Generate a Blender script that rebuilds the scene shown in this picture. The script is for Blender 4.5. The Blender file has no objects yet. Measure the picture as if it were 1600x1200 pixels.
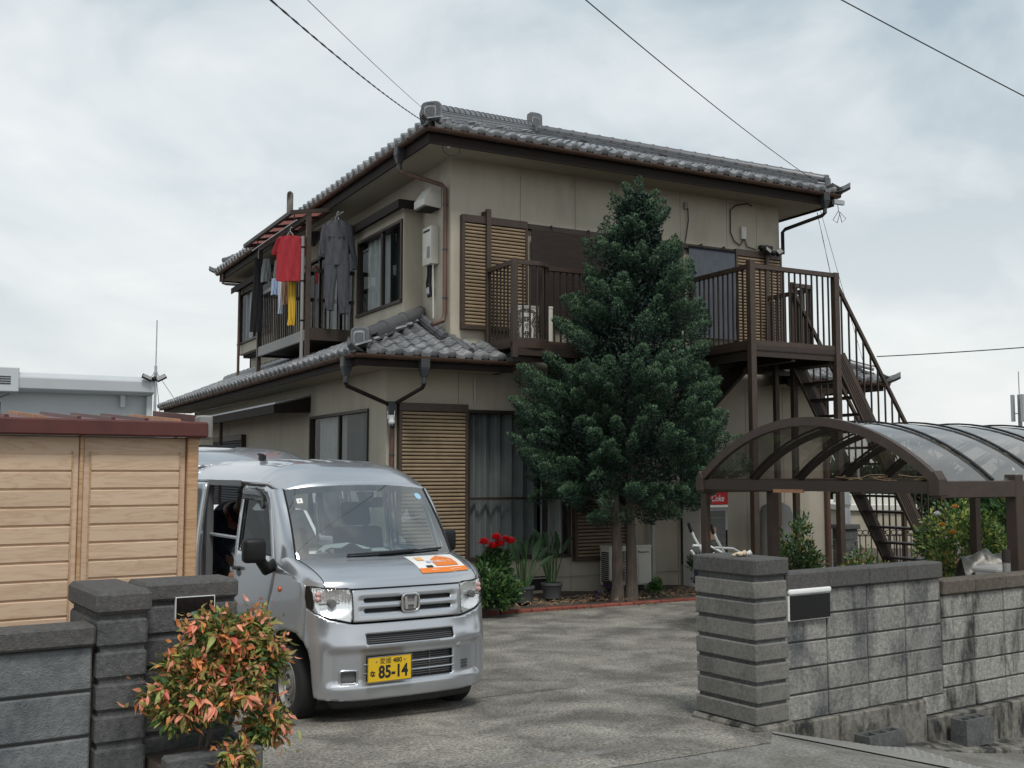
import bpy, bmesh, math, random
import numpy as np
from mathutils import Vector, Matrix
from mathutils.geometry import delaunay_2d_cdt
random.seed(7); RNG = np.random.default_rng(11)
SC = bpy.context.scene
COL = SC.collection
R = math.radians

# ------------------------------------------------------------------ camera
cam = bpy.data.cameras.new('camera'); camo = bpy.data.objects.new('camera', cam); COL.objects.link(camo)
cam.sensor_width = 36; cam.lens = 37.8; cam.clip_start = .1; cam.clip_end = 3000
camo.location = (-5.95, -14.70, 1.95)
camo.rotation_euler = (R(90 + 4.696), 0, R(61.7716 - 90))
SC.camera = camo
# ------------------------------------------------------------------ sky, sun, exposure
SUN_EL, SUN_AZ = 56, 256            # azimuth counted from +X towards +Y, where the light comes from
wd = bpy.data.worlds.new('World'); SC.world = wd; wd.use_nodes = True
nt = wd.node_tree; nt.nodes.clear()
def wn(t, **k):
    n = nt.nodes.new(t)
    for a, b in k.items(): setattr(n, a, b)
    return n
sky = wn('ShaderNodeTexSky', sky_type='NISHITA', sun_disc=False, sun_elevation=R(SUN_EL), sun_rotation=R(90 - SUN_AZ))
sky.air_density = 1.5; sky.dust_density = 4
tc = wn('ShaderNodeTexCoord'); sep = wn('ShaderNodeSeparateXYZ')
nt.links.new(tc.outputs['Generated'], sep.inputs[0])
addz = wn('ShaderNodeMath', operation='ADD'); addz.inputs[1].default_value = .32
absz = wn('ShaderNodeMath', operation='MAXIMUM'); absz.inputs[1].default_value = 0
nt.links.new(sep.outputs['Z'], absz.inputs[0]); nt.links.new(absz.outputs[0], addz.inputs[0])
dx = wn('ShaderNodeMath', operation='DIVIDE'); dy = wn('ShaderNodeMath', operation='DIVIDE')
for d, c in ((dx, 'X'), (dy, 'Y')):
    nt.links.new(sep.outputs[c], d.inputs[0]); nt.links.new(addz.outputs[0], d.inputs[1])
cmb = wn('ShaderNodeCombineXYZ'); nt.links.new(dx.outputs[0], cmb.inputs[0]); nt.links.new(dy.outputs[0], cmb.inputs[1])
cmb.inputs[2].default_value = 3.7
def wnoise(scale, detail, rough, off):
    mp = wn('ShaderNodeMapping'); mp.inputs['Location'].default_value = off
    nt.links.new(cmb.outputs[0], mp.inputs[0])
    n = wn('ShaderNodeTexNoise'); n.inputs['Scale'].default_value = scale
    n.inputs['Detail'].default_value = detail; n.inputs['Roughness'].default_value = rough
    n.inputs['Distortion'].default_value = .5
    nt.links.new(mp.outputs[0], n.inputs['Vector']); return n
n1 = wnoise(1.05, 5, .5, (7.9, 4.1, 0)); n2 = wnoise(3.2, 7, .55, (5, 1, 2))
mixn = wn('ShaderNodeMath', operation='MULTIPLY_ADD'); mixn.inputs[1].default_value = .35
nt.links.new(n2.outputs['Fac'], mixn.inputs[0]); nt.links.new(n1.outputs['Fac'], mixn.inputs[2])
ramp = wn('ShaderNodeValToRGB'); nt.links.new(mixn.outputs[0], ramp.inputs[0])
e = ramp.color_ramp.elements
e[0].position = .55; e[0].color = (.36, .45, .515, 1)
e[1].position = .82; e[1].color = (.88, .89, .88, 1)
m_ = ramp.color_ramp.elements.new(.68); m_.color = (.645, .70, .725, 1)
# cloud cover brightens towards the horizon as a thin overcast does
hz = wn('ShaderNodeMapRange'); hz.inputs['From Min'].default_value = .02; hz.inputs['From Max'].default_value = .42
hz.inputs['To Min'].default_value = .8; hz.inputs['To Max'].default_value = 0
nt.links.new(absz.outputs[0], hz.inputs['Value'])
mh = wn('ShaderNodeMix', data_type='RGBA'); mh.inputs[7].default_value = (.86, .88, .875, 1)
nt.links.new(hz.outputs[0], mh.inputs[0]); nt.links.new(ramp.outputs[0], mh.inputs[6])
sc = wn('ShaderNodeVectorMath', operation='SCALE'); sc.inputs['Scale'].default_value = 7.7
nt.links.new(mh.outputs[2], sc.inputs[0])
mk = wn('ShaderNodeMix', data_type='RGBA'); mk.inputs[0].default_value = .90
nt.links.new(sky.outputs[0], mk.inputs[6]); nt.links.new(sc.outputs[0], mk.inputs[7])
bg = wn('ShaderNodeBackground'); bg.inputs['Strength'].default_value = .1
nt.links.new(mk.outputs[2], bg.inputs[0])
wo = wn('ShaderNodeOutputWorld'); nt.links.new(bg.outputs[0], wo.inputs[0])
sl = bpy.data.lights.new('sun', 'SUN'); sl.energy = 1.5; sl.angle = R(14); sl.color = (1, .965, .92)
so = bpy.data.objects.new('sun', sl); COL.objects.link(so)
sd = Vector((math.cos(R(SUN_EL)) * math.cos(R(SUN_AZ)), math.cos(R(SUN_EL)) * math.sin(R(SUN_AZ)), math.sin(R(SUN_EL))))
so.rotation_euler = sd.to_track_quat('Z', 'Y').to_euler(); so.location = sd * 60
SC.view_settings.view_transform = 'Standard'; SC.view_settings.look = 'None'
SC.view_settings.exposure = 0.55; SC.view_settings.gamma = 1
SC.view_settings.use_curve_mapping = False

# ------------------------------------------------------------------ mesh builder
class MB:
    def __init__(s): s.v = []; s.f = []; s.mi = []; s.cur = 0
    def add(s, vs, fs):
        o = len(s.v); s.v += [tuple(p) for p in vs]
        for f in fs: s.f.append(tuple(i + o for i in f)); s.mi.append(s.cur)
        return s
    def box(s, x0, x1, y0, y1, z0, z1):
        if x1 < x0: x0, x1 = x1, x0
        if y1 < y0: y0, y1 = y1, y0
        if z1 < z0: z0, z1 = z1, z0
        return s.add([(x0,y0,z0),(x1,y0,z0),(x1,y1,z0),(x0,y1,z0),(x0,y0,z1),(x1,y0,z1),(x1,y1,z1),(x0,y1,z1)],
              [(0,3,2,1),(4,5,6,7),(0,1,5,4),(1,2,6,5),(2,3,7,6),(3,0,4,7)])
    def bar(s, p, q, w, h=None, up=(0,0,1)):
        h = h or w; p = Vector(p); q = Vector(q); d = (q - p).normalized(); u = Vector(up)
        if abs(d.dot(u)) > .99: u = Vector((0,1,0)) if abs(d.y) < .9 else Vector((1,0,0))
        a = d.cross(u).normalized(); b = a.cross(d).normalized()
        vs = []
        for c in (p, q):
            for i, j in ((-1,-1),(1,-1),(1,1),(-1,1)): vs.append(c + a * (i*w/2) + b * (j*h/2))
        return s.add(vs, [(3,2,1,0),(4,5,6,7),(0,1,5,4),(1,2,6,5),(2,3,7,6),(3,0,4,7)])
    def tube(s, pts, r, n=8, caps=True, closed=False):
        pts = [Vector(p) for p in pts]; m = len(pts)
        rs = r if isinstance(r, (list, tuple)) else [r] * m
        vs = []; fs = []; a = None
        for i, p in enumerate(pts):
            if closed: d = pts[(i+1) % m] - pts[i-1]
            else: d = pts[min(i+1, m-1)] - pts[max(i-1, 0)]
            if d.length < 1e-9: d = Vector((0,0,1))
            d.normalize()
            if a is None:
                a = d.orthogonal().normalized()
            else:
                a = (a - d * a.dot(d))
                a = a.normalized() if a.length > 1e-6 else d.orthogonal().normalized()
            b = d.cross(a)
            for k in range(n):
                t = 2*math.pi*k/n; vs.append(p + (a*math.cos(t) + b*math.sin(t)) * rs[i])
        for i in range(m if closed else m-1):
            j = (i+1) % m
            for k in range(n): fs.append((i*n+k, i*n+(k+1)%n, j*n+(k+1)%n, j*n+k))
        if caps and not closed:
            fs.append(tuple(range(n-1,-1,-1))); fs.append(tuple(range((m-1)*n, m*n)))
        return s.add(vs, fs)
    def lathe(s, prof, n=16, o=(0,0,0), ax='z', caps=True):
        vs = []; fs = []; m = len(prof); o = Vector(o)
        for r, h in prof:
            for k in range(n):
                t = 2*math.pi*k/n; c, d = r*math.cos(t), r*math.sin(t)
                p = {'z': (c,d,h), 'x': (h,c,d), 'y': (d,h,c)}[ax]; vs.append(o + Vector(p))
        for i in range(m-1):
            for k in range(n): fs.append((i*n+k, i*n+(k+1)%n, (i+1)*n+(k+1)%n, (i+1)*n+k))
        if caps:
            fs.append(tuple(range(n-1,-1,-1))); fs.append(tuple(range((m-1)*n, m*n)))
        return s.add(vs, fs)
    def prism(s, poly, fa, fb):
        n = len(poly); vs = [fa(p) for p in poly] + [fb(p) for p in poly]
        fs = [tuple(range(n-1,-1,-1)), tuple(range(n, 2*n))] + [(i, (i+1)%n, n+(i+1)%n, n+i) for i in range(n)]
        return s.add(vs, fs)
    def grid(s, fn, nu, nv):
        vs = [fn(i/nu, j/nv) for j in range(nv+1) for i in range(nu+1)]
        fs = [(j*(nu+1)+i, j*(nu+1)+i+1, (j+1)*(nu+1)+i+1, (j+1)*(nu+1)+i) for j in range(nv) for i in range(nu)]
        return s.add(vs, fs)
    def ball(s, c, r, nu=12, nv=8):
        r = r if isinstance(r, (tuple, list)) else (r, r, r)
        vs = [(c[0], c[1], c[2]-r[2])]; fs = []
        for j in range(1, nv):
            t = math.pi*j/nv - math.pi/2
            for k in range(nu):
                a = 2*math.pi*k/nu
                vs.append((c[0]+r[0]*math.cos(t)*math.cos(a), c[1]+r[1]*math.cos(t)*math.sin(a), c[2]+r[2]*math.sin(t)))
        vs.append((c[0], c[1], c[2]+r[2])); L = len(vs)-1
        for k in range(nu):
            fs.append((0, 1+(k+1)%nu, 1+k)); b = 1+(nv-2)*nu; fs.append((L, b+k, b+(k+1)%nu))
        for j in range(nv-2):
            for k in range(nu):
                a = 1+j*nu; fs.append((a+k, a+(k+1)%nu, a+nu+(k+1)%nu, a+nu+k))
        return s.add(vs, fs)
    def mesh(s, name, mats, bevel=0, seg=1, smooth=None, fixn=True):
        me = bpy.data.meshes.new(name); me.from_pydata(s.v, [], s.f)
        if not isinstance(mats, (list, tuple)): mats = [mats]
        for m in mats: me.materials.append(MT(m))
        if len(mats) > 1: me.polygons.foreach_set('material_index', s.mi)
        if bevel or fixn:
            bm = bmesh.new(); bm.from_mesh(me)
            if fixn: bmesh.ops.recalc_face_normals(bm, faces=bm.faces)
            if bevel:
                ed = [x for x in bm.edges if len(x.link_faces) == 2 and x.calc_face_angle(0) > .6]
                bmesh.ops.bevel(bm, geom=ed, offset=bevel, segments=seg, affect='EDGES', profile=.5, clamp_overlap=True)
            bm.to_mesh(me); bm.free()
        if smooth:
            me.polygons.foreach_set('use_smooth', [True]*len(me.polygons)); me.set_sharp_from_angle(angle=R(smooth))
        me.update(); return me
    def build(s, name, mats, parent=None, **k):
        return link(name, s.mesh(name, mats, **k), parent)
def link(name, me, parent=None, loc=None, rot=None, mat=None):
    o = bpy.data.objects.new(name, me); COL.objects.link(o)
    if parent is not None: o.parent = parent
    if mat is not None: o.matrix_local = mat
    if loc is not None: o.location = loc
    if rot is not None: o.rotation_euler = rot
    return o
def tag(o, label=None, cat=None, group=None, kind=None):
    if label: o['label'] = label
    if cat: o['category'] = cat
    if group: o['group'] = group
    if kind: o['kind'] = kind
    return o
def thing(name, label, cat, loc=(0,0,0), rz=0, group=None):
    o = bpy.data.objects.new(name, None); COL.objects.link(o)
    o.location = loc; o.rotation_euler = (0, 0, rz); o.empty_display_size = .2
    return tag(o, label, cat, group)
def struct(o): o['kind'] = 'structure'; return o
def stuff(o): o['kind'] = 'stuff'; return o
def bx(name, m, parent, *a, bevel=0, **k): return MB().box(*a).build(name, m, parent, bevel=bevel, **k)
def inst(n, mesh, parent, mats):
    return [link(n, mesh, parent, mat=m) for m in mats]
def TR(x, y, z): return Matrix.Translation((x, y, z))

# ------------------------------------------------------------------ materials
_mt = {}
def MT(m): return m if not isinstance(m, str) else _mt[m]
def mat(name, col, rough=.6, metal=0, var=.12, vs=4.0, bump=0.0, bs=60, spec=.5, obj=.0, col2=None, c2s=1.2, c2lo=.45, c2hi=.65,
        c2st=(1,1,1), coat=0, transl=0, em=0, detail=4, vst=(1,1,1)):
    m = bpy.data.materials.new(name); m.use_nodes = True; t = m.node_tree; N = t.nodes; Lk = t.links
    b = N['Principled BSDF']; b.inputs['Roughness'].default_value = rough; b.inputs['Metallic'].default_value = metal
    b.inputs['Specular IOR Level'].default_value = spec
    if coat: b.inputs['Coat Weight'].default_value = coat; b.inputs['Coat Roughness'].default_value = .06
    g = N.new('ShaderNodeNewGeometry')
    def noise(scale, st=(1,1,1), det=detail, dis=0):
        mp = N.new('ShaderNodeMapping'); mp.inputs['Scale'].default_value = st; Lk.new(g.outputs['Position'], mp.inputs[0])
        n = N.new('ShaderNodeTexNoise'); n.inputs['Scale'].default_value = scale; n.inputs['Detail'].default_value = det
        n.inputs['Distortion'].default_value = dis
        n.inputs['Roughness'].default_value = .6; Lk.new(mp.outputs[0], n.inputs['Vector']); return n.outputs['Fac']
    rgb = N.new('ShaderNodeRGB'); rgb.outputs[0].default_value = (*col, 1); out = rgb.outputs[0]
    if col2:
        f = noise(c2s, c2st, 6, .4); mr = N.new('ShaderNodeMapRange'); mr.inputs['From Min'].default_value = c2lo
        mr.inputs['From Max'].default_value = c2hi; Lk.new(f, mr.inputs['Value'])
        mx = N.new('ShaderNodeMix'); mx.data_type = 'RGBA'; mx.inputs[7].default_value = (*col2, 1)
        Lk.new(mr.outputs[0], mx.inputs[0]); Lk.new(out, mx.inputs[6]); out = mx.outputs[2]
    if var or obj:
        mr = N.new('ShaderNodeMapRange'); Lk.new(noise(vs, vst), mr.inputs['Value'])
        mr.inputs['From Min'].default_value = .25; mr.inputs['From Max'].default_value = .75
        mr.inputs['To Min'].default_value = 1 - var; mr.inputs['To Max'].default_value = 1 + var; fac = mr.outputs[0]
        if obj:
            oi = N.new('ShaderNodeObjectInfo'); m2 = N.new('ShaderNodeMapRange'); Lk.new(oi.outputs['Random'], m2.inputs['Value'])
            m2.inputs['To Min'].default_value = 1 - obj; m2.inputs['To Max'].default_value = 1 + obj
            mm = N.new('ShaderNodeMath'); mm.operation = 'MULTIPLY'; Lk.new(fac, mm.inputs[0]); Lk.new(m2.outputs[0], mm.inputs[1]); fac = mm.outputs[0]
        vm = N.new('ShaderNodeVectorMath'); vm.operation = 'SCALE'; Lk.new(out, vm.inputs[0]); Lk.new(fac, vm.inputs['Scale']); out = vm.outputs[0]
    Lk.new(out, b.inputs['Base Color'])
    if em: Lk.new(out, b.inputs['Emission Color']); b.inputs['Emission Strength'].default_value = em
    if bump:
        bp = N.new('ShaderNodeBump'); bp.inputs['Strength'].default_value = bump; bp.inputs['Distance'].default_value = .01
        Lk.new(noise(bs, (1,1,1), 5), bp.inputs['Height']); Lk.new(bp.outputs[0], b.inputs['Normal'])
    if transl:
        tr = N.new('ShaderNodeBsdfTranslucent'); Lk.new(out, tr.inputs['Color'])
        mx = N.new('ShaderNodeMixShader'); mx.inputs[0].default_value = transl
        Lk.new(b.outputs[0], mx.inputs[1]); Lk.new(tr.outputs[0], mx.inputs[2]); Lk.new(mx.outputs[0], N['Material Output'].inputs[0])
    _mt[name] = m; return m
def glass(name, tint=(.9,.95,.93), refl=1.0, rough=0.0, body=None, bodyw=0):
    m = bpy.data.materials.new(name); m.use_nodes = True; t = m.node_tree; N = t.nodes; Lk = t.links
    N.remove(N['Principled BSDF']); o = N['Material Output']
    tr = N.new('ShaderNodeBsdfTransparent'); tr.inputs[0].default_value = (*tint, 1)
    gl = N.new('ShaderNodeBsdfGlossy'); gl.inputs['Roughness'].default_value = rough
    lw = N.new('ShaderNodeLayerWeight'); lw.inputs[0].default_value = .5
    pw = N.new('ShaderNodeMath'); pw.operation = 'POWER'; pw.inputs[1].default_value = 4.5; Lk.new(lw.outputs['Facing'], pw.inputs[0])
    ml = N.new('ShaderNodeMath'); ml.operation = 'MULTIPLY_ADD'; ml.inputs[1].default_value = .9*min(1, refl); ml.inputs[2].default_value = .042*refl; ml.use_clamp = True; Lk.new(pw.outputs[0], ml.inputs[0])
    base = tr.outputs[0]
    if body:
        df = N.new('ShaderNodeBsdfDiffuse'); df.inputs[0].default_value = (*body, 1)
        mb = N.new('ShaderNodeMixShader'); mb.inputs[0].default_value = bodyw; Lk.new(tr.outputs[0], mb.inputs[1]); Lk.new(df.outputs[0], mb.inputs[2]); base = mb.outputs[0]
    mx = N.new('ShaderNodeMixShader'); Lk.new(ml.outputs[0], mx.inputs[0]); Lk.new(base, mx.inputs[1]); Lk.new(gl.outputs[0], mx.inputs[2])
    Lk.new(mx.outputs[0], o.inputs[0]); _mt[name] = m; return m

mat('soil', (.060,.050,.040), .95, var=.4, vs=9, bump=.8, bs=30, col2=(.12,.085,.06), c2s=6)
mat('concrete_drive', (.118,.111,.096), .9, var=1.0, vs=55, bump=.9, bs=120, col2=(.315,.298,.255), c2s=1.9, c2lo=.37, c2hi=.70, detail=12)
mat('asphalt', (.14,.133,.117), .9, var=.6, vs=50, bump=.6, bs=150, col2=(.21,.205,.19), c2s=2.5)
mat('siding', (.405,.372,.298), .8, var=.07, vs=1.4, bump=.12, bs=240, col2=(.29,.265,.208), c2s=1.6, c2st=(1.3,1.3,.35), c2lo=.50, c2hi=.86)
mat('soffit', (.31,.28,.215), .85, var=.06, vs=2)
mat('joint', (.10,.09,.07), .9, var=.1)
mat('foundation', (.30,.29,.265), .9, var=.15, vs=5, bump=.2, bs=80)
mat('brown_metal', (.036,.025,.019), .55, metal=.15, var=.12, vs=3, bump=.03, bs=30)
mat('brown_alu', (.032,.023,.018), .5, metal=.2, var=.10, vs=4)
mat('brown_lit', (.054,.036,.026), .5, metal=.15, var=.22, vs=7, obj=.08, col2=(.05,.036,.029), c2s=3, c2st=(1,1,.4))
mat('fascia', (.017,.012,.010), .75, var=.15, vs=4, spec=.25)
mat('gutter', (.075,.042,.029), .45, var=.25, vs=5, spec=.5)
mat('gutter_box', (.03,.032,.036), .5, var=.2)
mat('pipe_brown', (.095,.052,.037), .5, var=.15, vs=5)
mat('pipe_white', (.42,.42,.40), .5, var=.1)
mat('tile', (.135,.140,.148), .27, var=.22, vs=7, obj=.20, bump=.08, bs=60, spec=.9, col2=(.26,.265,.27), c2s=5)
mat('tile_ridge', (.088,.092,.099), .33, var=.2, vs=6, obj=.12, spec=.7)
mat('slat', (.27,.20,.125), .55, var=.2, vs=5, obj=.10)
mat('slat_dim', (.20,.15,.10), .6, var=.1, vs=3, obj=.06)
mat('dark', (.012,.012,.013), .8, var=0)
mat('room', (.03,.032,.034), .9, var=0)
mat('curtain', (.62,.64,.63), .85, var=.1, vs=5, transl=.25)
mat('curtain_dark', (.07,.085,.09), .85, var=.1, vs=5)
mat('curtain_grey', (.165,.18,.18), .85, var=.1, vs=5)
mat('blind_brown', (.045,.034,.03), .9, var=.5, vs=14, vst=(.3,1,6))
mat('blind_grey', (.062,.072,.088), .8, var=.2, vs=16, vst=(1,1,.4))
mat('white_paint', (.70,.71,.70), .5, var=.05)
mat('offwhite', (.58,.57,.52), .5, var=.06, vs=6)
mat('ac_white', (.56,.55,.49), .5, var=.05)
mat('grey_plastic', (.22,.22,.21), .6, var=.1)
mat('black_plastic', (.009,.009,.010), .5, var=0, spec=.3)
mat('black_gloss', (.01,.01,.011), .12, var=0)
mat('steel', (.55,.56,.57), .28, metal=1, var=.1)
mat('galv', (.42,.44,.46), .5, metal=.6, var=.15, vs=8)
mat('block', (.25,.246,.228), .92, var=.5, vs=40, bump=1.0, bs=110, obj=.14, col2=(.060,.066,.072), c2s=2.4, c2st=(1.5,1.5,.6), c2lo=.43, c2hi=.66)
mat('block_stained', (.275,.27,.25), .92, var=.5, vs=40, bump=1.0, bs=110, obj=.16, col2=(.030,.031,.030), c2s=3.6, c2st=(1.7,1.7,.55), c2lo=.46, c2hi=.64)
mat('block_cool', (.17,.178,.182), .92, var=.30, vs=28, bump=1.0, bs=110, obj=.10, col2=(.085,.095,.105), c2s=2.2, c2lo=.46, c2hi=.68)
mat('pillar', (.175,.17,.155), .92, var=.34, vs=40, bump=1.0, bs=130, obj=.08, col2=(.10,.10,.095), c2s=3, c2lo=.5, c2hi=.75)
mat('pillar_dark', (.105,.107,.107), .92, var=.4, vs=40, bump=1.0, bs=130, obj=.1, col2=(.055,.06,.062), c2s=3.4, c2lo=.45, c2hi=.7)
mat('coping', (.082,.079,.077), .92, var=.35, vs=40, bump=.9, bs=120, obj=.12)
mat('coping_brown', (.10,.085,.068), .92, var=.4, vs=30, bump=.9, bs=100, obj=.12)
mat('mortar', (.06,.06,.058), .95, var=.2)
mat('wall_base', (.165,.157,.135), .95, var=.45, vs=22, bump=.7, bs=70, col2=(.022,.023,.022), c2s=6, c2st=(1.5,1.5,.6), c2lo=.45, c2hi=.62)
mat('brick', (.22,.062,.042), .85, var=.25, vs=18, bump=.4, bs=80, obj=.18)
mat('plate_steel', (.40,.40,.38), .5, metal=.6, var=.12, vs=20)
mat('shed_red', (.085,.021,.017), .5, var=.35, vs=5)
mat('rust', (.32,.16,.085), .7, var=.4, vs=10)
mat('garage', (.46,.49,.51), .6, var=.04)
mat('garage_wall', (.44,.475,.50), .6, var=.04)
mat('bark', (.110,.090,.076), .9, var=.4, vs=8, bump=1, bs=40, vst=(3,3,.5), col2=(.15,.105,.085), c2s=3)
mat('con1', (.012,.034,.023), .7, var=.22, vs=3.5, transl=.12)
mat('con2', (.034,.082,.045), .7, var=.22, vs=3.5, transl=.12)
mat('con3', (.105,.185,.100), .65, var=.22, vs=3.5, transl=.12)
mat('leaf_dark', (.022,.055,.02), .5, var=.3, vs=6, transl=.15)
mat('leaf_green', (.045,.105,.03), .5, var=.3, vs=6, transl=.2)
mat('leaf_mid', (.085,.16,.04), .5, var=.3, vs=6, transl=.25)
mat('leaf_lime', (.31,.35,.085), .5, var=.25, vs=6, transl=.25)
mat('leaf_olive', (.26,.205,.06), .5, var=.3, vs=8, transl=.2)
mat('leaf_orange', (.74,.28,.09), .5, var=.25, vs=10, obj=.2, transl=.2)
mat('leaf_salmon', (.80,.31,.19), .45, var=.2, vs=10, obj=.2, transl=.2)
mat('leaf_red', (.52,.11,.075), .45, var=.2, vs=10, obj=.2, transl=.2)
mat('straw', (.36,.25,.14), .9, var=.3, vs=10)
mat('flower_red', (.50,.012,.018), .6, var=.2, vs=20, transl=.2)
mat('flower_pink', (.62,.25,.28), .6, var=.2, vs=20, transl=.2)
mat('flower_yellow', (.65,.36,.08), .6, var=.2, vs=20, transl=.2)
mat('flower_purple', (.05,.02,.06), .6, var=.2, vs=20)
mat('pot', (.07,.07,.075), .7, var=.2)
mat('shirt_red', (.34,.022,.032), .85, var=.12, vs=14, transl=.1)
mat('cloth_grey', (.062,.064,.075), .9, var=.14, vs=10)
mat('cloth_white', (.60,.66,.74), .85, var=.06, transl=.2)
mat('cloth_blue', (.30,.38,.52), .85, var=.06)
mat('cloth_tan', (.34,.20,.125), .85, var=.06)
mat('cloth_yellow', (.56,.36,.03), .85, var=.06)
mat('cloth_black', (.008,.008,.01), .95, var=0)
mat('canopy_pink', (.36,.15,.13), .5, var=.1, transl=.5)
mat('wire', (.02,.021,.024), .6, var=0)
mat('navy', (.008,.011,.032), .9, var=.1)
mat('skin', (.20,.105,.07), .6, var=.05)
mat('coke_red', (.50,.012,.02), .35, var=.03)
mat('silver_cover', (.26,.26,.25), .4, metal=.65, var=.25, vs=12, bump=.8, bs=9)
mat('stone_white', (.45,.44,.41), .8, var=.1)
glass('window_glass', (.80,.82,.82), .38)
glass('car_glass', (.80,.88,.86), 6.5)
glass('car_glass_dark', (.20,.23,.23), 1.0)
glass('carport_poly', (.50,.485,.46), 3.2, .05, body=(.5,.485,.46), bodyw=.15)
glass('lamp_lens', (.95,.96,.96), 1.2)
# ------------------------------------------------------------------ ground, road, driveway (laid out along the road: s along it, q into the plot)
RZ = math.atan2(.0998, .995); RW = Vector((.995, .0998, 0)); RL = Vector((-.0998, .995, 0)); RO = Vector((-.65, -8.84, 0))
def w2(s, q, z=0): p = RO + RW*s + RL*q; return Vector((p.x, p.y, z))
def sqof(x, y): d = Vector((x, y, 0)) - RO; return d.dot(RW), d.dot(RL)
def road_z(s):
    if s < -.3: return .20 - .03*(max(s, -9)+.3)
    for a, za, c, zc in ((-.3,.2,.74,-.02),(.74,-.02,2.56,-.30),(2.56,-.30,6,-.62)):
        if s <= c: return za+(zc-za)*(s-a)/(c-a)
    return -.62
def plot_z(s, q):
    b = road_z(s) if s < -.3 else .20
    return b*(1-min(1, max(0, q)/7.3))
def gz(s, q): return road_z(s) if q < .06 else plot_z(s, q)
def gz_xy(x, y): return gz(*sqof(x, y))
def sheet(name, m, ss, qs, dz, zf=gz):
    b = MB(); n = len(ss)
    vs = [tuple(w2(s, q, zf(s, q)+dz)) for q in qs for s in ss]
    b.add(vs, [(j*n+i, j*n+i+1, (j+1)*n+i+1, (j+1)*n+i) for j in range(len(qs)-1) for i in range(n-1)])
    return struct(b.build(name, m, smooth=40))
ssl = [-900,-300,-100,-40,-20,-12,-9] + [x*.5 for x in range(-16, 1)] + [.2,.5,1,1.5,2,3,4,4.7,6,8,12,20,40,100,300,900]
ssl = sorted(set(ssl + [-.3, .74, 2.56]))
qsl = [-900,-300,-60,-20,-8,-5,-3,-1.5,-.8,-.4,.05,.07,.5,1,2,3,4,5,6,7,7.3,8,12,20,40,100,300,900]
sheet('ground', 'soil', ssl, qsl, -.012)
sheet('road', 'asphalt', [x for x in ssl if -110 < x < 110], [-6.5,-5,-3,-1.5,-.8,-.34,-.1,.05], .0, lambda s, q: road_z(s))
b = MB(); sl_ = [x*.5 for x in range(-36, 20)]; vs = []; nq = 14
for s in sl_:
    qe = (-1.47 - RO.y - RW.y*s)/RL.y
    q0 = -.34 if s < -.2 else .10
    for j in range(nq+1):
        q = q0 + (qe-q0)*j/nq; vs.append(tuple(w2(s, q, (plot_z(s, q) if q > 0 else gz(s, q))+.004)))
b.add(vs, [(i*(nq+1)+j, (i+1)*(nq+1)+j, (i+1)*(nq+1)+j+1, i*(nq+1)+j+1) for i in range(len(sl_)-1) for j in range(nq)])
struct(b.build('driveway', 'concrete_drive', smooth=40))

b = MB()
for q0_, q1_ in ((2.05, 2.062),):
    ss2 = [-4.5+.25*k for k in range(18)]
    b.add([tuple(w2(s, q, plot_z(s, q)+.006)) for q in (q0_, q1_) for s in ss2], [(i, i+1, 18+i+1, 18+i) for i in range(17)])
struct(b.build('expansion_joint', 'mortar'))
# ------------------------------------------------------------------ right block wall and gate pillar
def block_mesh(w, h, d, m, bev=.006): return MB().box(-w/2+.007, w/2-.007, 0, d, .0065, h-.0065).mesh('block', m, bevel=bev)
t = thing('block_wall', 'weathered grey concrete block wall with dark coping right of the gateway', 'wall', w2(0,0), RZ)
mr_ = MB(); rng = random.Random(3)
bm1 = block_mesh(.455, .182, .10, 'block'); bm1s = block_mesh(.455, .182, .10, 'block_stained')
cp1 = MB().box(-.2265, .2265, -.03, .15, 0, .13).mesh('coping_stone', 'coping', bevel=.012)
cp2 = MB().box(-.2265, .2265, -.03, .15, 0, .115).mesh('coping_stone', 'coping_brown', bevel=.012)
for c in range(4):
    s = .02+.455*(c+.5)
    for r in range(5): link('block', bm1, t, loc=(s, rng.uniform(-.003,.003), .20+.182*r))
    link('coping_stone', cp1, t, loc=(s, 0, 1.11))
link('block', MB().box(-.13, .13, 0, .1, .006, .142).mesh('block', 'block', bevel=.006), t, loc=(1.71, 0, .055))
for c in range(9):
    s = 1.84+.435*(c+.5); w = .435
    for r in range(5): link('block', bm1s, t, loc=(s, rng.uniform(-.003,.003), .06+.182*r)).scale = (w/.455, 1, 1)
    link('coping_stone', cp2, t, loc=(s, 0, .972)).scale = (w/.455, 1, 1)
mr_.box(.0, 1.84, .012, .09, .15, 1.11); mr_.box(1.84, 5.75, .012, .09, .05, .972); mr_.build('mortar_bed', 'mortar', t)
b = MB(); b.prism([(-.40,-.6),(1.57,-.9),(1.57,.19),(-.40,.205)], lambda p: (p[0],-.035,p[1]), lambda p: (p[0],.14,p[1]))
b.prism([(1.572,-1.2),(5.8,-1.8),(5.8,.04),(1.572,.05)], lambda p: (p[0],-.05,p[1]), lambda p: (p[0],.14,p[1]))
b.build('footing', 'wall_base', t, bevel=.01)
b = MB()
b.prism([(1.15,-.10),(1.9,-.17),(2.56,-.25),(5.8,-.55),(5.8,-1.6),(1.15,-.9)], lambda p: (p[0],-.33,p[1]), lambda p: (p[0],-.052,p[1]+.02)); tag(b.build('kerb', 'wall_base', None, bevel=.012), kind='structure').matrix_world = Matrix.Translation(w2(0,0)) @ Matrix.Rotation(RZ,4,'Z')

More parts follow.
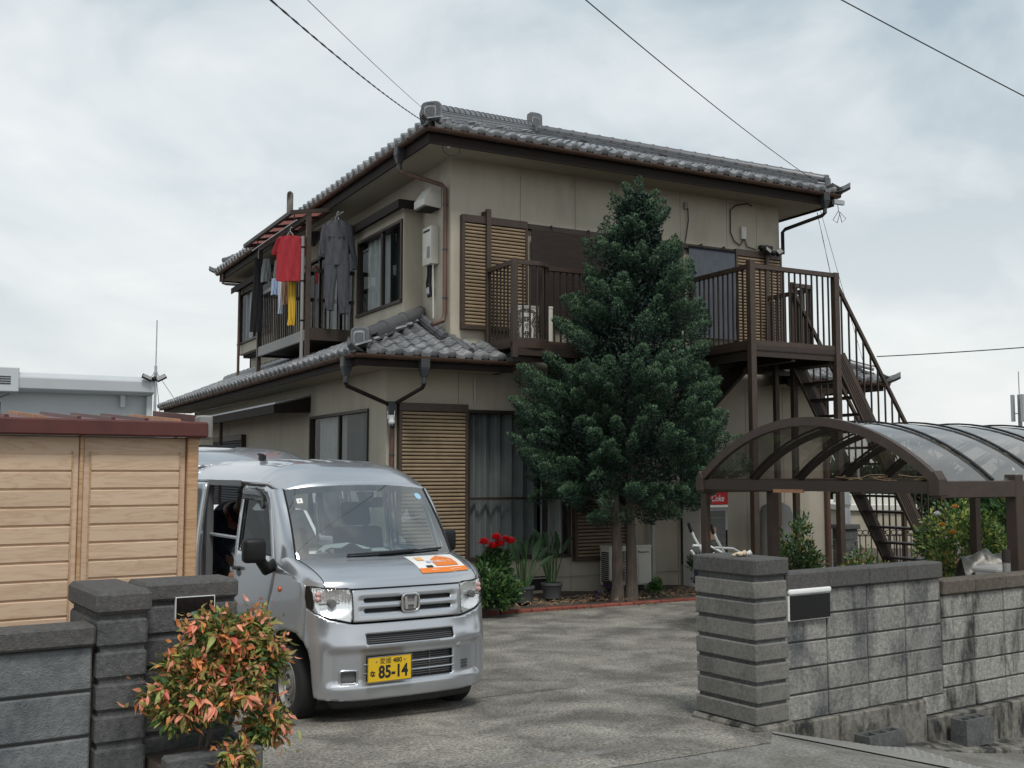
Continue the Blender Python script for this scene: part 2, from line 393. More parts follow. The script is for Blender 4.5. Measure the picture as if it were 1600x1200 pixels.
t = thing('gate_pillar', 'rough grey stone gate pillar of eight grooved courses with gloves on its top', 'pillar', w2(0,0), RZ)
pbm = MB().box(-.325, .0, -.06, .53, 0, .117).mesh('pillar_block', 'pillar', bevel=.009)
capm = MB().box(-.335, .01, -.07, .545, 0, .118).mesh('cap_stone', 'coping', bevel=.012)
for r in range(7): link('pillar_block', pbm, t, loc=(rng.uniform(-.004,.004), rng.uniform(-.004,.004), .238+.1405*r))
link('cap_stone', capm, t, loc=(0, 0, 1.2365))
MB().box(-.307, -.018, -.042, .512, .15, 1.30).build('core', 'pillar_dark', t)
MB().box(-.36, .03, -.09, .56, -.2, .232).build('footing', 'wall_base', t, bevel=.02)
t = thing('letter_box', 'white rimmed wall plate with a blank black face on the block wall', 'letter box', w2(.26,-.03, .93), RZ)
MB().box(-.225, .225, -.012, .03, .155, .195).build('lid', 'white_paint', t, bevel=.012, seg=2, smooth=50)
MB().box(-.222, .222, 0, .03, -.03, .153).build('body', 'white_paint', t, bevel=.006)
MB().box(-.212, .212, -.006, -.001, -.022, .15).build('face', 'black_plastic', t, bevel=.002)

# ------------------------------------------------------------------ left wall, pillar, jog and planter
t = thing('low_block_wall', 'low dark grey textured block wall left of the near pillar', 'wall', w2(0,0), RZ)
bmL = block_mesh(.60, .205, .11, 'block_cool', .008); cpL = MB().box(-.299, .299, -.035, .16, 0, .095).mesh('coping_stone', 'coping', bevel=.012)
for c in range(6):
    s = -4.63-.60*(c+.5)
    for r in range(4): link('block', bmL, t, loc=(s, 0, .325+.2055*r))
    link('coping_stone', cpL, t, loc=(s, 0, 1.15))
MB().box(-8.2, -4.635, .014, .1, .2, 1.15).build('mortar_bed', 'mortar', t)
t = thing('near_gate_pillar', 'dark grey stone gate pillar with chamfered cap beside the red leaved shrub', 'pillar', w2(0,0), RZ)
pb = MB().box(-.115, .115, 0, .60, 0, .124).mesh('pillar_block', 'pillar_dark', bevel=.012)
for r in range(7): link('pillar_block', pb, t, loc=(-4.506+rng.uniform(-.003,.003), -.03, .255+.147*r))
MB().box(-.128, .128, -.015, .62, 0, .112).build('cap_stone', 'coping', t, bevel=.02).location = (-4.506, -.03, 1.284)
MB().box(-4.607, -4.405, -.015, .56, .15, 1.30).build('core', 'pillar_dark', t)
t = thing('gate_wing_wall', 'short dark stone wing wall with name plate behind the red leaved shrub', 'wall', w2(0,0), RZ)
MB().box(-4.385, -3.905, .10, .40, 1.315, 1.408).build('cap_stone', 'coping', t, bevel=.014)
wb = MB().box(-.235, .235, 0, .27, 0, .136).mesh('wing_block', 'pillar_dark', bevel=.009)
for r in range(7): link('wing_block', wb, t, loc=(-4.14, .115, .21+.158*r))
MB().box(-4.36, -3.918, .13, .37, .15, 1.32).build('core', 'pillar_dark', t)
tp = thing('name_plate', 'blank black stone name plate on the dark wing wall', 'name plate', w2(-4.13, .092, 1.225), RZ)
MB().box(-.095, .095, 0, .024, 0, .105).build('plate', 'black_gloss', tp, bevel=.003)
MB().box(-.099, .099, .004, .023, -.004, .109).build('rim', 'white_paint', tp)
t = thing('planter_kerb', 'mossy dark concrete planter edge under the red leaved shrub', 'planter', w2(0,0), RZ)
MB().box(-4.375, -3.92, -.32, -.22, .1, .66).build('front_edge', 'pillar_dark', t, bevel=.012)
MB().box(-3.98, -3.92, -.218, .09, .1, .655).build('side_edge', 'pillar_dark', t, bevel=.012)
MB().box(-4.374, -3.982, -.218, .09, .15, .60).build('earth', 'soil', t)

# loose blocks and the ramp plate at the foot of the wall
def hollow_block(name, label, s, q, z, rz, rough):
    t = thing(name, label, 'concrete block', w2(s, q, z), RZ+rz, 'loose concrete blocks by the wall foot')
    L, D_, H = .42, .13, .155
    b = MB(); b.box(-L/2, L/2, -D_/2, D_/2, 0, H*.55)
    for i in range(4):
        x = -L/2 + (L-.03)*i/3; b.box(x, x+.03, -D_/2+.03, D_/2-.03, H*.55, H-.002)
    b.box(-L/2, L/2, -D_/2, -D_/2+.03, H*.55, H); b.box(-L/2, L/2, D_/2-.03, D_/2, H*.55, H)
    b.build('shell', 'pillar_dark', t); return t
hollow_block('concrete_block', 'hollow concrete block lying by the metal ramp plate', .83, -.16, -.085, .03, 0)
o = hollow_block('concrete_block', 'upright broken hollow concrete block on the kerb at the wall foot', 1.93, -.18, -.16, -.04, 1); o.scale = (.80, 1.1, 1.30)
t = thing('ramp_plate', 'checkered steel ramp plate bridging the gutter at the gate pillar', 'ramp', w2(0,0), RZ)
def rp(a, c, dz=0): s_ = -.27+1.35*a-.25*c*a; return Vector((s_, -.095-.16*a-c*(.06+1.0*a), road_z(s_)+.010+dz))
MB().grid(lambda a, c: rp(a, c), 14, 4).build('plate', 'plate_steel', t, fixn=False)
b = MB()
for i in range(44):
    for j in range(24):
        p = rp((i+.5)/44, (j+.5)/24, .002); d = .010 if (i+j) % 2 else -.010
        b.bar(p+Vector((-.010,d*.7,0)), p+Vector((.010,-d*.7,0)), .005, .005)
stuff(b.build('tread_pattern', 'plate_steel', t))

# ------------------------------------------------------------------ brick edging of the bed
t = thing('brick_edging', 'row of red bricks edging the flower bed at the house front', 'brick edging', (0,-1.45,0))
brm = MB().box(-.118, .118, 0, .11, -.05, .052).mesh('brick', 'brick', bevel=.012)
for i in range(36):
    x = .62+.245*i
    link('brick', brm, t, loc=(x, rng.uniform(-.012,.012), rng.uniform(-.008,.006)), rot=(0, rng.uniform(-.02,.02), rng.uniform(-.05,.05)))
b = MB(); b.grid(lambda a, c: (-.1+9.6*a, -1.34+1.34*c, .03+.05*math.sin(a*31+c*5)*.4+.04*c), 60, 10)
o = struct(b.build('garden_bed', 'soil', smooth=60))
# ------------------------------------------------------------------ the house (its front runs along x, its left side along y)
H = thing('house', 'two storey beige house with grey tiled hip roofs and brown shutters', 'house')
def rects(a0, a1, z0, z1, ops):
    xs = sorted({a0, a1} | {min(max(v, a0), a1) for o in ops for v in o[:2]}); out = []
    for p, q in zip(xs, xs[1:]):
        if q-p < 1e-6: continue
        zs = [(z0, z1)]
        for o in ops:
            if o[0] < q-1e-6 and o[1] > p+1e-6:
                nz = []
                for c, d in zs:
                    if o[2] > c: nz.append((c, min(d, o[2])))
                    if o[3] < d: nz.append((max(c, o[3]), d))
                zs = [r for r in nz if r[1]-r[0] > 1e-6]
        out += [(p, q, c, d) for c, d in zs]
    return out
def WP(ax, plane):                    # a along the wall, d inwards
    return (lambda a, d, z: (a, plane+d, z)) if ax == 'u' else (lambda a, d, z: (plane+d, a, z))
def wbox(b, P, a0, a1, d0, d1, z0, z1):
    p = P(a0, d0, z0); q = P(a1, d1, z1); return b.box(p[0], q[0], p[1], q[1], p[2], q[2])
def wall(name, ax, plane, a0, a1, z0, z1, ops, joints, m='siding', b0=0):
    P = WP(ax, plane); b = MB()
    for r in rects(a0+b0, a1-.01, z0, z1, ops): wbox(b, P, r[0], r[1], .018, .12, r[2], r[3])
    w = b.build(name, 'joint', H)
    js = [a0] + [j for j in joints if a0 < j < a1] + [a1]
    for p, q in zip(js, js[1:]):
        g0 = .004 if p > a0 else 0; g1 = .004 if q < a1 else 0
        todo = rects(p+g0, q-g1, z0, z1, ops)
        while todo:                                 # one panel for each connected patch
            grp = [todo.pop()]; k = 0
            while k < len(grp):
                g = grp[k]; near = [r for r in todo if abs(r[0]-g[1]) < 1e-6 and min(r[3],g[3]) > max(r[2],g[2]) or abs(r[1]-g[0]) < 1e-6 and min(r[3],g[3]) > max(r[2],g[2])]
                for r in near: todo.remove(r); grp.append(r)
                k += 1
            b = MB()
            for r in grp: wbox(b, P, r[0], r[1], 0, .0175, r[2], r[3])
            b.build('wall_panel', m, w)
    return w
def window(name, ax, plane, a0, a1, z0, z1, div=None, bars=(), curtains=(), glassm='window_glass', depth=.9, fm='brown_alu', fw=.05, outp=.03, rm=.1):
    P = WP(ax, plane); b = MB()
    wbox(b, P, a0, a1, -outp, .1, z1-fw, z1); wbox(b, P, a0, a1, -outp-.02, .1, z0, z0+fw)
    wbox(b, P, a0, a0+fw, -outp, .1, z0+fw, z1-fw); wbox(b, P, a1-fw, a1, -outp, .1, z0+fw, z1-fw)
    w = b.build(name, fm, H, bevel=.004)
    divs = [a0+fw] + list(div or []) + [a1-fw]
    for d in (div or []):
        bb = MB(); wbox(bb, P, d-.035, d+.035, -.005, .05, z0+fw, z1-fw); bb.build('mullion', fm, w)
    for z in bars:
        bb = MB(); wbox(bb, P, a0+fw, a1-fw, .0, .045, z-.02, z+.02); bb.build('rail', fm, w)
    for p, q in zip(divs, divs[1:]):
        bb = MB(); bb.add([P(p+.002,.022,z0+fw), P(q-.002,.022,z0+fw), P(q-.002,.022,z1-fw), P(p+.002,.022,z1-fw)], [(0,1,2,3)]); bb.build('pane', glassm, w, fixn=False)
    bb = MB()   # dark room behind
    wbox(bb, P, a0-rm, a1+rm, depth, depth+.02, z0-.3, z1+.2); wbox(bb, P, a0-rm, a0-rm+.009, .121, depth, z0-.3, z1+.2)
    wbox(bb, P, a1+rm-.009, a1+rm, .121, depth, z0-.3, z1+.2); wbox(bb, P, a0-rm+.01, a1+rm-.01, .121, depth, z1+.18, z1+.2); wbox(bb, P, a0-rm+.01, a1+rm-.01, .121, depth, z0-.3, z0-.28)
    bb.build('room_recess', 'room', w)
    for (p, q, m, ph) in curtains:
        bb = MB(); n = int((q-p)/.02)+2
        bb.grid(lambda a, c: P(p+(q-p)*a, .16+.045*math.sin(a*(q-p)*30+ph)+.018*math.sin(a*(q-p)*67+ph*2+c), z0+fw*.6+(z1-z0-fw*1.2)*c), n, 3)
        bb.build('curtain', m, w, smooth=80, fixn=False)
    return w
slat_cache = {}
def shutter(name, ax, plane, a0, a1, z0, z1, m='slat', pitch=.0545, proud=.11, fw=.045, top=.12, fm='brown_lit'):
    P = WP(ax, plane); b = MB()
    wbox(b, P, a0, a1, -proud, -.001, z1-top, z1); wbox(b, P, a0, a1, -proud, -.001, z0, z0+.06)
    wbox(b, P, a0, a0+fw, -proud, -.001, z0+.06, z1-top); wbox(b, P, a1-fw, a1, -proud, -.001, z0+.06, z1-top)
    w = b.build(name, fm, H, bevel=.005)
    bb = MB(); wbox(bb, P, a0+fw, a1-fw, -proud+.06, -.002, z0+.06, z1-top); bb.build('backing', 'dark', w)
    L = a1-a0-2*fw-.004; key = (round(L, 4), ax, m)
    if key not in slat_cache:
        prof = [(-proud+.05, -.022), (-proud+.018, -.020), (-proud+.010, -.008), (-proud+.014, .010), (-proud+.034, .020), (-proud+.05, .022)]
        bb = MB(); f = (lambda p, a: (a, p[0], p[1])) if ax == 'u' else (lambda p, a: (p[0], a, p[1]))
        bb.prism(prof, lambda p: f(p, -L/2), lambda p: f(p, L/2)); slat_cache[key] = bb.mesh('slat', m, smooth=50)
    n = int((z1-top-z0-.06)/pitch)
    for i in range(n):
        z = z0+.06+(z1-top-z0-.06)*(i+.5)/n; p = P((a0+a1)/2, 0, z)
        link('slat', slat_cache[key], w, loc=p)
    return w
UL, UR = .88, 7.46; LL, LR = -.14, 8.5; SOF, LSOF = 6.77, 3.46
# --- walls
lw_ops = [(1.16, 2.98, .62, 2.90), (5.16, 5.9, .42, 2.62), (2.25, 2.62, .12, .34)]
wall('front_wall', 'u', 0, LL+.018, LR, .06, LSOF, lw_ops, [1.02, 2.09, 3.0, 4.07, 5.1, 5.95, 6.6, 7.46])
wall('upper_front_wall', 'u', 0, UL+.018, UR, LSOF+.002, SOF, [(2.3, 5.2, 4.25, 5.75)], [2.09, 3.11, 3.91, 5.23, 6.25, 6.93])
wall('left_wall', 'v', LL, .0, 13.2, .06, LSOF, [(.72, 3.6, 1.0, 2.92)], [.36, 1.5, 2.4, 3.62, 4.5, 5.5, 6.5, 7.5, 8.5, 9.5], b0=.018)
wall('upper_left_wall', 'v', UL, 0, 11.8, LSOF+.002, SOF, [(3.9, 7.6, 4.5, 6.35)], [.5, 1.05, 2.3, 3.4, 4.2, 5.2, 8.4], b0=.018)
bx('rear_wall', 'siding', H, LL, LR, 13.0, 13.2, .06, LSOF); bx('upper_rear_wall', 'siding', H, UL, UR, 11.68, 11.8, LSOF, SOF)
bx('right_wall', 'siding', H, LR-.12, LR, .12, 13, .06, LSOF); bx('upper_right_wall', 'siding', H, UR-.12, UR, .12, 11.68, LSOF, SOF)
b = MB(); b.box(LL+.012, LR-.012, .012, .10, -.5, .06); b.box(LL+.012, LL+.1, .10, 13, -.5, .06); b.box(LL-.004, LR, -.012, .0, .30, .32); b.build('foundation', 'foundation', H)
MB().box(2.25, 2.62, .03, .05, .12, .34).build('vent_grille', 'dark', H)
# floors that close the interior
bx('storey_floor', 'dark', H, LL+.2, LR-.2, 1.4, 12.9, 3.3, 3.4)
# --- front openings
window('window', 'u', 0, 1.16, 2.98, .62, 2.90, div=[2.54], bars=[1.55], curtains=[(1.2, 2.5, 'curtain_grey', .3), (2.56, 2.95, 'curtain', 1.1)])
shutter('shutter', 'u', 0, .02, 1.14, .60, 2.97)
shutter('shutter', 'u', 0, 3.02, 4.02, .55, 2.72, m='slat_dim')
window('glass_door', 'u', 0, 5.16, 5.9, .42, 2.62, curtains=[(5.2, 5.5, 'curtain_grey', .7)])
shutter('shutter', 'u', 0, 1.03, 2.17, 4.12, 5.89)
shutter('shutter', 'u', 0, 6.36, 7.42, 4.05, 5.88)
window('window', 'u', 0, 2.3, 5.2, 4.25, 5.75, div=[3.75], curtains=[(2.4, 3.6, 'curtain_grey', .5)])
bx('lintel', 'brown_metal', H, 2.2, 6.34, -.07, -.001, 5.79, 5.87)
# --- left openings
window('window', 'v', LL, .72, 3.6, 1.0, 2.92, div=[2.1], curtains=[(.8, 2.0, 'curtain_dark', .2), (2.2, 3.5, 'curtain', .8)])
window('balcony_door', 'v', UL, 3.9, 7.6, 4.5, 6.35, div=[5.1, 6.4], curtains=[(5.15, 6.3, 'curtain', .2)])
def bay(v0, v1, z0, z1, wz0, wz1, wv0, wv1, div, cur):
    P = WP('v', .56); b = MB()
    for r in rects(v0, v1, z0, z1, [(wv0, wv1, wz0, wz1)]): wbox(b, P, r[0], r[1], 0, .06, r[2], r[3])
    b.box(.621, UL-.001, v0, v0+.05, z0, z1); b.box(.621, UL-.001, v1-.05, v1, z0, z1); b.box(.621, UL-.001, v0+.05, v1-.05, z0, z0+.05)
    o = b.build('bay', 'siding', H)
    bb = MB(); bb.box(.42, UL-.002, v0-.14, v1+.14, z1, z1+.075); bb.box(.40, .418, v0-.14, v1+.14, z1-.06, z1+.08); bb.box(.42, UL-.002, v0-.155, v0-.142, z1-.06, z1+.08); bb.build('bay_roof', 'fascia', o)
    window('window', 'v', .56, wv0, wv1, wz0, wz1, div=[div], curtains=cur, depth=.31, rm=.012)
bay(1.08, 3.38, 4.2, 6.2, 4.66, 6.02, 1.13, 3.2, 2.05, [(2.15, 3.1, 'curtain', .4)])
bay(8.5, 11.75, 4.82, 6.42, 5.05, 6.33, 8.7, 11.65, 10.3, [(10.9, 11.5, 'curtain', .9)])
# --- roof tiles
PROF = [(0,.032),(.03,.013),(.07,0),(.115,0),(.15,.012),(.172,.036),(.196,.056),(.225,.062),(.25,.05),(.272,.032)]
TWD, TRUN = .272, .232
def tile_mesh(eave):
    b = MB(); n = len(PROF); th = .022; Ln = .30
    up = [(x, 0, z+.024) for x, z in PROF] + [(x, Ln, z) for x, z in PROF]
    fs = [(i, i+1, n+i+1, n+i) for i in range(n-1)]
    b.add(up, fs)
    b.add([(x, 0, z+.024) for x, z in PROF] + [(x, .004, z+.024-th) for x, z in PROF], [(n+i, n+i+1, i+1, i) for i in range(n-1)])
    if eave:
        ap = [(.005,.055),(.03,.035),(.07,.022),(.115,.022),(.15,.035),(.168,.056)]; m = len(ap)
        low = [(.005,-.005),(.03,-.028),(.07,-.040),(.115,-.040),(.15,-.028),(.168,-.005)]
        b.add([(x,-.008,z) for x, z in ap]+[(x,-.012,z) for x, z in low]+[(x,.02,z) for x, z in ap]+[(x,.016,z) for x, z in low],
              [(m+i, m+i+1, i+1, i) for i in range(m-1)]+[(2*m+i, i, i+1, 2*m+i+1)[::-1] for i in range(m-1)]+[(m+i, 3*m+i, 3*m+i+1, m+i+1) for i in range(m-1)])
        b.lathe([(.056,.03),(.060,-.012),(.048,-.020),(.02,-.024)], 10, (.222,0,.028), 'y')
    return b.mesh('roof_tile', 'tile', fixn=False, smooth=40)
TM, TE = tile_mesh(False), tile_mesh(True)
def slope_tiles(orig, xd, yd, sl, width, inside, x_start=0):
    """rows of tiles: returns (matrix, row, is_eave)"""
    xd = Vector(xd); yh = Vector(yd); yv = (yh + Vector((0,0,sl))).normalized(); zv = xd.cross(yv).normalized()
    out = []; n = int(width/TWD)+1; off = -(n*TWD-width)/2
    for r in range(40):
        any_ = False
        for i in range(n):
            x = off+i*TWD+x_start; c = Vector(orig)+xd*(x+TWD/2)+yv*(r*TRUN+.12)
            if not inside(c): continue
            any_ = True
            p = Vector(orig)+xd*x+yv*(r*TRUN)
            mt = Matrix(((xd.x,yv.x,zv.x,p.x),(xd.y,yv.y,zv.y,p.y),(xd.z,yv.z,zv.z,p.z),(0,0,0,1)))
            out.append((mt, r, r == 0))
        if not any_: break
    return out
def put_tiles(parent, tiles, keep, name='far_tiles'):
    me_v = []; fine = []; rest = []
    for t_ in tiles: (fine if keep(t_) else rest).append(t_)
    for mt, r, e in fine: link('roof_tile', TE if e else TM, parent, mat=mt)
    if rest:
        b = MB()
        for mt, r, e in rest:
            src = TE if e else TM
            b.add([mt @ v.co for v in src.vertices], [tuple(p.vertices) for p in src.polygons])
        stuff(b.build(name, 'tile', parent, smooth=40, fixn=False))
    return len(fine)
def ridge(parent, p, q, layers=4, w=.20, lh=.05, cap=.085, seg=.27, start=0):
    """stacked flat tiles and a row of round caps from p to q"""
    p = Vector(p); q = Vector(q); d = q-p; Ln = d.length; d.normalize(); a = d.cross(Vector((0,0,1))).normalized(); u = a.cross(d)
    b = MB(); n = max(1, round(Ln/seg))
    for l in range(layers):
        ww = w-.018*l
        for k in range(n):
            t0 = (k + (.5 if l % 2 else 0))/n; t1 = min(1, t0+1/n-.006/Ln*1.0)
            if t0 >= 1: continue
            b.bar(p+d*Ln*t0+u*(lh*(l+.5)), p+d*Ln*t1+u*(lh*(l+.5)), ww, lh-.008, up=u)
    stuff(b.build('ridge_course', 'tile_ridge', parent, fixn=False))
    m = MB(); L_ = Ln/n; k_ = 9
    pts = [(cap*math.cos(math.pi*i/k_), cap*1.05*math.sin(math.pi*i/k_)) for i in range(k_+1)]
    pts2 = [(x*1.12, z*1.12) for x, z in pts]
    vs = [(x, 0, z) for x, z in pts2]+[(x, .05, z) for x, z in pts2]+[(x, .055, z) for x, z in pts]+[(x, L_, z) for x, z in pts]; nn = k_+1
    m.add(vs, [(j*nn+i, j*nn+i+1, (j+1)*nn+i+1, (j+1)*nn+i) for j in range(3) for i in range(k_)]+[tuple(range(nn-1,-1,-1)), tuple(range(3*nn, 4*nn))])
    cm = m.mesh('ridge_cap', 'tile_ridge', smooth=40)
    for k in range(n):
        o_ = p+d*(L_*k)+u*(lh*layers-.01)
        link('ridge_cap', cm, parent, mat=Matrix(((a.x,d.x,u.x,o_.x),(a.y,d.y,u.y,o_.y),(a.z,d.z,u.z,o_.z),(0,0,0,1))))
def oni(parent, p, facing, w=.34, h=.40, d=.10):
    """rounded end tile with an inset arch"""
    f = Vector(facing).normalized(); a = Vector((0,0,1)).cross(f).normalized(); p = Vector(p); u = Vector((0,0,1))
    def arch(w_, h_, z0): 
        r = w_/2; pts = [(-r, z0), (r, z0)]
        for i in range(11): t_ = math.pi*i/10; cs, sn = math.cos(t_), math.sin(t_); pts.append((r*math.copysign(abs(cs)**.62, cs), h_-r*.62+r*.62*sn**.62))
        return pts
    b = MB(); P_ = lambda y: (lambda c: tuple(p+a*c[0]+u*c[1]+f*y))
    b.prism(arch(w, h, 0), P_(-d), P_(0))
    b.build('end_tile', 'tile_ridge', parent, bevel=.015)
    b = MB(); b.prism(arch(w*.62, h*.80, .05), P_(.001), P_(.018)); o1 = b.build('end_tile_rim', 'tile', parent, bevel=.006)
    b = MB(); b.prism(arch(w*.46, h*.72, .06), P_(.0185), P_(.026)); b.build('end_tile_face', 'tile_ridge', parent)
# upper roof
UE = dict(u0=.13, u1=8.30, v0=-.72, v1=12.5, z=6.98); US = .38
hw = (UE['u1']-UE['u0'])/2; ac = (UE['u0']+UE['u1'])/2; az = UE['z']+US*hw
A1_ = Vector((ac, UE['v0']+hw, az)); A2_ = Vector((ac, UE['v1']-hw, az))
c00 = Vector((UE['u0'],UE['v0'],UE['z'])); c10 = Vector((UE['u1'],UE['v0'],UE['z'])); c11 = Vector((UE['u1'],UE['v1'],UE['z'])); c01 = Vector((UE['u0'],UE['v1'],UE['z']))
b = MB(); dn = Vector((0,0,-.03))
b.add([x+dn for x in (c00,c10,c11,c01,A1_,A2_)], [(0,1,4),(1,2,5,4),(2,3,5),(3,0,4,5),(3,2,1,0)])
UROOF = b.build('upper_roof', 'fascia', H)
ft = slope_tiles(c00, (1,0,0), (0,1,0), US, UE['u1']-UE['u0'], lambda c: c.y-UE['v0'] < c.x-UE['u0']+.05 and c.y-UE['v0'] < UE['u1']-c.x+.05)
ltl = slope_tiles(c01, (0,-1,0), (1,0,0), US, UE['v1']-UE['v0'], lambda c: c.x-UE['u0'] < c.y-UE['v0']+.05 and c.x-UE['u0'] < UE['v1']-c.y+.05 and c.x < ac)
put_tiles(UROOF, ft, lambda t_: t_[1] < 4)
put_tiles(UROOF, ltl, lambda t_: t_[1] == 0)
rtl = slope_tiles(c10, (0,1,0), (-1,0,0), US, UE['v1']-UE['v0'], lambda c: UE['u1']-c.x < c.y-UE['v0']+.05 and UE['u1']-c.x < UE['v1']-c.y+.05 and c.x > ac)
put_tiles(UROOF, rtl, lambda t_: False)
nz_ = Vector((0,0,.05))
ridge(UROOF, c00.lerp(A1_, .045)+nz_, A1_+nz_, 4, lh=.043); ridge(UROOF, c10.lerp(A1_, .05)+nz_, A1_+nz_, 3, lh=.045)
ridge(UROOF, c01.lerp(A2_, .05)+nz_, A2_+nz_, 3); ridge(UROOF, c11.lerp(A2_, .05)+nz_, A2_+nz_, 3); ridge(UROOF, A1_+nz_-Vector((0,.1,0)), A2_+nz_, 5)
oni(UROOF, c00.lerp(A1_, .035)+Vector((0,0,.0)), (-1,-1,0), .31, .35); oni(UROOF, A1_+Vector((0,-.12,.02)), (0,-1,0), .31, .45)
oni(UROOF, c10.lerp(A1_, .035)+Vector((0,0,.02)), (1,-1,0), .26, .26, .08)
def upturn(parent, c, dirx, diry):
    b = MB(); c = Vector(c); d = Vector((dirx, diry, 0)).normalized(); a = Vector((-d.y, d.x, 0))
    prof = [(-.22,.02,.10),(-.06,.035,.085),(.06,.07,.06),(.16,.12,.03)]
    vs = []
    for x, z, w in prof: vs += [c+d*x+a*w+Vector((0,0,z-.03)), c+d*x+Vector((0,0,z+.06)), c+d*x-a*w+Vector((0,0,z-.03)), c+d*x+Vector((0,0,z-.07))]
    b.add(vs, [(i*4+k, i*4+(k+1)%4, (i+1)*4+(k+1)%4, (i+1)*4+k) for i in range(3) for k in range(4)]+[(3,2,1,0),(12,13,14,15)])
    b.build('corner_tile', 'tile_ridge', parent, smooth=50)
for c, x, y in ((c10,1,-1),(c01,-1,1),(c00,-1,-1)): upturn(UROOF, c, x, y)
# soffit and fascia of the upper roof
SU = (.26, 8.18, -.60, 12.38)
b = MB(); b.box(SU[0], SU[1], SU[2], SU[3], SOF, SOF+.02); b.build('soffit', 'soffit', H)
b = MB(); b.box(SU[0]-.03, SU[1]+.03, SU[2]-.03, SU[2]-.001, SOF-.035, 6.95); b.box(SU[0]-.03, SU[0]-.001, SU[2]-.001, SU[3], SOF-.035, 6.95); b.box(SU[1]+.001, SU[1]+.03, SU[2]-.001, SU[3], SOF-.035, 6.95); b.box(SU[0]-.03, SU[1]+.03, SU[3], SU[3]+.03, SOF-.035, 6.95)
b.build('fascia_board', 'fascia', H)
def gutter(p, q, out, r=.058, close=True):
    p = Vector(p); q = Vector(q); d = (q-p).normalized(); o = Vector(out); n = 8
    b = MB(); prof = [(math.cos(math.pi*i/n)*r, -math.sin(math.pi*i/n)*r) for i in range(n+1)]
    for rr in (0, 1):
        k = 1-.1*rr; vs = [e_+o*(x*k)+Vector((0,0,z*k)) for e_ in (p, q) for x, z in prof]
        b.add(vs, [(i, i+1, n+2+i, n+1+i) for i in range(n)] if not rr else [(i+1, i, n+1+i, n+2+i) for i in range(n)])
    b.add([p+o*x+Vector((0,0,z)) for x, z in prof], [tuple(range(n+1))]); b.add([q+o*x+Vector((0,0,z)) for x, z in prof], [tuple(range(n, -1, -1))])
    g = b.build('gutter', 'gutter', H, smooth=60, fixn=False)
    L_ = (q-p).length; b = MB(); k = int(L_/.62)
    for i in range(1, k+1):
        c = p+d*(L_*i/(k+1)); pr = [(c+o*math.cos(math.pi*j/8)*(r+.006)+Vector((0,0,-math.sin(math.pi*j/8)*(r+.006)))) for j in range(9)]
        b.tube(pr, .007, 4)
    b.build('gutter_bracket', 'pipe_brown', g)
    return g
gu = .10; gz_u = 6.945
gutter((SU[0]-.03-.062, SU[2]-.03-.062, gz_u), (SU[1]+.09, SU[2]-.092, gz_u-.01), (0,-1,0))
gutter((SU[0]-.092, SU[2]-.092, gz_u), (SU[0]-.092, SU[3], gz_u-.015), (-1,0,0))
gutter((SU[1]+.092, SU[2]-.092, gz_u-.01), (SU[1]+.092, SU[3], gz_u-.02), (1,0,0))
# lower roof, left part
LE = dict(u=-.92, v=-.72, z=3.62); LS = .42; LV1 = 13.9; LUR = 1.62
b = MB(); T_ = .88-LE['u']; zt_ = LE['z']+LS*T_
pts = [(LE['u'],LE['v'],LE['z']),(LUR,LE['v'],LE['z']),(LUR,-.002,LE['z']+LS*.718),(UL,-.002,LE['z']+LS*.718),(UL,LE['v']+T_,zt_),(UL,LV1,zt_),(LE['u'],LV1,LE['z'])]
b.add([(x,y,z-.03) for x,y,z in pts], [(0,1,2,3),(0,3,4),(0,4,5,6)])
LROOF = b.build('lower_roof', 'fascia', H, fixn=False)
o0 = Vector((LE['u'],LE['v'],LE['z']))
lft = slope_tiles(o0, (1,0,0), (0,1,0), LS, LUR-LE['u'], lambda c: c.y-LE['v'] < c.x-LE['u']+.05 and c.x < LUR+.02 and ((c.x < UL-.02) or c.y < -.09))
lll = slope_tiles((LE['u'],LV1,LE['z']), (0,-1,0), (1,0,0), LS, LV1-LE['v'], lambda c: c.x-LE['u'] < c.y-LE['v']+.05 and c.x < UL-.02)
put_tiles(LROOF, lft, lambda t_: True)
put_tiles(LROOF, lll, lambda t_: t_[1] == 0)
hip1 = Vector((UL-.02, LE['v']+T_-.02, zt_))
ridge(LROOF, o0.lerp(hip1, .10)+nz_*.6, hip1+nz_*.6, 2, w=.22, lh=.06, cap=.095, seg=.9)
oni(LROOF, o0.lerp(hip1, .075)+Vector((0,0,.0)), (-1,-1,0), .28, .30)
ridge(LROOF, (UL-.10, hip1.y-.1, zt_+.0), (UL-.10, -.02, LE['z']+LS*.70+.03), 2, w=.18, lh=.035, cap=.05, seg=.2)
ridge(LROOF, (UL-.10, 3.4, zt_-.02), (UL-.10, LV1-.05, zt_-.02), 2, w=.16, lh=.04, cap=.06, seg=.4)
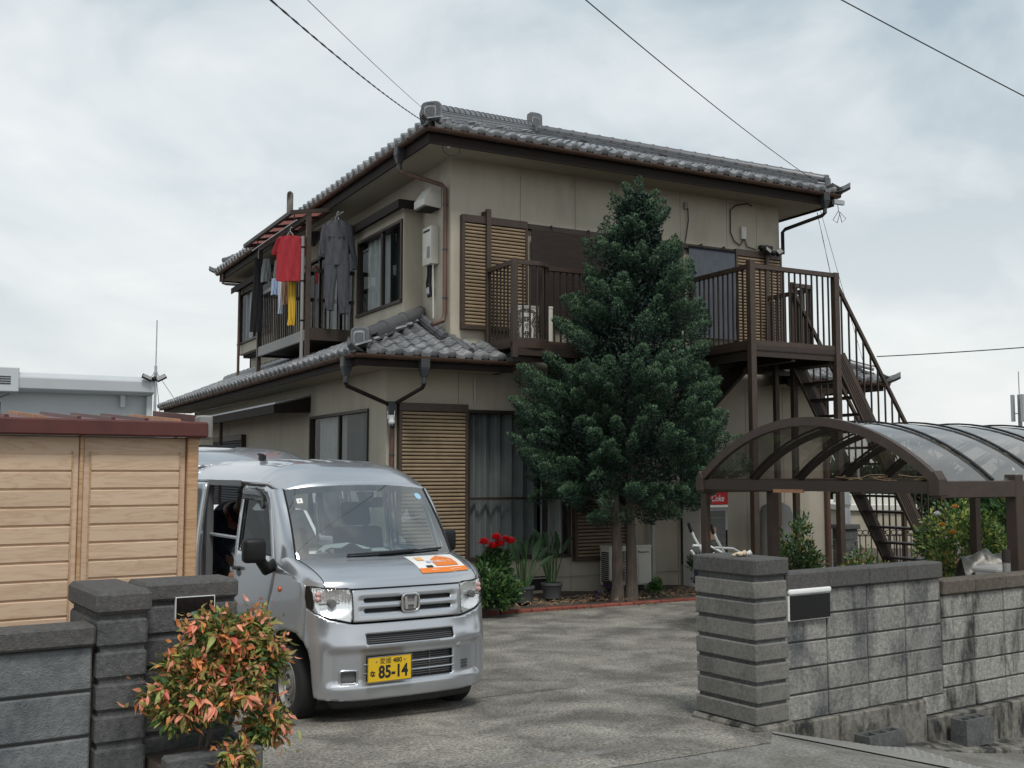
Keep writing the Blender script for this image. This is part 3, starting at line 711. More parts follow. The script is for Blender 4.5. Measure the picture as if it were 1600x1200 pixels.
# straight rib down the front strip at the upper wall corner
ridge(LROOF, (UL+.02, .0, LE['z']+LS*.72+.03), (UL+.02, LE['v']+.06, LE['z']+.06), 1, w=.12, lh=.04, cap=.055, seg=.25)
upturn(LROOF, o0, -1, -1)
b = MB(); b.prism([(LE['v']+.02, 3.56),(0,3.62+LS*.7),(0,3.45),(LE['v']+.1,3.46)], lambda p: (LUR-.02,p[0],p[1]), lambda p: (LUR+.05,p[0],p[1])); b.build('verge_board', 'brown_lit', H)
SLw = (-.80, 1.55, -.60, 13.6)
b = MB(); b.box(SLw[0], LUR-.03, SLw[2], -.02, LSOF, LSOF+.02); b.box(SLw[0], LL-.002, -.02, SLw[3], LSOF, LSOF+.02); b.build('lower_soffit', 'soffit', H)
b = MB(); b.box(SLw[0]-.03, LUR, SLw[2]-.03, SLw[2]-.001, LSOF-.03, 3.60); b.box(SLw[0]-.03, SLw[0]-.001, SLw[2]-.001, SLw[3], LSOF-.03, 3.60); b.build('lower_fascia_board', 'fascia', H)
gutter((SLw[0]-.092, SLw[2]-.092, 3.59), (LUR+.06, SLw[2]-.092, 3.585), (0,-1,0)); gutter((SLw[0]-.092, SLw[2]-.092, 3.59), (SLw[0]-.092, SLw[3], 3.57), (-1,0,0))
# lower roof, right part
RE = dict(u=9.40, v=-.75, z=3.60); RU0 = 7.0
b = MB(); RT = RE['u']-UR; rz_ = RE['z']+LS*RT
b.add([(x,y,z-.03) for x,y,z in [(RU0,RE['v'],RE['z']),(RE['u'],RE['v'],RE['z']),(RE['u'],13.9,RE['z']),(UR,13.9,rz_),(UR,RE['v']+RT,rz_),(UR,0,RE['z']+LS*.75),(RU0,0,RE['z']+LS*.75)]], [(0,1,5,6),(1,4,5),(1,2,3,4)])
RROOF = b.build('side_roof', 'fascia', H, fixn=False)
rft = slope_tiles((RU0,RE['v'],RE['z']), (1,0,0), (0,1,0), LS, RE['u']-RU0, lambda c: c.y-RE['v'] < RE['u']-c.x+.05 and (c.x > UR+.02 or c.y < -.09))
rrt = slope_tiles((RE['u'],RE['v'],RE['z']), (0,1,0), (-1,0,0), LS, 13.9-RE['v'], lambda c: RE['u']-c.x < c.y-RE['v']+.05 and c.x > UR+.02)
put_tiles(RROOF, rft, lambda t_: True); put_tiles(RROOF, rrt, lambda t_: False)
hc = Vector((RE['u'],RE['v'],RE['z'])); ht = Vector((UR+.02, RE['v']+RT, rz_)); ridge(RROOF, hc.lerp(ht, .12)+nz_*.5, ht+nz_*.5, 2, w=.2, lh=.05, cap=.085, seg=.4)
upturn(RROOF, hc, 1, -1)
b = MB(); b.box(RU0, 9.27, -.62, -.002, LSOF, LSOF+.02); b.box(LR+.002, 9.27, -.002, 13.6, LSOF, LSOF+.02); b.build('side_soffit', 'soffit', H)
b = MB(); b.box(RU0, 9.30, -.65, -.621, LSOF-.03, 3.58); b.box(9.271, 9.30, -.62, 13.6, LSOF-.03, 3.58); b.build('side_fascia_board', 'fascia', H)
gutter((RU0, -.71, 3.56), (9.36, -.71, 3.56), (0,-1,0)); gutter((9.362, -.71, 3.56), (9.362, 13.6, 3.54), (1,0,0))
# --- downpipes
def dpipe(pts, r=.032, m='pipe_brown', clips=()):
    o = MB().tube(pts, r, 10).build('downpipe', m, H, smooth=50)
    for c in clips: MB().lathe([(r+.006,-.012),(r+.006,.012)], 10, c).build('pipe_clip', 'gutter_box', o)
    return o
def hopper(x, y, z):
    b = MB(); b.box(x-.07, x+.07, y-.07, y+.07, z-.02, z+.12); b.prism([(-.07,-.07),(.07,-.07),(.07,.07),(-.07,.07)], lambda p: (x+p[0],y+p[1],z-.02), lambda p: (x+p[0]*.55,y+p[1]*.55,z-.14)); b.lathe([(.038,-.24),(.038,-.13)], 10, (x,y,z)); b.build('gutter_hopper', 'gutter_box', H, bevel=.008)
hopper(.17, .35, 6.80); dpipe([(.17,.35,6.58),(.18,.35,6.54),(.78,.12,6.36),(.83,.10,6.30),(.83,.10,4.35),(.80,.09,4.25),(.60,.05,4.17)], .035, 'pipe_brown', [(.83,.10,z) for z in (6.05,5.35,4.6)])
hopper(-.89, -.35, 3.44); hopper(.15, -.69, 3.44)
dpipe([(-.89,-.35,3.20),(-.87,-.34,3.16),(-.16,-.06,2.95),(-.10,-.05,2.90)], .03, 'fascia'); dpipe([(.15,-.69,3.20),(.14,-.66,3.15),(-.04,-.08,2.95),(-.06,-.055,2.9)], .03, 'fascia')
b = MB(); b.box(-.15, -.02, -.12, -.012, 2.78, 2.98); b.build('pipe_joint', 'gutter_box', H, bevel=.01)
dpipe([(-.075,-.06,2.8),(-.075,-.06,.05)], .036, 'pipe_brown', [(-.075,-.06,z) for z in (2.2,1.2)])
hopper(7.92, -.69, 6.80); dpipe([(7.92,-.69,6.58),(7.90,-.64,6.53),(7.55,-.07,6.36),(7.50,-.05,6.30),(7.50,-.05,5.9)], .033, 'fascia')
dpipe([(.20,11.9,6.85),(.20,11.9,6.62),(.24,11.75,6.58),(.46,11.4,6.52),(.47,11.3,6.45),(.47,11.3,4.2)], .033, 'pipe_brown')
for x in (4.12, 4.50): dpipe([(x,-.12,2.4),(x,-.12,.05)], .038, 'pipe_white', [(x,-.12,1.1)])
dpipe([(8.44,-.06,3.3),(8.44,-.06,.0)], .05, 'pipe_brown', [(8.44,-.06,2.1)])
dpipe([(1.28,-.04,3.40),(1.28,-.04,2.98)], .012, 'pipe_white'); 
# lean-to roof on the left side
b = MB(); b.prism([(-.142,3.29),(-.78,3.13),(-.78,3.16),(-.142,3.32)], lambda p: (p[0],3.62,p[1]), lambda p: (p[0],12.5,p[1])); LT = b.build('lean_to_roof', 'galv', H)
b = MB(); b.box(-.80, -.73, 3.6, 12.5, 2.97, 3.125); b.prism([(-.142,3.27),(-.73,3.12),(-.73,2.97),(-.142,3.0)], lambda p: (p[0],3.6,p[1]), lambda p: (p[0],3.66,p[1])); b.build('beam', 'fascia', LT)
for v in (7.6, 12.3): MB().box(-.79, -.73, v, v+.06, 0, 2.97).build('post', 'fascia', LT)
shutter('louvre_shutter', 'v', LL, 8.0, 10.6, .9, 2.75, m='blind_grey', fm='brown_metal')
# reed blinds
t = thing('reed_blind', 'dark brown reed blind hung over the upper front window', 'blind', (0,-.1,0))
b = MB(); b.grid(lambda a, c: (2.22+2.98*a, -.03+.012*math.sin(c*9), 4.35+1.44*c), 8, 12); o = b.build('screen', 'blind_brown', t, fixn=False)
b = MB()
for i in range(90): z = 4.36+1.43*i/90; b.box(2.22, 5.2, -.045+.012*math.sin((z-4.35)/1.44*9), -.036+.012*math.sin((z-4.35)/1.44*9), z, z+.010)
stuff(b.build('reeds', 'blind_brown', t))
for x in (2.6, 3.3, 4.2, 4.9): MB().tube([(x,.09,5.86),(x,-.02,5.87),(x,-.03,5.80)], .012, 5).build('hook', 'black_plastic', t)
t = thing('grey_blind', 'blue grey woven sun blind beside the upper right shutter', 'blind', (0,-.1,0))
b = MB(); b.grid(lambda a, c: (5.32+1.0*a, -.03+.01*math.sin(c*8), 4.25+1.55*c), 6, 12); b.build('screen', 'blind_grey', t, fixn=False)
MB().tube([(5.3,-.03,5.81),(6.34,-.03,5.81)], .016, 6).build('bar', 'black_plastic', t)
for x in (5.6, 6.1): MB().tube([(x,.09,5.87),(x,-.02,5.88),(x,-.03,5.82)], .012, 5).build('hook', 'black_plastic', t)
# ------------------------------------------------------------------ front balcony, landing and stair (brown aluminium)
T = thing('balcony_staircase', 'dark brown aluminium balcony with landing and open stair on the house front', 'balcony')
DK, RT_ = 3.88, 5.07
def arc(cx, cy, r, a0, a1, n=6): return [(cx+r*math.cos(R(a0+(a1-a0)*i/n)), cy+r*math.sin(R(a0+(a1-a0)*i/n))) for i in range(n+1)]
run = [(1.46,-.12),(1.46,-.97)] + [(1.80,-.99)] + arc(1.85,-.74,.25,-90,0) + [(2.10,-.72)]
run2 = [(2.10,-.72),(4.40,-.72)] + arc(4.49,-.72-.25+.0,.25,90,0)[1:] + [(4.74,-1.1),(4.74,-2.35)]
run3 = [(4.74,-2.35),(6.45,-2.35)]
run4 = [(6.50,-1.37),(6.75,-1.37)] + arc(6.75,-1.07,.30,-90,0)[1:] + [(7.05,-.12)]
def flat_rail(name, pts, z0, z1, w, parent=T, m='brown_lit'):
    b = MB(); n = len(pts); vs = []
    for i, (x, y) in enumerate(pts):
        a = Vector(pts[max(i-1,0)]); c = Vector(pts[min(i+1,n-1)]); d = (c-a).normalized(); nn = Vector((-d.y, d.x))*w/2
        vs += [(x+nn.x,y+nn.y,z0),(x-nn.x,y-nn.y,z0),(x-nn.x,y-nn.y,z1),(x+nn.x,y+nn.y,z1)]
    b.add(vs, [(i*4+k, i*4+(k+1)%4, (i+1)*4+(k+1)%4, (i+1)*4+k) for i in range(n-1) for k in range(4)]+[(3,2,1,0),((n-1)*4,(n-1)*4+1,(n-1)*4+2,(n-1)*4+3)])
    return b.build(name, m, parent, smooth=35)
balm = MB().box(-.011, .011, -.011, .011, 0, 1).mesh('baluster', 'brown_alu')
def balusters(pts, z0, z1, sp, parent):
    pts = [Vector(p) for p in pts]; acc = sp*.6
    for a, c in zip(pts, pts[1:]):
        L_ = (c-a).length; d = (c-a)/max(L_, 1e-6); 
        while acc < L_:
            p = a+d*acc; link('baluster', balm, parent, loc=(p.x, p.y, z0)).scale = (1, 1, z1-z0); acc += sp
        acc -= L_
def railing(pts, sp=.115, z0=DK, z1=RT_, bot=.10):
    r = flat_rail('railing', pts, z1-.065, z1, .075); flat_rail('bottom_rail', pts, z0-.11, z0+.04, .05, r)
    balusters(pts, z0+.04, z1-.066, sp, r); return r
for p in (run, run2, run3, run4): railing(p)
pm = lambda w, z0, z1: MB().box(-w/2, w/2, -w/2, w/2, z0, z1).mesh('post', 'brown_lit', bevel=.005)
for x, y, w, z0, z1 in ((1.46,-.12,.075,3.70,6.0),(1.46,-.97,.08,3.62,5.09),(2.06,-.74,.07,3.75,5.0),(4.70,-1.0,.07,3.75,5.0),(4.74,-2.35,.10,-.05,5.13),(6.45,-2.35,.10,-.05,5.08),(6.14,-1.30,.08,-.05,3.75),(6.53,-1.30,.09,-.05,5.10),(7.05,-.12,.07,3.7,6.0),(6.95,-.35,.06,3.85,4.95)):
    link('post', pm(w, z0, z1), T, loc=(x, y, 0))
for x in (1.46, 7.05): MB().box(x-.06, x+.06, -.085, -.001, 5.9, 5.97).build('bracket', 'brown_alu', T)
b = MB(); b.box(1.42, 4.70, -.98, -.14, DK-.10, DK-.03); b.box(4.701, 6.49, -2.38, -.14, DK-.10, DK-.03); b.box(6.491, 7.1, -1.38, -.14, DK-.10, DK-.03); b.build('deck', 'brown_metal', T)
b = MB()
for y in (-.5, -.95): b.box(1.5, 6.4, y-.04, y+.04, DK-.22, DK-.102)
for x in (4.78, 5.6, 6.38): b.box(x-.04, x+.04, -2.3, -.16, DK-.24, DK-.104)
b.box(4.78, 6.42, -2.36, -2.32, DK-.2, DK-.11); b.box(1.5, 7.0, -.9, -.86, DK-.3, DK-.225); b.build('joists', 'brown_metal', T)
for x in (2.6, 4.2): MB().prism([(-.02,3.75),(-.85,3.75),(-.85,3.66),(-.12,3.15),(-.02,3.15)], lambda p: (x-.025,p[0],p[1]), lambda p: (x+.025,p[0],p[1])).build('bracket', 'brown_metal', T)
MB().prism([(-.02,3.75),(-1.2,3.75),(-1.2,3.55),(-.25,2.95),(-.02,2.95)], lambda p: (5.55,p[0],p[1]), lambda p: (5.62,p[0],p[1])).build('bracket', 'brown_metal', T)
# stair
S0, S1 = (6.50, 3.84), (8.72, .16)
def sp_(t, y, dz=0): return (S0[0]+(S1[0]-S0[0])*t, y, S0[1]+(S1[1]-S0[1])*t+dz)
for y in (-2.35, -1.40):
    st = MB().bar(sp_(0,y,-.08), sp_(1,y,-.04), .045, .25, up=(1,0,.6)).build('stringer', 'brown_lit', T)
    b = MB()
    for k in (-.085,-.04,.005,.05): b.bar(Vector(sp_(0,y-.026,-.08))+Vector((.43,0,.26))*k*1.7, Vector(sp_(1,y-.026,-.04))+Vector((.43,0,.26))*k*1.7, .006, .012, up=(1,0,.6))
    b.build('rib', 'brown_metal', st)
trm = MB().box(-.13, .13, -2.325, -1.425, -.018, .018).mesh('tread', 'brown_metal', bevel=.004)
for i in range(14): x, _, z = sp_((i+.6)/14, 0); link('tread', trm, T, loc=(x, 0, z-.02))
for y in (-2.35, -1.40):
    h0 = Vector((6.47, y, 4.92)); h1 = Vector((8.95, y, 1.22))
    r = MB().bar(h0, h1, .05, .05).build('handrail', 'brown_lit', T)
    for i in range(16):
        t_ = (i+.7)/16.4; p = h0.lerp(h1, t_); zb = S0[1]+(S1[1]-S0[1])*min(1, (p.x-S0[0])/(S1[0]-S0[0]))
        link('baluster', balm, r, loc=(p.x, y, zb-.05)).scale = (1, 1, p.z-zb+.05)
    MB().box(8.86, 8.93, y-.035, y+.035, .0, 1.28).build('newel_post', 'brown_lit', T, bevel=.004)
# ------------------------------------------------------------------ laundry balcony on the left side
T2 = thing('laundry_balcony', 'brown laundry balcony with pink roof panels on the left upper wall', 'balcony')
bx('deck', 'brown_metal', T2, -.24, .86, 3.47, 6.62, 4.30, 4.44)
MB().box(-.30, -.245, 3.42, 6.68, 4.26, 4.45).build('side_beam', 'grey_plastic', T2, bevel=.006)
MB().box(-.243, .86, 3.40, 3.455, 4.26, 4.47).build('end_beam', 'brown_metal', T2)
bx('end_beam', 'brown_metal', T2, -.243, .86, 6.63, 6.68, 4.26, 4.47)
for y in (3.45, 6.65): MB().box(-.315, -.235, y-.04, y+.04, 3.92, 6.45).build('post', 'brown_lit', T2, bevel=.005)
r = MB().box(-.30, -.245, 3.49, 6.61, 5.47, 5.54).build('railing', 'grey_plastic', T2); balusters([(-.27,3.49),(-.27,6.6)], 4.45, 5.47, .125, r)
r = MB().box(-.23, .86, 3.42, 3.48, 5.47, 5.54).build('railing', 'brown_metal', T2); balusters([(-.23,3.45),(.86,3.45)], 4.47, 5.47, .14, r)
r = MB().box(-.23, .86, 6.62, 6.68, 5.47, 5.54).build('railing', 'brown_metal', T2); balusters([(-.23,6.65),(.86,6.65)], 4.47, 5.47, .14, r)
zc_ = lambda u: 6.55+.17*(u+.52)
b = MB(); b.bar((-.52,3.66,6.55),(-.52,6.95,6.55), .06, .07); b.bar((-.52,3.68,6.55),(.20,3.68,zc_(.2)), .05, .07); b.bar((-.52,6.93,6.55),(.20,6.93,zc_(.2)), .05, .07); b.bar((.2,3.66,zc_(.2)),(.2,6.95,zc_(.2)), .05, .06)
b.bar((-.27,3.42,6.46),(-.27,6.7,6.46), .07, .09)
cf = b.build('canopy_frame', 'brown_metal', T2)
for i in range(1, 5): y = 3.68+3.25*i/5; MB().bar((-.52,y,6.55),(.20,y,zc_(.2)), .035, .05).build('rafter', 'brown_metal', cf)
for i in range(5):
    y0 = 3.70+3.25*i/5; y1 = y0+.62
    MB().add([(-.5,y0,6.588),(-.5,y1,6.588),(.2,y1,zc_(.2)+.03),(.2,y0,zc_(.2)+.03)], [(0,1,2,3)]).build('roof_panel', 'canopy_pink', cf, fixn=False)
t = thing('rain_pipe', 'pale drain pipe standing beside the laundry balcony post', 'pipe')
MB().tube([(-.36,3.50,6.1),(-.36,3.50,3.92)], .030, 10).build('pipe', 'grey_plastic', t, smooth=50)
for z in (5.9, 5.3, 4.6): MB().lathe([(.036,-.012),(.042,.012)], 10, (-.36,3.5,z)).build('clamp', 'black_plastic', t)
t = thing('flue_pipe', 'round weathered flue pipe rising above the laundry balcony roof', 'flue', (-.1,5.22,0))
MB().tube([(0,0,6.6),(0,0,7.27)], .062, 14).build('pipe', 'wall_base', t, smooth=50); MB().lathe([(.055,7.27),(.06,7.30),(.03,7.335)], 14).build('cap', 'wall_base', t)
# laundry poles
t = thing('laundry_pole', 'steel laundry pole running under the balcony canopy', 'pole')
MB().tube([(-.45,3.6,6.40),(-.45,6.6,6.40)], .013, 8).build('pole', 'steel', t, smooth=50)
for y in (3.75, 6.2): MB().tube([(-.45,y,6.54),(-.45,y,6.38)], .01, 6).build('hanger_arm', 'brown_metal', t)
t = thing('laundry_pole', 'steel laundry pole beside the bay window carrying grey overalls', 'pole')
MB().tube([(.12,2.75,6.43),(.12,6.6,6.42)], .013, 8).build('pole', 'steel', t, smooth=50)
# ------------------------------------------------------------------ laundry; cloth is built facing the street
CR = R(61.77-90)
def cloth(name, label, cat, loc, rows, m, hang=True, thick=.05, rz=CR, group=None, extra=None):
    """rows: (z, xl, xr) from the top; a soft closed shell with folds"""
    t = thing(name, label, cat, loc, rz, group); b = MB(); n = 22; vs = []
    def shell(rows, m_, nm, ph=0, th=thick):
        b = MB(); vs = []; K = len(rows); NS = 5*K
        zs = [r_[0] for r_ in rows]
        for j in range(NS+1):
            f = j/NS*(K-1); i = min(int(f), K-2); g = f-i
            z, xl, xr = [rows[i][k]*(1-g)+rows[i+1][k]*g for k in range(3)]
            for side in (-1, 1):
                rng_ = range(n+1) if side < 0 else range(n, -1, -1)
                for k in rng_:
                    a = k/n; x = xl+(xr-xl)*a; env = math.sin(math.pi*a)**.5
                    fold = .016*math.sin(a*17+ph+j*.25)+.010*math.sin(a*31+ph*2-j*.4)
                    vs.append((x, side*th*env*.5+fold*(.3+.7*j/NS)*env, z+.006*math.sin(a*9+ph) * (j/NS)))
        w = 2*(n+1)
        b.add(vs, [(j*w+k, j*w+(k+1)%w, (j+1)*w+(k+1)%w, (j+1)*w+k) for j in range(NS) for k in range(w)])
        return b.build(nm, m_, t, smooth=70, fixn=True)
    shell(rows, m, 'fabric', random.random()*6)
    if extra: extra(t, shell)
    if hang:
        z0 = rows[0][0]; w_ = (rows[0][2]-rows[0][1])*.5
        b = MB(); b.tube([(-w_*.85,0,z0-.05),(-w_*.3,0,z0+.05),(0,0,z0+.08),(w_*.3,0,z0+.05),(w_*.85,0,z0-.05)], .008, 6)
        b.tube([(0,0,z0+.08),(0,0,z0+.13),(.02,0,z0+.16),(.035,0,z0+.14)], .006, 5); b.build('hanger', 'galv', t)
    return t
def sleeves(zs):
    def f(t, shell):
        for s in (-1, 1):
            rows = [(z, min(s*a, s*c), max(s*a, s*c)) for z, a, c in zs]; shell(rows, t.children[0].data.materials[0], 'sleeve', s, .07)
    return f
cloth('t_shirt', 'bright red t-shirt hanging from the laundry balcony canopy', 't-shirt', (-.52,3.75,0),
      [(6.14,-.10,.10),(6.12,-.20,.20),(6.04,-.235,.235),(5.84,-.235,.235),(5.56,-.235,.235),(5.32,-.235,.24)], 'shirt_red', extra=sleeves([(6.085,.17,.23),(5.96,.21,.285),(5.84,.225,.325),(5.79,.24,.31)]))
def legs(t, shell):
    shell([(5.56,-.22,.03),(5.2,-.20,-.01),(4.85,-.19,-.03),(4.76,-.17,-.03)], 'cloth_grey', 'trouser_leg', 1, .12)
    shell([(5.56,-.02,.24),(5.2,.02,.23),(4.85,.04,.225),(4.70,.06,.22)], 'cloth_grey', 'trouser_leg', 3, .12)
    shell([(6.27,-.26,-.14),(6.0,-.30,-.19),(5.76,-.325,-.20),(5.70,-.32,-.21)], 'cloth_grey', 'sleeve', 2, .10)
    shell([(6.27,.16,.28),(6.0,.21,.31),(5.66,.26,.36),(5.48,.27,.37)], 'cloth_grey', 'sleeve', 4, .10)
    for x in (-.09, .10): MB().box(x-.055, x+.055, -.07, -.062, 6.03, 6.055).build('pocket_flap', 'black_plastic', t)
cloth('overalls', 'grey work overalls hanging beside the bay window', 'overalls', (.13,3.12,0),
      [(6.36,-.06,.06),(6.33,-.16,.17),(6.24,-.23,.24),(5.95,-.21,.22),(5.72,-.20,.21),(5.56,-.22,.24)], 'cloth_grey', thick=.13, extra=legs)
def small(lbl, nm, cat, x, y, rows, m, hang=False): cloth(nm, lbl, cat, (x, y, 0), rows, m, hang=hang, thick=.03)
small('pale blue towel hanging left of the red t-shirt', 'towel', 'towel', -.42, 5.0, [(5.58,-.07,.07),(5.4,-.075,.07),(5.27,-.08,.07)], 'cloth_blue')
small('white long sock hanging left of the red t-shirt', 'legging', 'leggings', -.42, 4.62, [(5.62,-.05,.06),(5.3,-.05,.05),(5.0,-.045,.04),(4.86,-.05,.05)], 'cloth_white')
small('tan cloth hanging below the red t-shirt', 'cloth_piece', 'cloth', -.42, 4.25, [(5.6,-.09,.09),(5.2,-.10,.09),(4.98,-.085,.08)], 'cloth_tan')
small('yellow trousers hanging below the red t-shirt', 'trousers', 'trousers', -.42, 3.90, [(5.6,-.07,.07),(5.2,-.07,.065),(4.7,-.065,.06),(4.56,-.08,.05)], 'cloth_yellow')
small('black garment hanging at the far end of the laundry balcony', 'black_trousers', 'trousers', -.40, 6.35, [(6.2,-.06,.08),(5.6,-.10,.11),(5.1,-.13,.12),(4.72,-.14,.10)], 'cloth_black')
small('pale grey shirt hanging at the far post of the laundry balcony', 'grey_shirt', 'shirt', -.36, 5.9, [(6.12,-.05,.08),(5.9,-.09,.10),(5.66,-.10,.08)], 'curtain_grey')
small('dark grey t-shirt hanging behind the laundry balcony railing', 'dark_shirt', 'shirt', -.05, 5.6, [(6.15,-.12,.12),(6.05,-.22,.22),(5.8,-.24,.24),(5.35,-.24,.24)], 'grey_plastic', True)
small('red cloth hanging between the post and the grey overalls', 'red_towel', 'towel', .15, 4.3, [(5.75,-.03,.03),(5.55,-.04,.04),(5.42,-.03,.03)], 'shirt_red')
small('black cap like garment on a hanger above the overalls', 'dark_garment', 'garment', .0, 4.0, [(6.33,-.04,.10),(6.2,-.10,.12),(6.05,-.06,.03)], 'cloth_black')
# ------------------------------------------------------------------ carport
T = thing('arched_carport', 'brown framed arched carport with smoky translucent roof behind the block wall', 'carport')
CU0, CU1, CV0, CV1, CZ, CRise = 1.88, 6.9, -8.07, -4.76, 1.87, .60
half = (CV1-CV0)/2; rad = (half*half+CRise*CRise)/(2*CRise); cc = CZ+CRise-rad; am = math.asin(half/rad)
def cp(u, a, dr=0): t_ = -am+2*am*a; return (u, (CV0+CV1)/2+(rad+dr)*math.sin(t_), cc+(rad+dr)*math.cos(t_))
def arcrib(u, w, h, m, nm, dr=0):
    b = MB(); n = 24; vs = []
    for i in range(n+1):
        a = i/n
        for du, d_ in ((-w/2,-h/2),(w/2,-h/2),(w/2,h/2),(-w/2,h/2)): vs.append(cp(u+du, a, d_+dr))
    b.add(vs, [(i*4+k, i*4+(k+1)%4, (i+1)*4+(k+1)%4, (i+1)*4+k) for i in range(n) for k in range(4)]+[(3,2,1,0),(n*4,n*4+1,n*4+2,n*4+3)])
    return b.build(nm, m, T, smooth=35)
arcrib(CU0, .06, .088, 'brown_lit', 'end_arch', .0); arcrib(CU1, .06, .088, 'brown_lit', 'end_arch', .0)
k = 0; nr = 7
for i in range(1, nr): 
    u = CU0+(CU1-CU0)*i/nr; arcrib(u, .045, .06, 'brown_alu', 'rib', -.045); arcrib(u, .035, .018, 'black_plastic', 'rib_cap', .016)
for i in range(nr):
    u0 = CU0+(CU1-CU0)*i/nr+.002; u1 = CU0+(CU1-CU0)*(i+1)/nr-.002
    MB().grid(lambda a, c: cp(u0+(u1-u0)*a, c), 1, 28).build('roof_panel', 'carport_poly', T, smooth=60, fixn=False)
for v, s in ((CV0, -1), (CV1, 1)):
    MB().box(CU0-.03, CU1+.03, v-.055, v+.055, CZ-.15, CZ+.005).build('eave_beam', 'brown_lit', T, bevel=.008)
    MB().prism([(-.06,CZ-.13),(.06,CZ-.13),(.06,CZ+.02),(0,CZ+.10),(-.06,CZ+.02)], lambda p: (CU0-.05,v+p[0],p[1]), lambda p: (CU0+.055,v+p[0],p[1])).build('corner_cap', 'brown_lit', T, bevel=.006)
MB().box(CU0-.025, CU0+.035, CV0+.06, CV1-.06, CZ-.11, CZ-.005).build('tie_beam', 'brown_metal', T)
MB().box(CU1-.025, CU1+.035, CV0+.06, CV1-.06, CZ-.11, CZ-.005).build('tie_beam', 'brown_metal', T)
for u, v, w in ((1.92,CV1,.065),(2.93,CV1,.11),(6.5,CV1,.1)):
    MB().box(u-w/2, u+w/2, v-.05, v+.05, .05, CZ-.15).build('post', 'brown_lit', T, bevel=.005)
for u in (2.90, 5.6): MB().box(u-.055, u+.055, CV0-.06, CV0+.06, -.05, CZ+.06).build('post', 'brown_lit', T, bevel=.006)
b = MB(); pr = random.Random(5)
for i in range(6):
    p = Vector((CU0+.02, -7.3+pr.uniform(-.5,.5), CZ+.01)); pts = [p]
    for j in range(5): p = p+Vector((pr.uniform(-.02,.02), pr.uniform(-.16,.16), pr.uniform(-.005,.02))); pts.append(p.copy())
    b.tube(pts, .0035, 4)
t = thing('dry_vine', 'tangle of dry brown twigs lying on the carport tie beam', 'twigs'); b.build('twigs', 'straw', t)
t = thing('post_sleeve', 'short grey brown pole with dark cap beside the carport post', 'pole', w2(3.42,.40,0))
MB().tube([(0,0,0),(0,0,1.13)], .035, 12).build('pole', 'grey_plastic', t, smooth=50); MB().tube([(0,0,1.131),(0,0,1.25)], .038, 12).build('cap', 'brown_alu', t, smooth=50)
t = thing('wooden_board', 'short orange wooden board fixed under the carport tie beam', 'board', (1.86,-6.2,1.74))
MB().box(-.01, .01, -.22, .22, 0, .035).build('board', 'rust', t)
# ------------------------------------------------------------------ shed, garage
T = thing('storage_shed', 'wood grained storage shed with dark red roof behind the low wall', 'shed', w2(-3.79,1.19,.17), RZ)
def wood(name, c1, c2):
    m = mat(name, c1, .6, var=.0); N = m.node_tree.nodes; Lk = m.node_tree.links; bs = N['Principled BSDF']
    g = N.new('ShaderNodeNewGeometry'); oi = N.new('ShaderNodeObjectInfo'); mp = N.new('ShaderNodeMapping'); mp.inputs['Scale'].default_value = (1.6,1.6,13)
    ad = N.new('ShaderNodeVectorMath'); ad.operation = 'MULTIPLY_ADD'; ad.inputs[1].default_value = (7,5,3)
    cb = N.new('ShaderNodeCombineXYZ')
    for i in range(3): Lk.new(oi.outputs['Random'], cb.inputs[i])
    Lk.new(cb.outputs[0], ad.inputs[0]); Lk.new(g.outputs['Position'], ad.inputs[2]); Lk.new(ad.outputs[0], mp.inputs[0])
    n = N.new('ShaderNodeTexNoise'); n.inputs['Scale'].default_value = 1.5; n.inputs['Detail'].default_value = 3; n.inputs['Distortion'].default_value = 1.2; Lk.new(mp.outputs[0], n.inputs['Vector'])
    w = N.new('ShaderNodeMath'); w.operation = 'MULTIPLY'; w.inputs[1].default_value = 9; Lk.new(n.outputs['Fac'], w.inputs[0])
    fr = N.new('ShaderNodeMath'); fr.operation = 'PINGPONG'; fr.inputs[1].default_value = 1; Lk.new(w.outputs[0], fr.inputs[0])
    pw = N.new('ShaderNodeMath'); pw.operation = 'POWER'; pw.inputs[1].default_value = 2.2; Lk.new(fr.outputs[0], pw.inputs[0])
    mx = N.new('ShaderNodeMix'); mx.data_type = 'RGBA'; mx.inputs[6].default_value = (*c1,1); mx.inputs[7].default_value = (*c2,1); Lk.new(pw.outputs[0], mx.inputs[0])
    m2 = N.new('ShaderNodeMapRange'); Lk.new(oi.outputs['Random'], m2.inputs['Value']); m2.inputs['To Min'].default_value = .92; m2.inputs['To Max'].default_value = 1.06
    vm = N.new('ShaderNodeVectorMath'); vm.operation = 'SCALE'; Lk.new(mx.outputs[2], vm.inputs[0]); Lk.new(m2.outputs[0], vm.inputs['Scale']); Lk.new(vm.outputs[0], bs.inputs['Base Color'])
wood('wood_panel', (.56,.41,.29), (.48,.33,.22)); wood('wood_post', (.48,.31,.18), (.36,.20,.10))
SH, SD, SW = 1.99, 1.0, 2.4
MB().box(-SW, 0, .05, SD, 0, SH).build('body', 'wood_panel', T)
MB().box(-.065, .0, -.03, .049, 0, SH).build('corner_post', 'wood_post', T, bevel=.006)
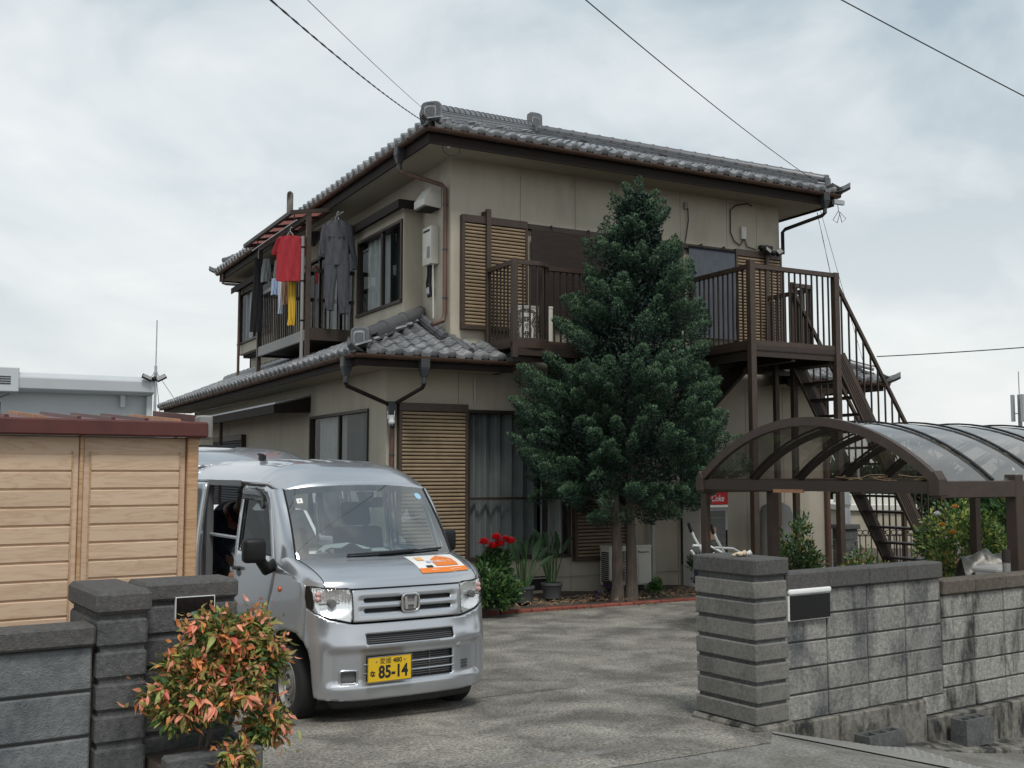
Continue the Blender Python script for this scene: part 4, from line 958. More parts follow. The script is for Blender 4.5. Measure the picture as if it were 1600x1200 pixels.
def shed_panel(x0, x1):
    p = MB().box(x0, x1, 0, .049, .02, SH-.005).build('door_panel', 'wood_panel', T, bevel=.004)
    n = 18; h_ = (SH-.16)/n
    bm_ = MB()
    w_ = x1-x0-.08; bm_.prism([(0,0),(-.010,.004),(-.013,h_*.90),(-.010,h_-.010),(0,h_-.007)], lambda q: (-w_/2,q[0],q[1]), lambda q: (w_/2,q[0],q[1]))
    me = bm_.mesh('panel_board', 'wood_panel', bevel=.003)
    for i in range(n): link('panel_board', me, p, loc=((x0+x1)/2, -.0005, .06+h_*i))
    MB().box(x0+.034, x0+.040, -.013, -.0005, .05, SH-.09).build('bead', 'wood_post', p); MB().box(x1-.040, x1-.034, -.013, -.0005, .05, SH-.09).build('bead', 'wood_post', p)
shed_panel(-.655, -.07); shed_panel(-1.26, -.68); shed_panel(-1.86, -1.27); shed_panel(-2.4, -1.87)
MB().box(-.678, -.657, -.012, .04, 0, SH).build('stile', 'wood_post', T, bevel=.004)
rf = MB().box(-SW-.1, .035, -.10, -.02, SH-.002, SH+.092).build('roof_fascia', 'shed_red', T, bevel=.01)
b = MB(); b.prism([(-.02,SH+.07),(SD+.1,SH+.15),(SD+.1,SH+.17),(-.02,SH+.09)], lambda p: (-SW-.1,p[0],p[1]), lambda p: (.03,p[0],p[1])); RF = b.build('roof_sheet', 'shed_red', T)
for i in range(13):
    x = -SW+.19*i; MB().prism([(-.015,0),(.015,0),(.010,.022),(-.010,.022)], lambda p: (x+p[0],-.01,SH+.088+p[1]), lambda p: (x+p[0],SD+.09,SH+.167+p[1])).build('roof_rib', 'shed_red' if i % 4 else 'rust', RF)
MB().prism([(-.02,SH+.06),(SD+.1,SH+.14),(SD+.1,SH+.215),(-.02,SH+.13)], lambda p: (.031,p[0],p[1]), lambda p: (.055,p[0],p[1])).build('side_trim', 'shed_red', T)
MB().box(-.005, .075, -.06, .06, SH-.01, SH+.135).build('corner_cap', 'grey_plastic', T, bevel=.012)
T = thing('solar_lamp', 'small black solar lamp on the shed roof at the left edge', 'lamp', w2(-4.86,1.55,2.27), RZ)
MB().box(-.02, .02, -.02, .02, -.02, .09).build('stem', 'black_plastic', T); b = MB(); b.prism([(-.06,.075),(.06,.13),(.058,.142),(-.062,.087)], lambda p: (p[0],-.05,p[1]), lambda p: (p[0],.05,p[1])); b.build('panel', 'black_gloss', T)
T = thing('garage', 'white flat fronted garage with deep pale fascia behind the shed', 'garage', (-3.28,.9,0))
MB().box(-7, -.06, .15, 5.5, 0, 3.02).build('body', 'garage_wall', T)
b = MB(); b.prism([(.0,3.02),(-.14,3.05),(-.16,3.20),(-.10,3.265),(.25,3.28),(.25,3.02)], lambda p: (-7.1,p[0],p[1]), lambda p: (.0,p[0],p[1])); b.build('fascia', 'garage', T, bevel=.01)
MB().box(-.075, -.0, .02, .12, 0, 3.018).build('corner_post', 'garage', T, bevel=.006); MB().box(-.42, -.36, .04, .10, 2.85, 3.018).build('bracket', 'garage', T)
MB().box(-2.15, -1.72, -.175, -.05, 3.0, 3.32).build('vent_box', 'garage', T, bevel=.01)
for i in range(4): MB().box(-2.1, -1.82, -.183, -.176, 3.10+.03*i, 3.112+.03*i).build('vent_slot', 'dark', T)
T = thing('flood_light', 'twin headed black flood lamp on the garage fascia corner', 'lamp', (-3.30,.72,3.26)); T.scale = (.7,.7,.7)
MB().ball((0,0,-.03), (.055,.06,.05)).build('body', 'black_plastic', T, smooth=60)
for x, r_ in ((-.14,.4),(.13,-.5)):
    o = MB().box(-.10, .10, -.02, .02, -.055, .055).build('lamp_head', 'black_plastic', T, bevel=.006); o.location = (x, -.03, -.01); o.rotation_euler = (-.7, r_, 0)
    MB().box(-.085, .085, -.024, -.0205, -.042, .042).build('lamp_glass', 'grey_plastic', o)
# ------------------------------------------------------------------ silver kei van (x across, y backwards, z up, origin on the ground under its nose)
mat('silver', (.47,.49,.52), .25, metal=.70, var=.0, coat=.7)
mat('chrome', (.90,.905,.91), .22, metal=1, var=0)
mat('reflector', (.93,.935,.94), .24, metal=.75, var=0)
mat('van_dark', (.025,.026,.028), .7, var=0)
mat('trim_grey', (.12,.12,.125), .5, var=.05)
mat('seat_cloth', (.045,.047,.05), .9, var=.15, vs=30)
mat('rubber', (.016,.016,.017), .85, var=.2, vs=30)
mat('rim_steel', (.30,.29,.27), .45, metal=.6, var=.15, vs=14)
mat('plate_yellow', (.66,.42,.012), .45, var=.03)
mat('ink', (.01,.01,.01), .6, var=0)
mat('orange_print', (.72,.19,.02), .5, var=.04)
mat('orange_light', (.72,.40,.16), .5, var=.04)
mat('sticker_white', (.72,.71,.68), .5, var=.03)
mat('amber', (.55,.11,.02), .25, var=0)
mat('marker_pink', (.62,.36,.34), .2, var=0)
mat('sticker_blue', (.30,.52,.66), .5, var=.1)
mat('paper', (.40,.43,.42), .8, var=.08, vs=20)
def txt(body, size, m, name='lettering', bold=0.0, sx=1.0, shear=0):
    cu = bpy.data.curves.new(name, 'FONT'); cu.body = body; cu.size = size; cu.align_x = 'CENTER'; cu.align_y = 'CENTER'; cu.offset = bold; cu.shear = shear; cu.resolution_u = 3
    o = bpy.data.objects.new(name, cu); COL.objects.link(o); bpy.context.view_layer.update()
    dg = bpy.context.evaluated_depsgraph_get(); me = bpy.data.meshes.new_from_object(o.evaluated_get(dg)); bpy.data.objects.remove(o)
    me.materials.clear(); me.materials.append(MT(m))
    if sx != 1: me.transform(Matrix.Diagonal((sx,1,1,1)))
    return me
FRONT = Matrix(((1,0,0,0),(0,0,-1,0),(0,1,0,0),(0,0,0,1)))       # text plane -> facing -y
N_ = 400; th_ = np.linspace(0, math.pi/2, N_)
px_ = .7375*np.sin(th_)**(2/3.2); py_ = .40-.40*np.cos(th_)**(2/3.2)
px_ = np.append(px_, .7375); py_ = np.append(py_, 4.0)
ss_ = np.append(0, np.cumsum(np.hypot(np.diff(px_), np.diff(py_)))); SCN = float(ss_[-2])
_zf = np.arange(.05,2.0,.004); ztv = [.15,.22,.35,.55,.62,.66,.72,.95,1.0,1.05,1.9]; ytv = [.05,.02,0,0,.012,.03,.045,.07,.09,.14,.14]
_yf = np.interp(_zf, ztv, ytv); _k = np.exp(-.5*(np.arange(-12,13)*.004/.014)**2); _yf = np.convolve(np.pad(_yf, 12, mode='edge'), _k/_k.sum(), 'valid')
def tumble(z): return .085*max(0, (z-1.05)/.75)**1.3 + .02*max(0, (.35-z)/.2)
def surf(s, z, d=0):
    x = float(np.interp(abs(s), ss_, px_)); y = float(np.interp(abs(s), ss_, py_)); f = max(0, 1-max(0, y)/.45)
    # plan normal for inward offsets
    x1 = float(np.interp(abs(s)+.01, ss_, px_)); y1 = float(np.interp(abs(s)+.01, ss_, py_)); tx, ty = x1-x, y1-y; L_ = math.hypot(tx, ty) or 1; nx, ny = -ty/L_, tx/L_
    y2 = y + float(np.interp(z, _zf, _yf))*f; x2 = x - tumble(z)*min(1, x/.7)
    x2 += nx*d; y2 += ny*d
    return (math.copysign(x2, s), y2, z)
def ys(y): return SCN + (y-.40)
def side(sgn): return lambda p, d=0: (sgn*(.7375-tumble(p[1])-d), p[0], p[1])
def inpoly(p, poly):
    x, y = p; c = False; j = len(poly)-1
    for i in range(len(poly)):
        a, b_ = poly[i], poly[j]
        if (a[1] > y) != (b_[1] > y) and x < (b_[0]-a[0])*(y-a[1])/(b_[1]-a[1])+a[0]: c = not c
        j = i
    return c
def resample(poly, st):
    out = []
    for a, b_ in zip(poly, poly[1:]+poly[:1]):
        n = max(1, int(math.dist(a, b_)/st))
        out += [(a[0]+(b_[0]-a[0])*i/n, a[1]+(b_[1]-a[1])*i/n) for i in range(n)]
    return out
def panel(name, outer, holes, fn, m, parent, step=.03, thick=.012, centre=(0,1.5,.8), smooth=40):
    loops = [resample(outer, step)] + [resample(h_, step) for h_ in holes]; vs = []; es = []
    for lp in loops:
        o = len(vs); vs += lp; es += [(o+i, o+(i+1) % len(lp)) for i in range(len(lp))]
    B = np.array(vs); x0, y0 = B[:len(loops[0])].min(0); x1, y1 = B[:len(loops[0])].max(0)
    for i in range(int((x1-x0)/step)+1):
        for j in range(int((y1-y0)/step)+1):
            p = (x0+step*(i+.5*(j % 2)), y0+step*j)
            if inpoly(p, loops[0]) and not any(inpoly(p, h_) for h_ in loops[1:]) and np.min(np.hypot(B[:,0]-p[0], B[:,1]-p[1])) > step*.55: vs.append(p)
    r = delaunay_2d_cdt([Vector(p) for p in vs], es, [], 0, 1e-6); V = [(p.x, p.y) for p in r[0]]
    F = [f for f in r[2] if len(f) == 3 and (lambda c: inpoly(c, loops[0]) and not any(inpoly(c, h_) for h_ in loops[1:]))((sum(V[i][0] for i in f)/3, sum(V[i][1] for i in f)/3))]
    P = [fn(p) for p in V]; b = MB(); b.add(P, F); cn = Vector(centre)
    # orient outwards
    tot = 0
    for f in F[::5]:
        a, b2, c = [Vector(P[i]) for i in f]; tot += (b2-a).cross(c-a).normalized().dot(((a+b2+c)/3-cn).normalized())
    if tot < 0: b.f = [tuple(reversed(f)) for f in b.f]
    me = b.mesh(name, m, fixn=False, smooth=smooth); o = link(name, me, parent)
    if thick:
        md = o.modifiers.new('solid', 'SOLIDIFY'); md.thickness = thick; md.offset = -1
    return o
def mirror(pts): return [(-a, c) for a, c in reversed(pts)]
def rrect(x0, x1, z0, z1, r, n=4):
    out = []
    for cx, cz, a0 in ((x1-r,z1-r,0),(x0+r,z1-r,90),(x0+r,z0+r,180),(x1-r,z0+r,270)):
        out += [(cx+r*math.cos(R(a0+90*i/n)), cz+r*math.sin(R(a0+90*i/n))) for i in range(n+1)]
    return out
VAN = thing('kei_van', 'silver boxy kei van with yellow number plate parked in the driveway', 'van', (-2.876,-7.4785,.15), R(4.76))
# bumper with its shallow lower recess
def sstep(a, b_, x): t_ = min(1, max(0, (x-a)/(b_-a))); return t_*t_*(3-2*t_)
def fbump(p):
    s, z = p; w = sstep(.67, .60, abs(s))*sstep(.295, .355, z)*sstep(.59, .53, z)
    return surf(s, z, .028*w - .012*sstep(.70,.735,z)*0)
bside = [(.738,.248),(.75,.38),(.762,.488),(.786,.56),(.834,.62),(.81,.74),(.79,.852),(.70,.812),(.60,.772),(.46,.742),(.43,.737)]
outer = [(.45,.215),(.70,.232)] + bside + mirror(bside) + [(-.70,.232),(-.45,.215)]
up_in = rrect(-.352,.352,.596,.668,.014); low_in = rrect(-.352,.352,.340,.516,.012)
BUMP = panel('front_bumper', outer, [up_in, low_in, rrect(-.545,-.42,.335,.42,.012)], fbump, 'silver', VAN, step=.015, thick=.02)
panel('intake_backing', rrect(-.37,.37,.58,.685,.01), [], lambda p: surf(p[0], p[1], .035), 'van_dark', BUMP, thick=0)
panel('intake_backing', rrect(-.37,.37,.325,.53,.01), [], lambda p: surf(p[0], p[1], .075), 'van_dark', BUMP, thick=0)
panel('fog_blank', rrect(-.55,-.415,.33,.425,.01), [], lambda p: surf(p[0], p[1], .048), 'trim_grey', BUMP, thick=0)
panel('fog_bezel', rrect(-.553,-.412,.326,.43,.02), [rrect(-.54,-.425,.339,.417,.014)], lambda p: surf(p[0], p[1], .020), 'silver', BUMP, thick=.01)
for z in (.395, .455): MB().tube([surf(s, z, .028) for s in np.linspace(-.37,.36,14)], .006, 6).build('intake_bar', 'silver', BUMP, smooth=60)
for k in range(5): z = .604+.0135*k; MB().tube([surf(s, z, .03) for s in np.linspace(-.35,.35,10)], .0028, 4).build('intake_slat', 'trim_grey', BUMP)
for k in range(11): z = .352+.0155*k; MB().tube([surf(s, z, .066) for s in np.linspace(-.35,.35,10)], .003, 4).build('intake_slat', 'trim_grey', BUMP)
for s in (.02, .165): MB().tube([surf(s, .345, .055), surf(s, .51, .055)], .005, 5).build('intake_strut', 'trim_grey', BUMP)
for k in range(3): MB().tube([surf(s, .375+.022*k, .022) for s in (.43,.46,.49)], .005, 6).build('slot', 'van_dark', BUMP)
p = surf(.395, .548, .02); MB().lathe([(.02,-.002),(.02,.004)], 14, p, 'y').build('tow_cover', 'silver', BUMP)
panel('chin_spoiler', [(-.60,.155),(.62,.155),(.66,.214),(-.66,.214)], [], lambda p: surf(p[0], p[1], .05), 'van_dark', VAN, thick=.01)
# grille panel with two slits, badge
def slit(zc): return rrect(-.352,.352,zc-.0135,zc+.0135,.0125,3)
def fgr(p):
    s, z = p; d = 0
    for zc in (.896, .824): d += .014*math.exp(-((z-zc)/.021)**2)*sstep(.405,.36,abs(s))
    return surf(s, z, d-.004)
GR = panel('grille', [(-.437,.752),(.437,.752),(.437,.972),(-.437,.972)], [slit(.896), slit(.824)], fgr, 'silver', VAN, step=.012, thick=.012)
panel('grille_backing', rrect(-.40,.40,.79,.93,.01), [], lambda p: surf(p[0], p[1], .04), 'van_dark', GR, thick=0)
bd = MB(); cy_ = surf(0, .866)[1]
ring = [(x, cy_-.020, z+.866) for x, z in rrect(-.068,.068,-.062,.062,.034,5)]
bd.tube(ring, .008, 6, closed=True)
for s in (-1, 1): bd.bar((s*.041,cy_-.018,.866+.044),(s*.031,cy_-.018,.866-.044), .021, .012, up=(0,1,0))
bd.bar((-.030,cy_-.0175,.866-.004),(.030,cy_-.0175,.866-.004), .011, .022, up=(0,0,1))
BG = bd.build('badge', 'chrome', GR, smooth=40)
panel('badge_field', rrect(-.066,.066,.806,.926,.032,5), [], lambda p: surf(p[0], p[1], -.010), 'trim_grey', BG, thick=.012)
# headlamps
hl = [(.437,.776),(.455,.752),(.606,.786),(.714,.822),(.786,.862),(.800,.932),(.788,1.000),(.63,.992),(.45,.982),(.437,.944)]
for sg, nm in ((-1,'headlight'),(1,'headlight')):
    P_ = hl if sg > 0 else mirror(hl)
    HL = panel(nm, P_, [], lambda p: surf(p[0], p[1], -.003), 'lamp_lens', VAN, step=.03, thick=0, smooth=80)
    def fr_(p):
        a = abs(p[0]); r2 = ((a-.57)/.15)**2+((p[1]-.885)/.10)**2; fac = .006*math.sin(a*260)*(1 if p[1] > .895 else .5)
        return surf(p[0], p[1], .014+.035*max(0, 1-r2)+fac*.7)
    panel('reflector', P_, [], fr_, 'reflector', HL, step=.011, thick=0, smooth=35)
    c = surf(sg*.585, .885, .02); MB().lathe([(.0,-.02),(.024,-.02),(.028,-.014),(.028,.03)], 14, c, 'y').build('bulb_shield', 'trim_grey', HL, smooth=50)
    MB().box(c[0]-.085, c[0]+.085, c[1]+.006, c[1]+.02, .878, .886).build('shade_bar', 'trim_grey', HL)
    bz = [(.735,.838),(.786,.862),(.800,.932),(.788,1.000),(.752,.998),(.728,.955),(.722,.88)]
    panel('side_bezel', bz if sg > 0 else mirror(bz), [], lambda p: surf(p[0], p[1], .004), 'black_gloss', HL, step=.02, thick=0)
    for z in (.915, .948): MB().ball(surf(sg*.69, z, .012), .021, 8, 6).build('marker_lamp', 'marker_pink', HL, smooth=60)
    ring2 = [surf(p[0], p[1], -.001) for p in resample(P_, .03)]; MB().tube(ring2, .0042, 4, closed=True).build('seal', 'black_plastic', HL)
# hood
def hood(a, t_):
    s = (2*a-1); f = Vector(surf(s*.628, .990 if abs(s) > .70 else .983, .0)); k = abs(s)
    r_ = Vector((s*.655, .60-.085*(1-s*s), 1.166-.010*(1-s*s)*0))
    p = f.lerp(r_, t_); z0 = f.z; z1 = r_.z; p.z = z0+(z1-z0)*(t_**.55)
    p.z += .012*math.sin(math.pi*t_)*(1-s**4); p.y = f.y+(r_.y-f.y)*(t_**1.15 if True else t_)
    return p
HD = MB().grid(hood, 40, 24).build('hood', 'silver', VAN, smooth=60)
MB().tube([hood(i/30, 0)+Vector((0,-.002,-.006)) for i in range(31)], .004, 4).build('seam', 'black_plastic', HD)
for e_ in (0, 1): MB().tube([hood(e_, i/16)+Vector((0,0,.0005)) for i in range(17)], .0035, 4).build('seam', 'black_plastic', HD)
# printed magnet sheet on the hood
st = MB()
def hs(a, t_, d=.003): p = hood(a, t_); q = hood(min(1,a+.01), t_)-p; r_ = hood(a, min(1,t_+.01))-p; n = q.cross(r_).normalized(); n = n if n.z > 0 else -n; return p+n*d
A0_, A1h, T0_, T1h = .615, .955, .16, .86
MB().grid(lambda a, t_: hs(A0_+(A1h-A0_)*a, T0_+(T1h-T0_)*t_, .0022), 16, 12).build('magnet_sheet', 'sticker_white', HD, fixn=False, smooth=60)
def hp(nm, m, a0, a1, t0, t1, d): return MB().grid(lambda a, t_: hs(A0_+(A1h-A0_)*(a0+(a1-a0)*a), T0_+(T1h-T0_)*(t0+(t1-t0)*t_), d), 10, 4).build(nm, m, HD, fixn=False, smooth=60)
hp('print_band', 'orange_print', .0, 1.0, .0, .19, .006)
b = MB(); hv = lambda x, y, d=.007: hs(A0_+(A1h-A0_)*x, T0_+(T1h-T0_)*y, d)
for x0 in np.linspace(.38,.86,13)[:-1]:
    x1 = x0+.04; f = lambda x: .62+.30*(1-abs(x-.62)/.24) if True else 0
    [b.add([hv(x0,.26+(f(x0)-.26)*k/5), hv(x1,.26+(f(x1)-.26)*k/5), hv(x1,.26+(f(x1)-.26)*(k+1)/5), hv(x0,.26+(f(x0)-.26)*(k+1)/5)], [(0,1,2,3)]) for k in range(5)]
b.build('print_house', 'orange_print', HD, fixn=False)
hp('print_mark', 'ink', .17, .30, .21, .31, .006); hp('print_figure', 'orange_light', .12, .26, .60, .84, .006); hp('print_figure', 'cloth_blue', .26, .33, .44, .56, .006)
for body, x, y, sz in (('お困りごと', .62, .48, .052), ('くらし', .62, .76, .036), ('サポート', .30, .085, .02), ('のサービス', .72, .085, .02)):
    me = txt(body, sz, 'sticker_white', bold=.0005)
    for v in me.vertices:
        q = hs(min(.995, A0_+(A1h-A0_)*x+v.co.x/1.31), min(.98, T0_+(T1h-T0_)*y+v.co.y/.50*1.0), .0095); v.co = q
    link('print_lettering', me, HD)
# wings: fender panels both sides
fend = [(.792,.862),(.803,.932),(.792,1.003),(.84,1.035),(1.02,1.062),(1.20,1.085),(ys(.79),1.118),(ys(.80),1.06),(ys(.84),.95),(ys(.93),.80),(ys(.985),.64),(ys(.985),.33),(1.555,.33),(1.51,.46),(1.43,.57),(1.31,.64),(1.18,.665),(1.06,.668),(.95,.665),(.838,.622),(.813,.742)]
hoodside = lambda sg: [hood(0 if sg < 0 else 1, i/20) for i in range(21)]
for sg in (-1, 1):
    P_ = fend if sg > 0 else mirror(fend)
    W_ = panel('wing', P_, [], lambda p: surf(p[0], p[1]), 'silver', VAN, step=.03, thick=.012)
    top = [surf(sg*s, z) for s, z in [(.792,1.003),(.84,1.035),(1.02,1.062),(1.20,1.085),(ys(.79),1.118)]]
    def top_at(t_): f = t_*4; i = min(3, int(f)); return Vector(top[i]).lerp(Vector(top[i+1]), f-i)
    hsd = hoodside(sg)
    def sh(a, t_):
        p = Vector(top_at(t_)); q = hsd[min(20, int(t_*20))].lerp(hsd[min(20, int(t_*20)+1)], t_*20-int(t_*20)) if t_ < 1 else hsd[20]
        r_ = p.lerp(q, a); bul = math.sin(math.pi*a)*.16*(p-q).length*min(1, .3+t_*2); r_ += Vector((sg*.5,-.1,.85)).normalized()*bul; return r_
    MB().grid(sh, 8, 20).build('shoulder', 'silver', W_, smooth=70)
    if sg < 0: MB().lathe([(.0,-.012),(.018,-.010),(.021,.0),(.021,.01)], 14, (-.739,.70,.945), 'x').build('side_marker', 'amber', W_, smooth=50)
# windscreen: glass, dark border, pillars
def ws(a, t_):
    s = 2*a-1; b0 = Vector((s*.655, .605-.105*(1-s*s), 1.158)); t0 = Vector((s*.607, 1.0-.085*(1-s*s), 1.667+.036*(1-s*s))); p = b0.lerp(t0, t_); p.y -= .025*math.sin(math.pi*t_); return p
WS = MB().grid(ws, 24, 14).build('windscreen', 'car_glass', VAN, smooth=80, fixn=False)
ofs = Vector((0,.004,-.003))
def frit(p, d=0): return ws(p[0], p[1])+ofs
FT = panel('frit_border', [(.004,.004),(.996,.004),(.996,.996),(.004,.996)], [rrect(.045,.955,.085,.915,.04)], lambda p: ws(p[0], p[1])+ofs, 'black_plastic', WS, step=.05, thick=0, smooth=80)
MB().grid(lambda a, t_: ws(.46+.13*a*(1-.25*(1-t_))+.0, .78+.14*t_)+ofs*4, 6, 4).build('camera_housing', 'black_plastic', WS, fixn=False)
MB().grid(lambda a, t_: ws(.06+.035*a, .78+.07*t_)-ofs*.4, 2, 2).build('inspection_sticker', 'sticker_white', WS, fixn=False)
b = MB(); b.add([ws(.915+.026*math.cos(k*math.pi/8), .86+.048*math.sin(k*math.pi/8))-ofs*.4 for k in range(16)], [tuple(range(16))]); b.build('round_sticker', 'sticker_blue', WS, fixn=False)
me = txt('3', .03, 'ink')
for v in me.vertices: v.co = ws(.0775+v.co.x/1.3, .815+v.co.y/.68)-ofs*.7
link('sticker_number', me, WS)
dside = [(.80,1.118),(.86,1.28),(.94,1.44),(1.02,1.59),(1.10,1.672)]
for sg in (-1, 1):
    D_ = [Vector(side(sg)(p)) for p in dside]
    def apil(a, t_):
        f = t_*4; i = min(3, int(f)); o_ = D_[i].lerp(D_[i+1], f-i); n_ = ws(0 if sg < 0 else 1, t_); p = n_.lerp(o_, a); p += Vector((sg*.7,-.7,0)).normalized()*math.sin(math.pi*a)*.022; return p
    AP = MB().grid(apil, 8, 16).build('a_pillar', 'silver', VAN, smooth=70)
    MB().tube([ws(0 if sg < 0 else 1, i/12)+Vector((0,-.002,0)) for i in range(13)], .008, 5).build('screen_seal', 'black_plastic', AP)
# cowl and wipers
CW = MB().grid(lambda a, t_: Vector((ws(a,0).x, ws(a,0).y-.012+.035*t_, 1.162+.004*t_)), 20, 2).build('cowl', 'black_plastic', VAN)
for pts in ([(.0,.04),(.20,.055),(.45,.07)], [(.48,.04),(.70,.07),(.92,.075)]):
    MB().tube([ws(a, t_)+Vector((0,-.02,.008)) for a, t_ in [(pts[0][0]+(pts[2][0]-pts[0][0])*i/8+.28*(1 if pts[0][0] < .1 else 0), pts[0][1]+(pts[2][1]-pts[0][1])*i/8) for i in range(9)]], .008, 5).build('wiper', 'black_plastic', VAN)
# roof
zty = [.90,.95,1.02,1.12,1.28,1.50,1.85,3.2,3.40]; ztz = [1.70,1.735,1.79,1.84,1.878,1.902,1.915,1.915,1.88]
zry = [.97,1.08,1.2,1.7,3.4]; zrz = [1.667,1.69,1.725,1.738,1.745]
def roof(a, t_):
    s = 2*a-1; y = .918+(3.42-.918)*(t_**1.25); y0 = y; y = y + .085*s*s*(1-t_)**4
    ed = float(np.interp(y, zry, zrz)); tp = float(np.interp(y0, zty, ztz)); k = 1-abs(s)**4.2
    z = ed+(tp-ed)*k if t_ > 0 else 1.667+.036*(1-s*s)
    xr = .607+(.672-.607)*sstep(.95, 1.35, y)
    g = 0
    for c in (-.66,-.40,-.13,.13,.40,.66): g += sstep(.085,.055,abs(s-c))
    z -= .011*g*sstep(1.30,1.42,y0)
    return Vector((s*xr, y, z))
RFV = MB().grid(roof, 110, 60).build('roof', 'silver', VAN, smooth=60)
for e_ in (0, 1):
    sg = -1 if e_ == 0 else 1
    MB().tube([roof(e_, i/30)+Vector((sg*.004,0,-.012)) for i in range(31)], .014, 6).build('drip_rail', 'silver', RFV, smooth=60)
    MB().tube([roof(e_, i/30)+Vector((sg*.002,0,-.030)) for i in range(31)], .010, 5).build('rail_seal', 'black_plastic', RFV)
b = MB(); b.box(-.02,.02,2.22,2.30,1.90,1.945); b.bar((0,2.24,1.945),(0,2.36,1.955), .016); o = b.build('aerial', 'black_plastic', VAN); o.location = (-.36,-.1,.005)
# near side: front door, open doorway, sills, rear quarter; far side closed
door = [(.99,.35),(1.735,.35),(1.74,1.2),(1.735,1.712),(1.25,1.706),(1.13,1.672),(1.05,1.61),(.96,1.44),(.88,1.28),(.815,1.118),(.85,.96),(.94,.81),(.995,.65)]
dwin = [(.905,1.168),(1.672,1.168),(1.668,1.655),(1.30,1.648),(1.19,1.615),(1.10,1.545),(1.00,1.37)]
slide = [(1.75,.35),(2.68,.35),(2.68,1.715),(1.75,1.715)]; swin = rrect(1.80,2.62,1.17,1.655,.05)
quart = [(2.70,.62),(2.80,.64),(2.95,.66),(3.12,.665),(3.3,.64),(3.42,.58),(3.42,1.72),(2.70,1.72)]; qwin = rrect(2.76,3.30,1.17,1.62,.05)
for sg in (-1, 1):
    FD = panel('front_door', door, [dwin], side(sg), 'silver', VAN, step=.05, thick=.05)
    panel('door_glass', dwin, [], lambda p: side(sg)(p, .02), 'car_glass' if sg > 0 else 'car_glass_dark', FD, step=.08, thick=0)
    MB().tube([side(sg)(p, .01) for p in resample(dwin, .05)], .010, 5, closed=True).build('window_seal', 'black_plastic', FD)
    if sg < 0: panel('wind_visor', [(1.08,1.53),(1.15,1.60),(1.24,1.645),(1.34,1.662),(1.668,1.668),(1.668,1.585),(1.34,1.578),(1.25,1.56),(1.16,1.51)], [], lambda p: side(sg)(p, -.028), 'car_glass_dark', FD, step=.05, thick=.003)
    hn = MB().box(-.012,.012,-.075,.075,-.014,.014).build('door_handle', 'black_plastic', FD, bevel=.008, seg=2, smooth=50); hn.location = (sg*.757,1.62,1.03)
    MB().ball((sg*.738,1.61,1.0), (.008,.06,.035)).build('handle_cup', 'trim_grey', FD, smooth=60)
    panel('sill', [(.995,.22),(2.72,.22),(2.72,.34),(.995,.34)], [], side(sg), 'silver', VAN, step=.08, thick=.03)
    panel('rear_quarter', quart, [qwin], side(sg), 'silver', VAN, step=.06, thick=.05)
    panel('quarter_glass', qwin, [], lambda p: side(sg)(p, .02), 'car_glass_dark', VAN, step=.1, thick=0)
    # mirrors
    m_ = MB().box(-.085,.085,-.055,.055,-.09,.09).build('wing_mirror', 'black_plastic', VAN, bevel=.035, seg=3, smooth=60); m_.location = (-.905,.80,1.225) if sg < 0 else (.815,.98,1.235); m_.rotation_euler = (0,0,sg*.15)
    ar = MB().tube([(sg*.72,.86,1.11),(sg*.80,.82,1.08),(sg*.86,.80,1.16)] if sg < 0 else [(.70,.98,1.13),(.75,.98,1.11),(.79,.98,1.18)], [.05,.045,.04], 8).build('mirror_arm', 'black_plastic', VAN, smooth=60)
    MB().box(-.07,.07,.0555,.058,-.075,.075).build('mirror_glass', 'chrome', m_)
panel('sliding_door', slide, [swin], lambda p: (.7375-tumble(p[1]), p[0], p[1]), 'silver', VAN, step=.06, thick=.05)
SLD = panel('sliding_door', [(a+.80,c) for a, c in slide], [[(a+.80,c) for a, c in swin]], lambda p: (-(.7375-tumble(p[1])+.07), p[0], p[1]), 'silver', VAN, step=.06, thick=.04)
tag(SLD, 'sliding side door pushed back open')
panel('sliding_glass', [(a+.80,c) for a, c in swin], [], lambda p: (-(.7375-tumble(p[1])+.05), p[0], p[1]), 'car_glass_dark', SLD, step=.1, thick=0)
panel('sliding_glass', swin, [], lambda p: (.7375-tumble(p[1])-.02, p[0], p[1]), 'car_glass', VAN, step=.1, thick=0)
b = MB(); b.box(-.70,-.64,2.60,2.70,.34,1.70); b.box(-.695,-.66,1.745,2.62,1.69,1.735); b.build('door_pillar', 'trim_grey', VAN)
# open tailgate raised over the tail, with its wiper
def gate(a, t_): s = 2*a-1; return Vector((s*(.64-.03*t_), 3.40+1.0*t_-.04*s*s*t_, 1.90+.17*t_+.035*math.sin(math.pi*t_)-.03*abs(s)**6))
TG = MB().grid(gate, 24, 16).build('tailgate', 'silver', VAN, smooth=60); md = TG.modifiers.new('s', 'SOLIDIFY'); md.thickness = .05; tag(TG, 'raised tailgate')
MB().tube([gate(.5,.55)+Vector((0,0,.03)), gate(.25,.60)+Vector((0,0,.035)), gate(.1,.6)+Vector((0,0,.03))], .011, 5).build('rear_wiper', 'black_plastic', TG)
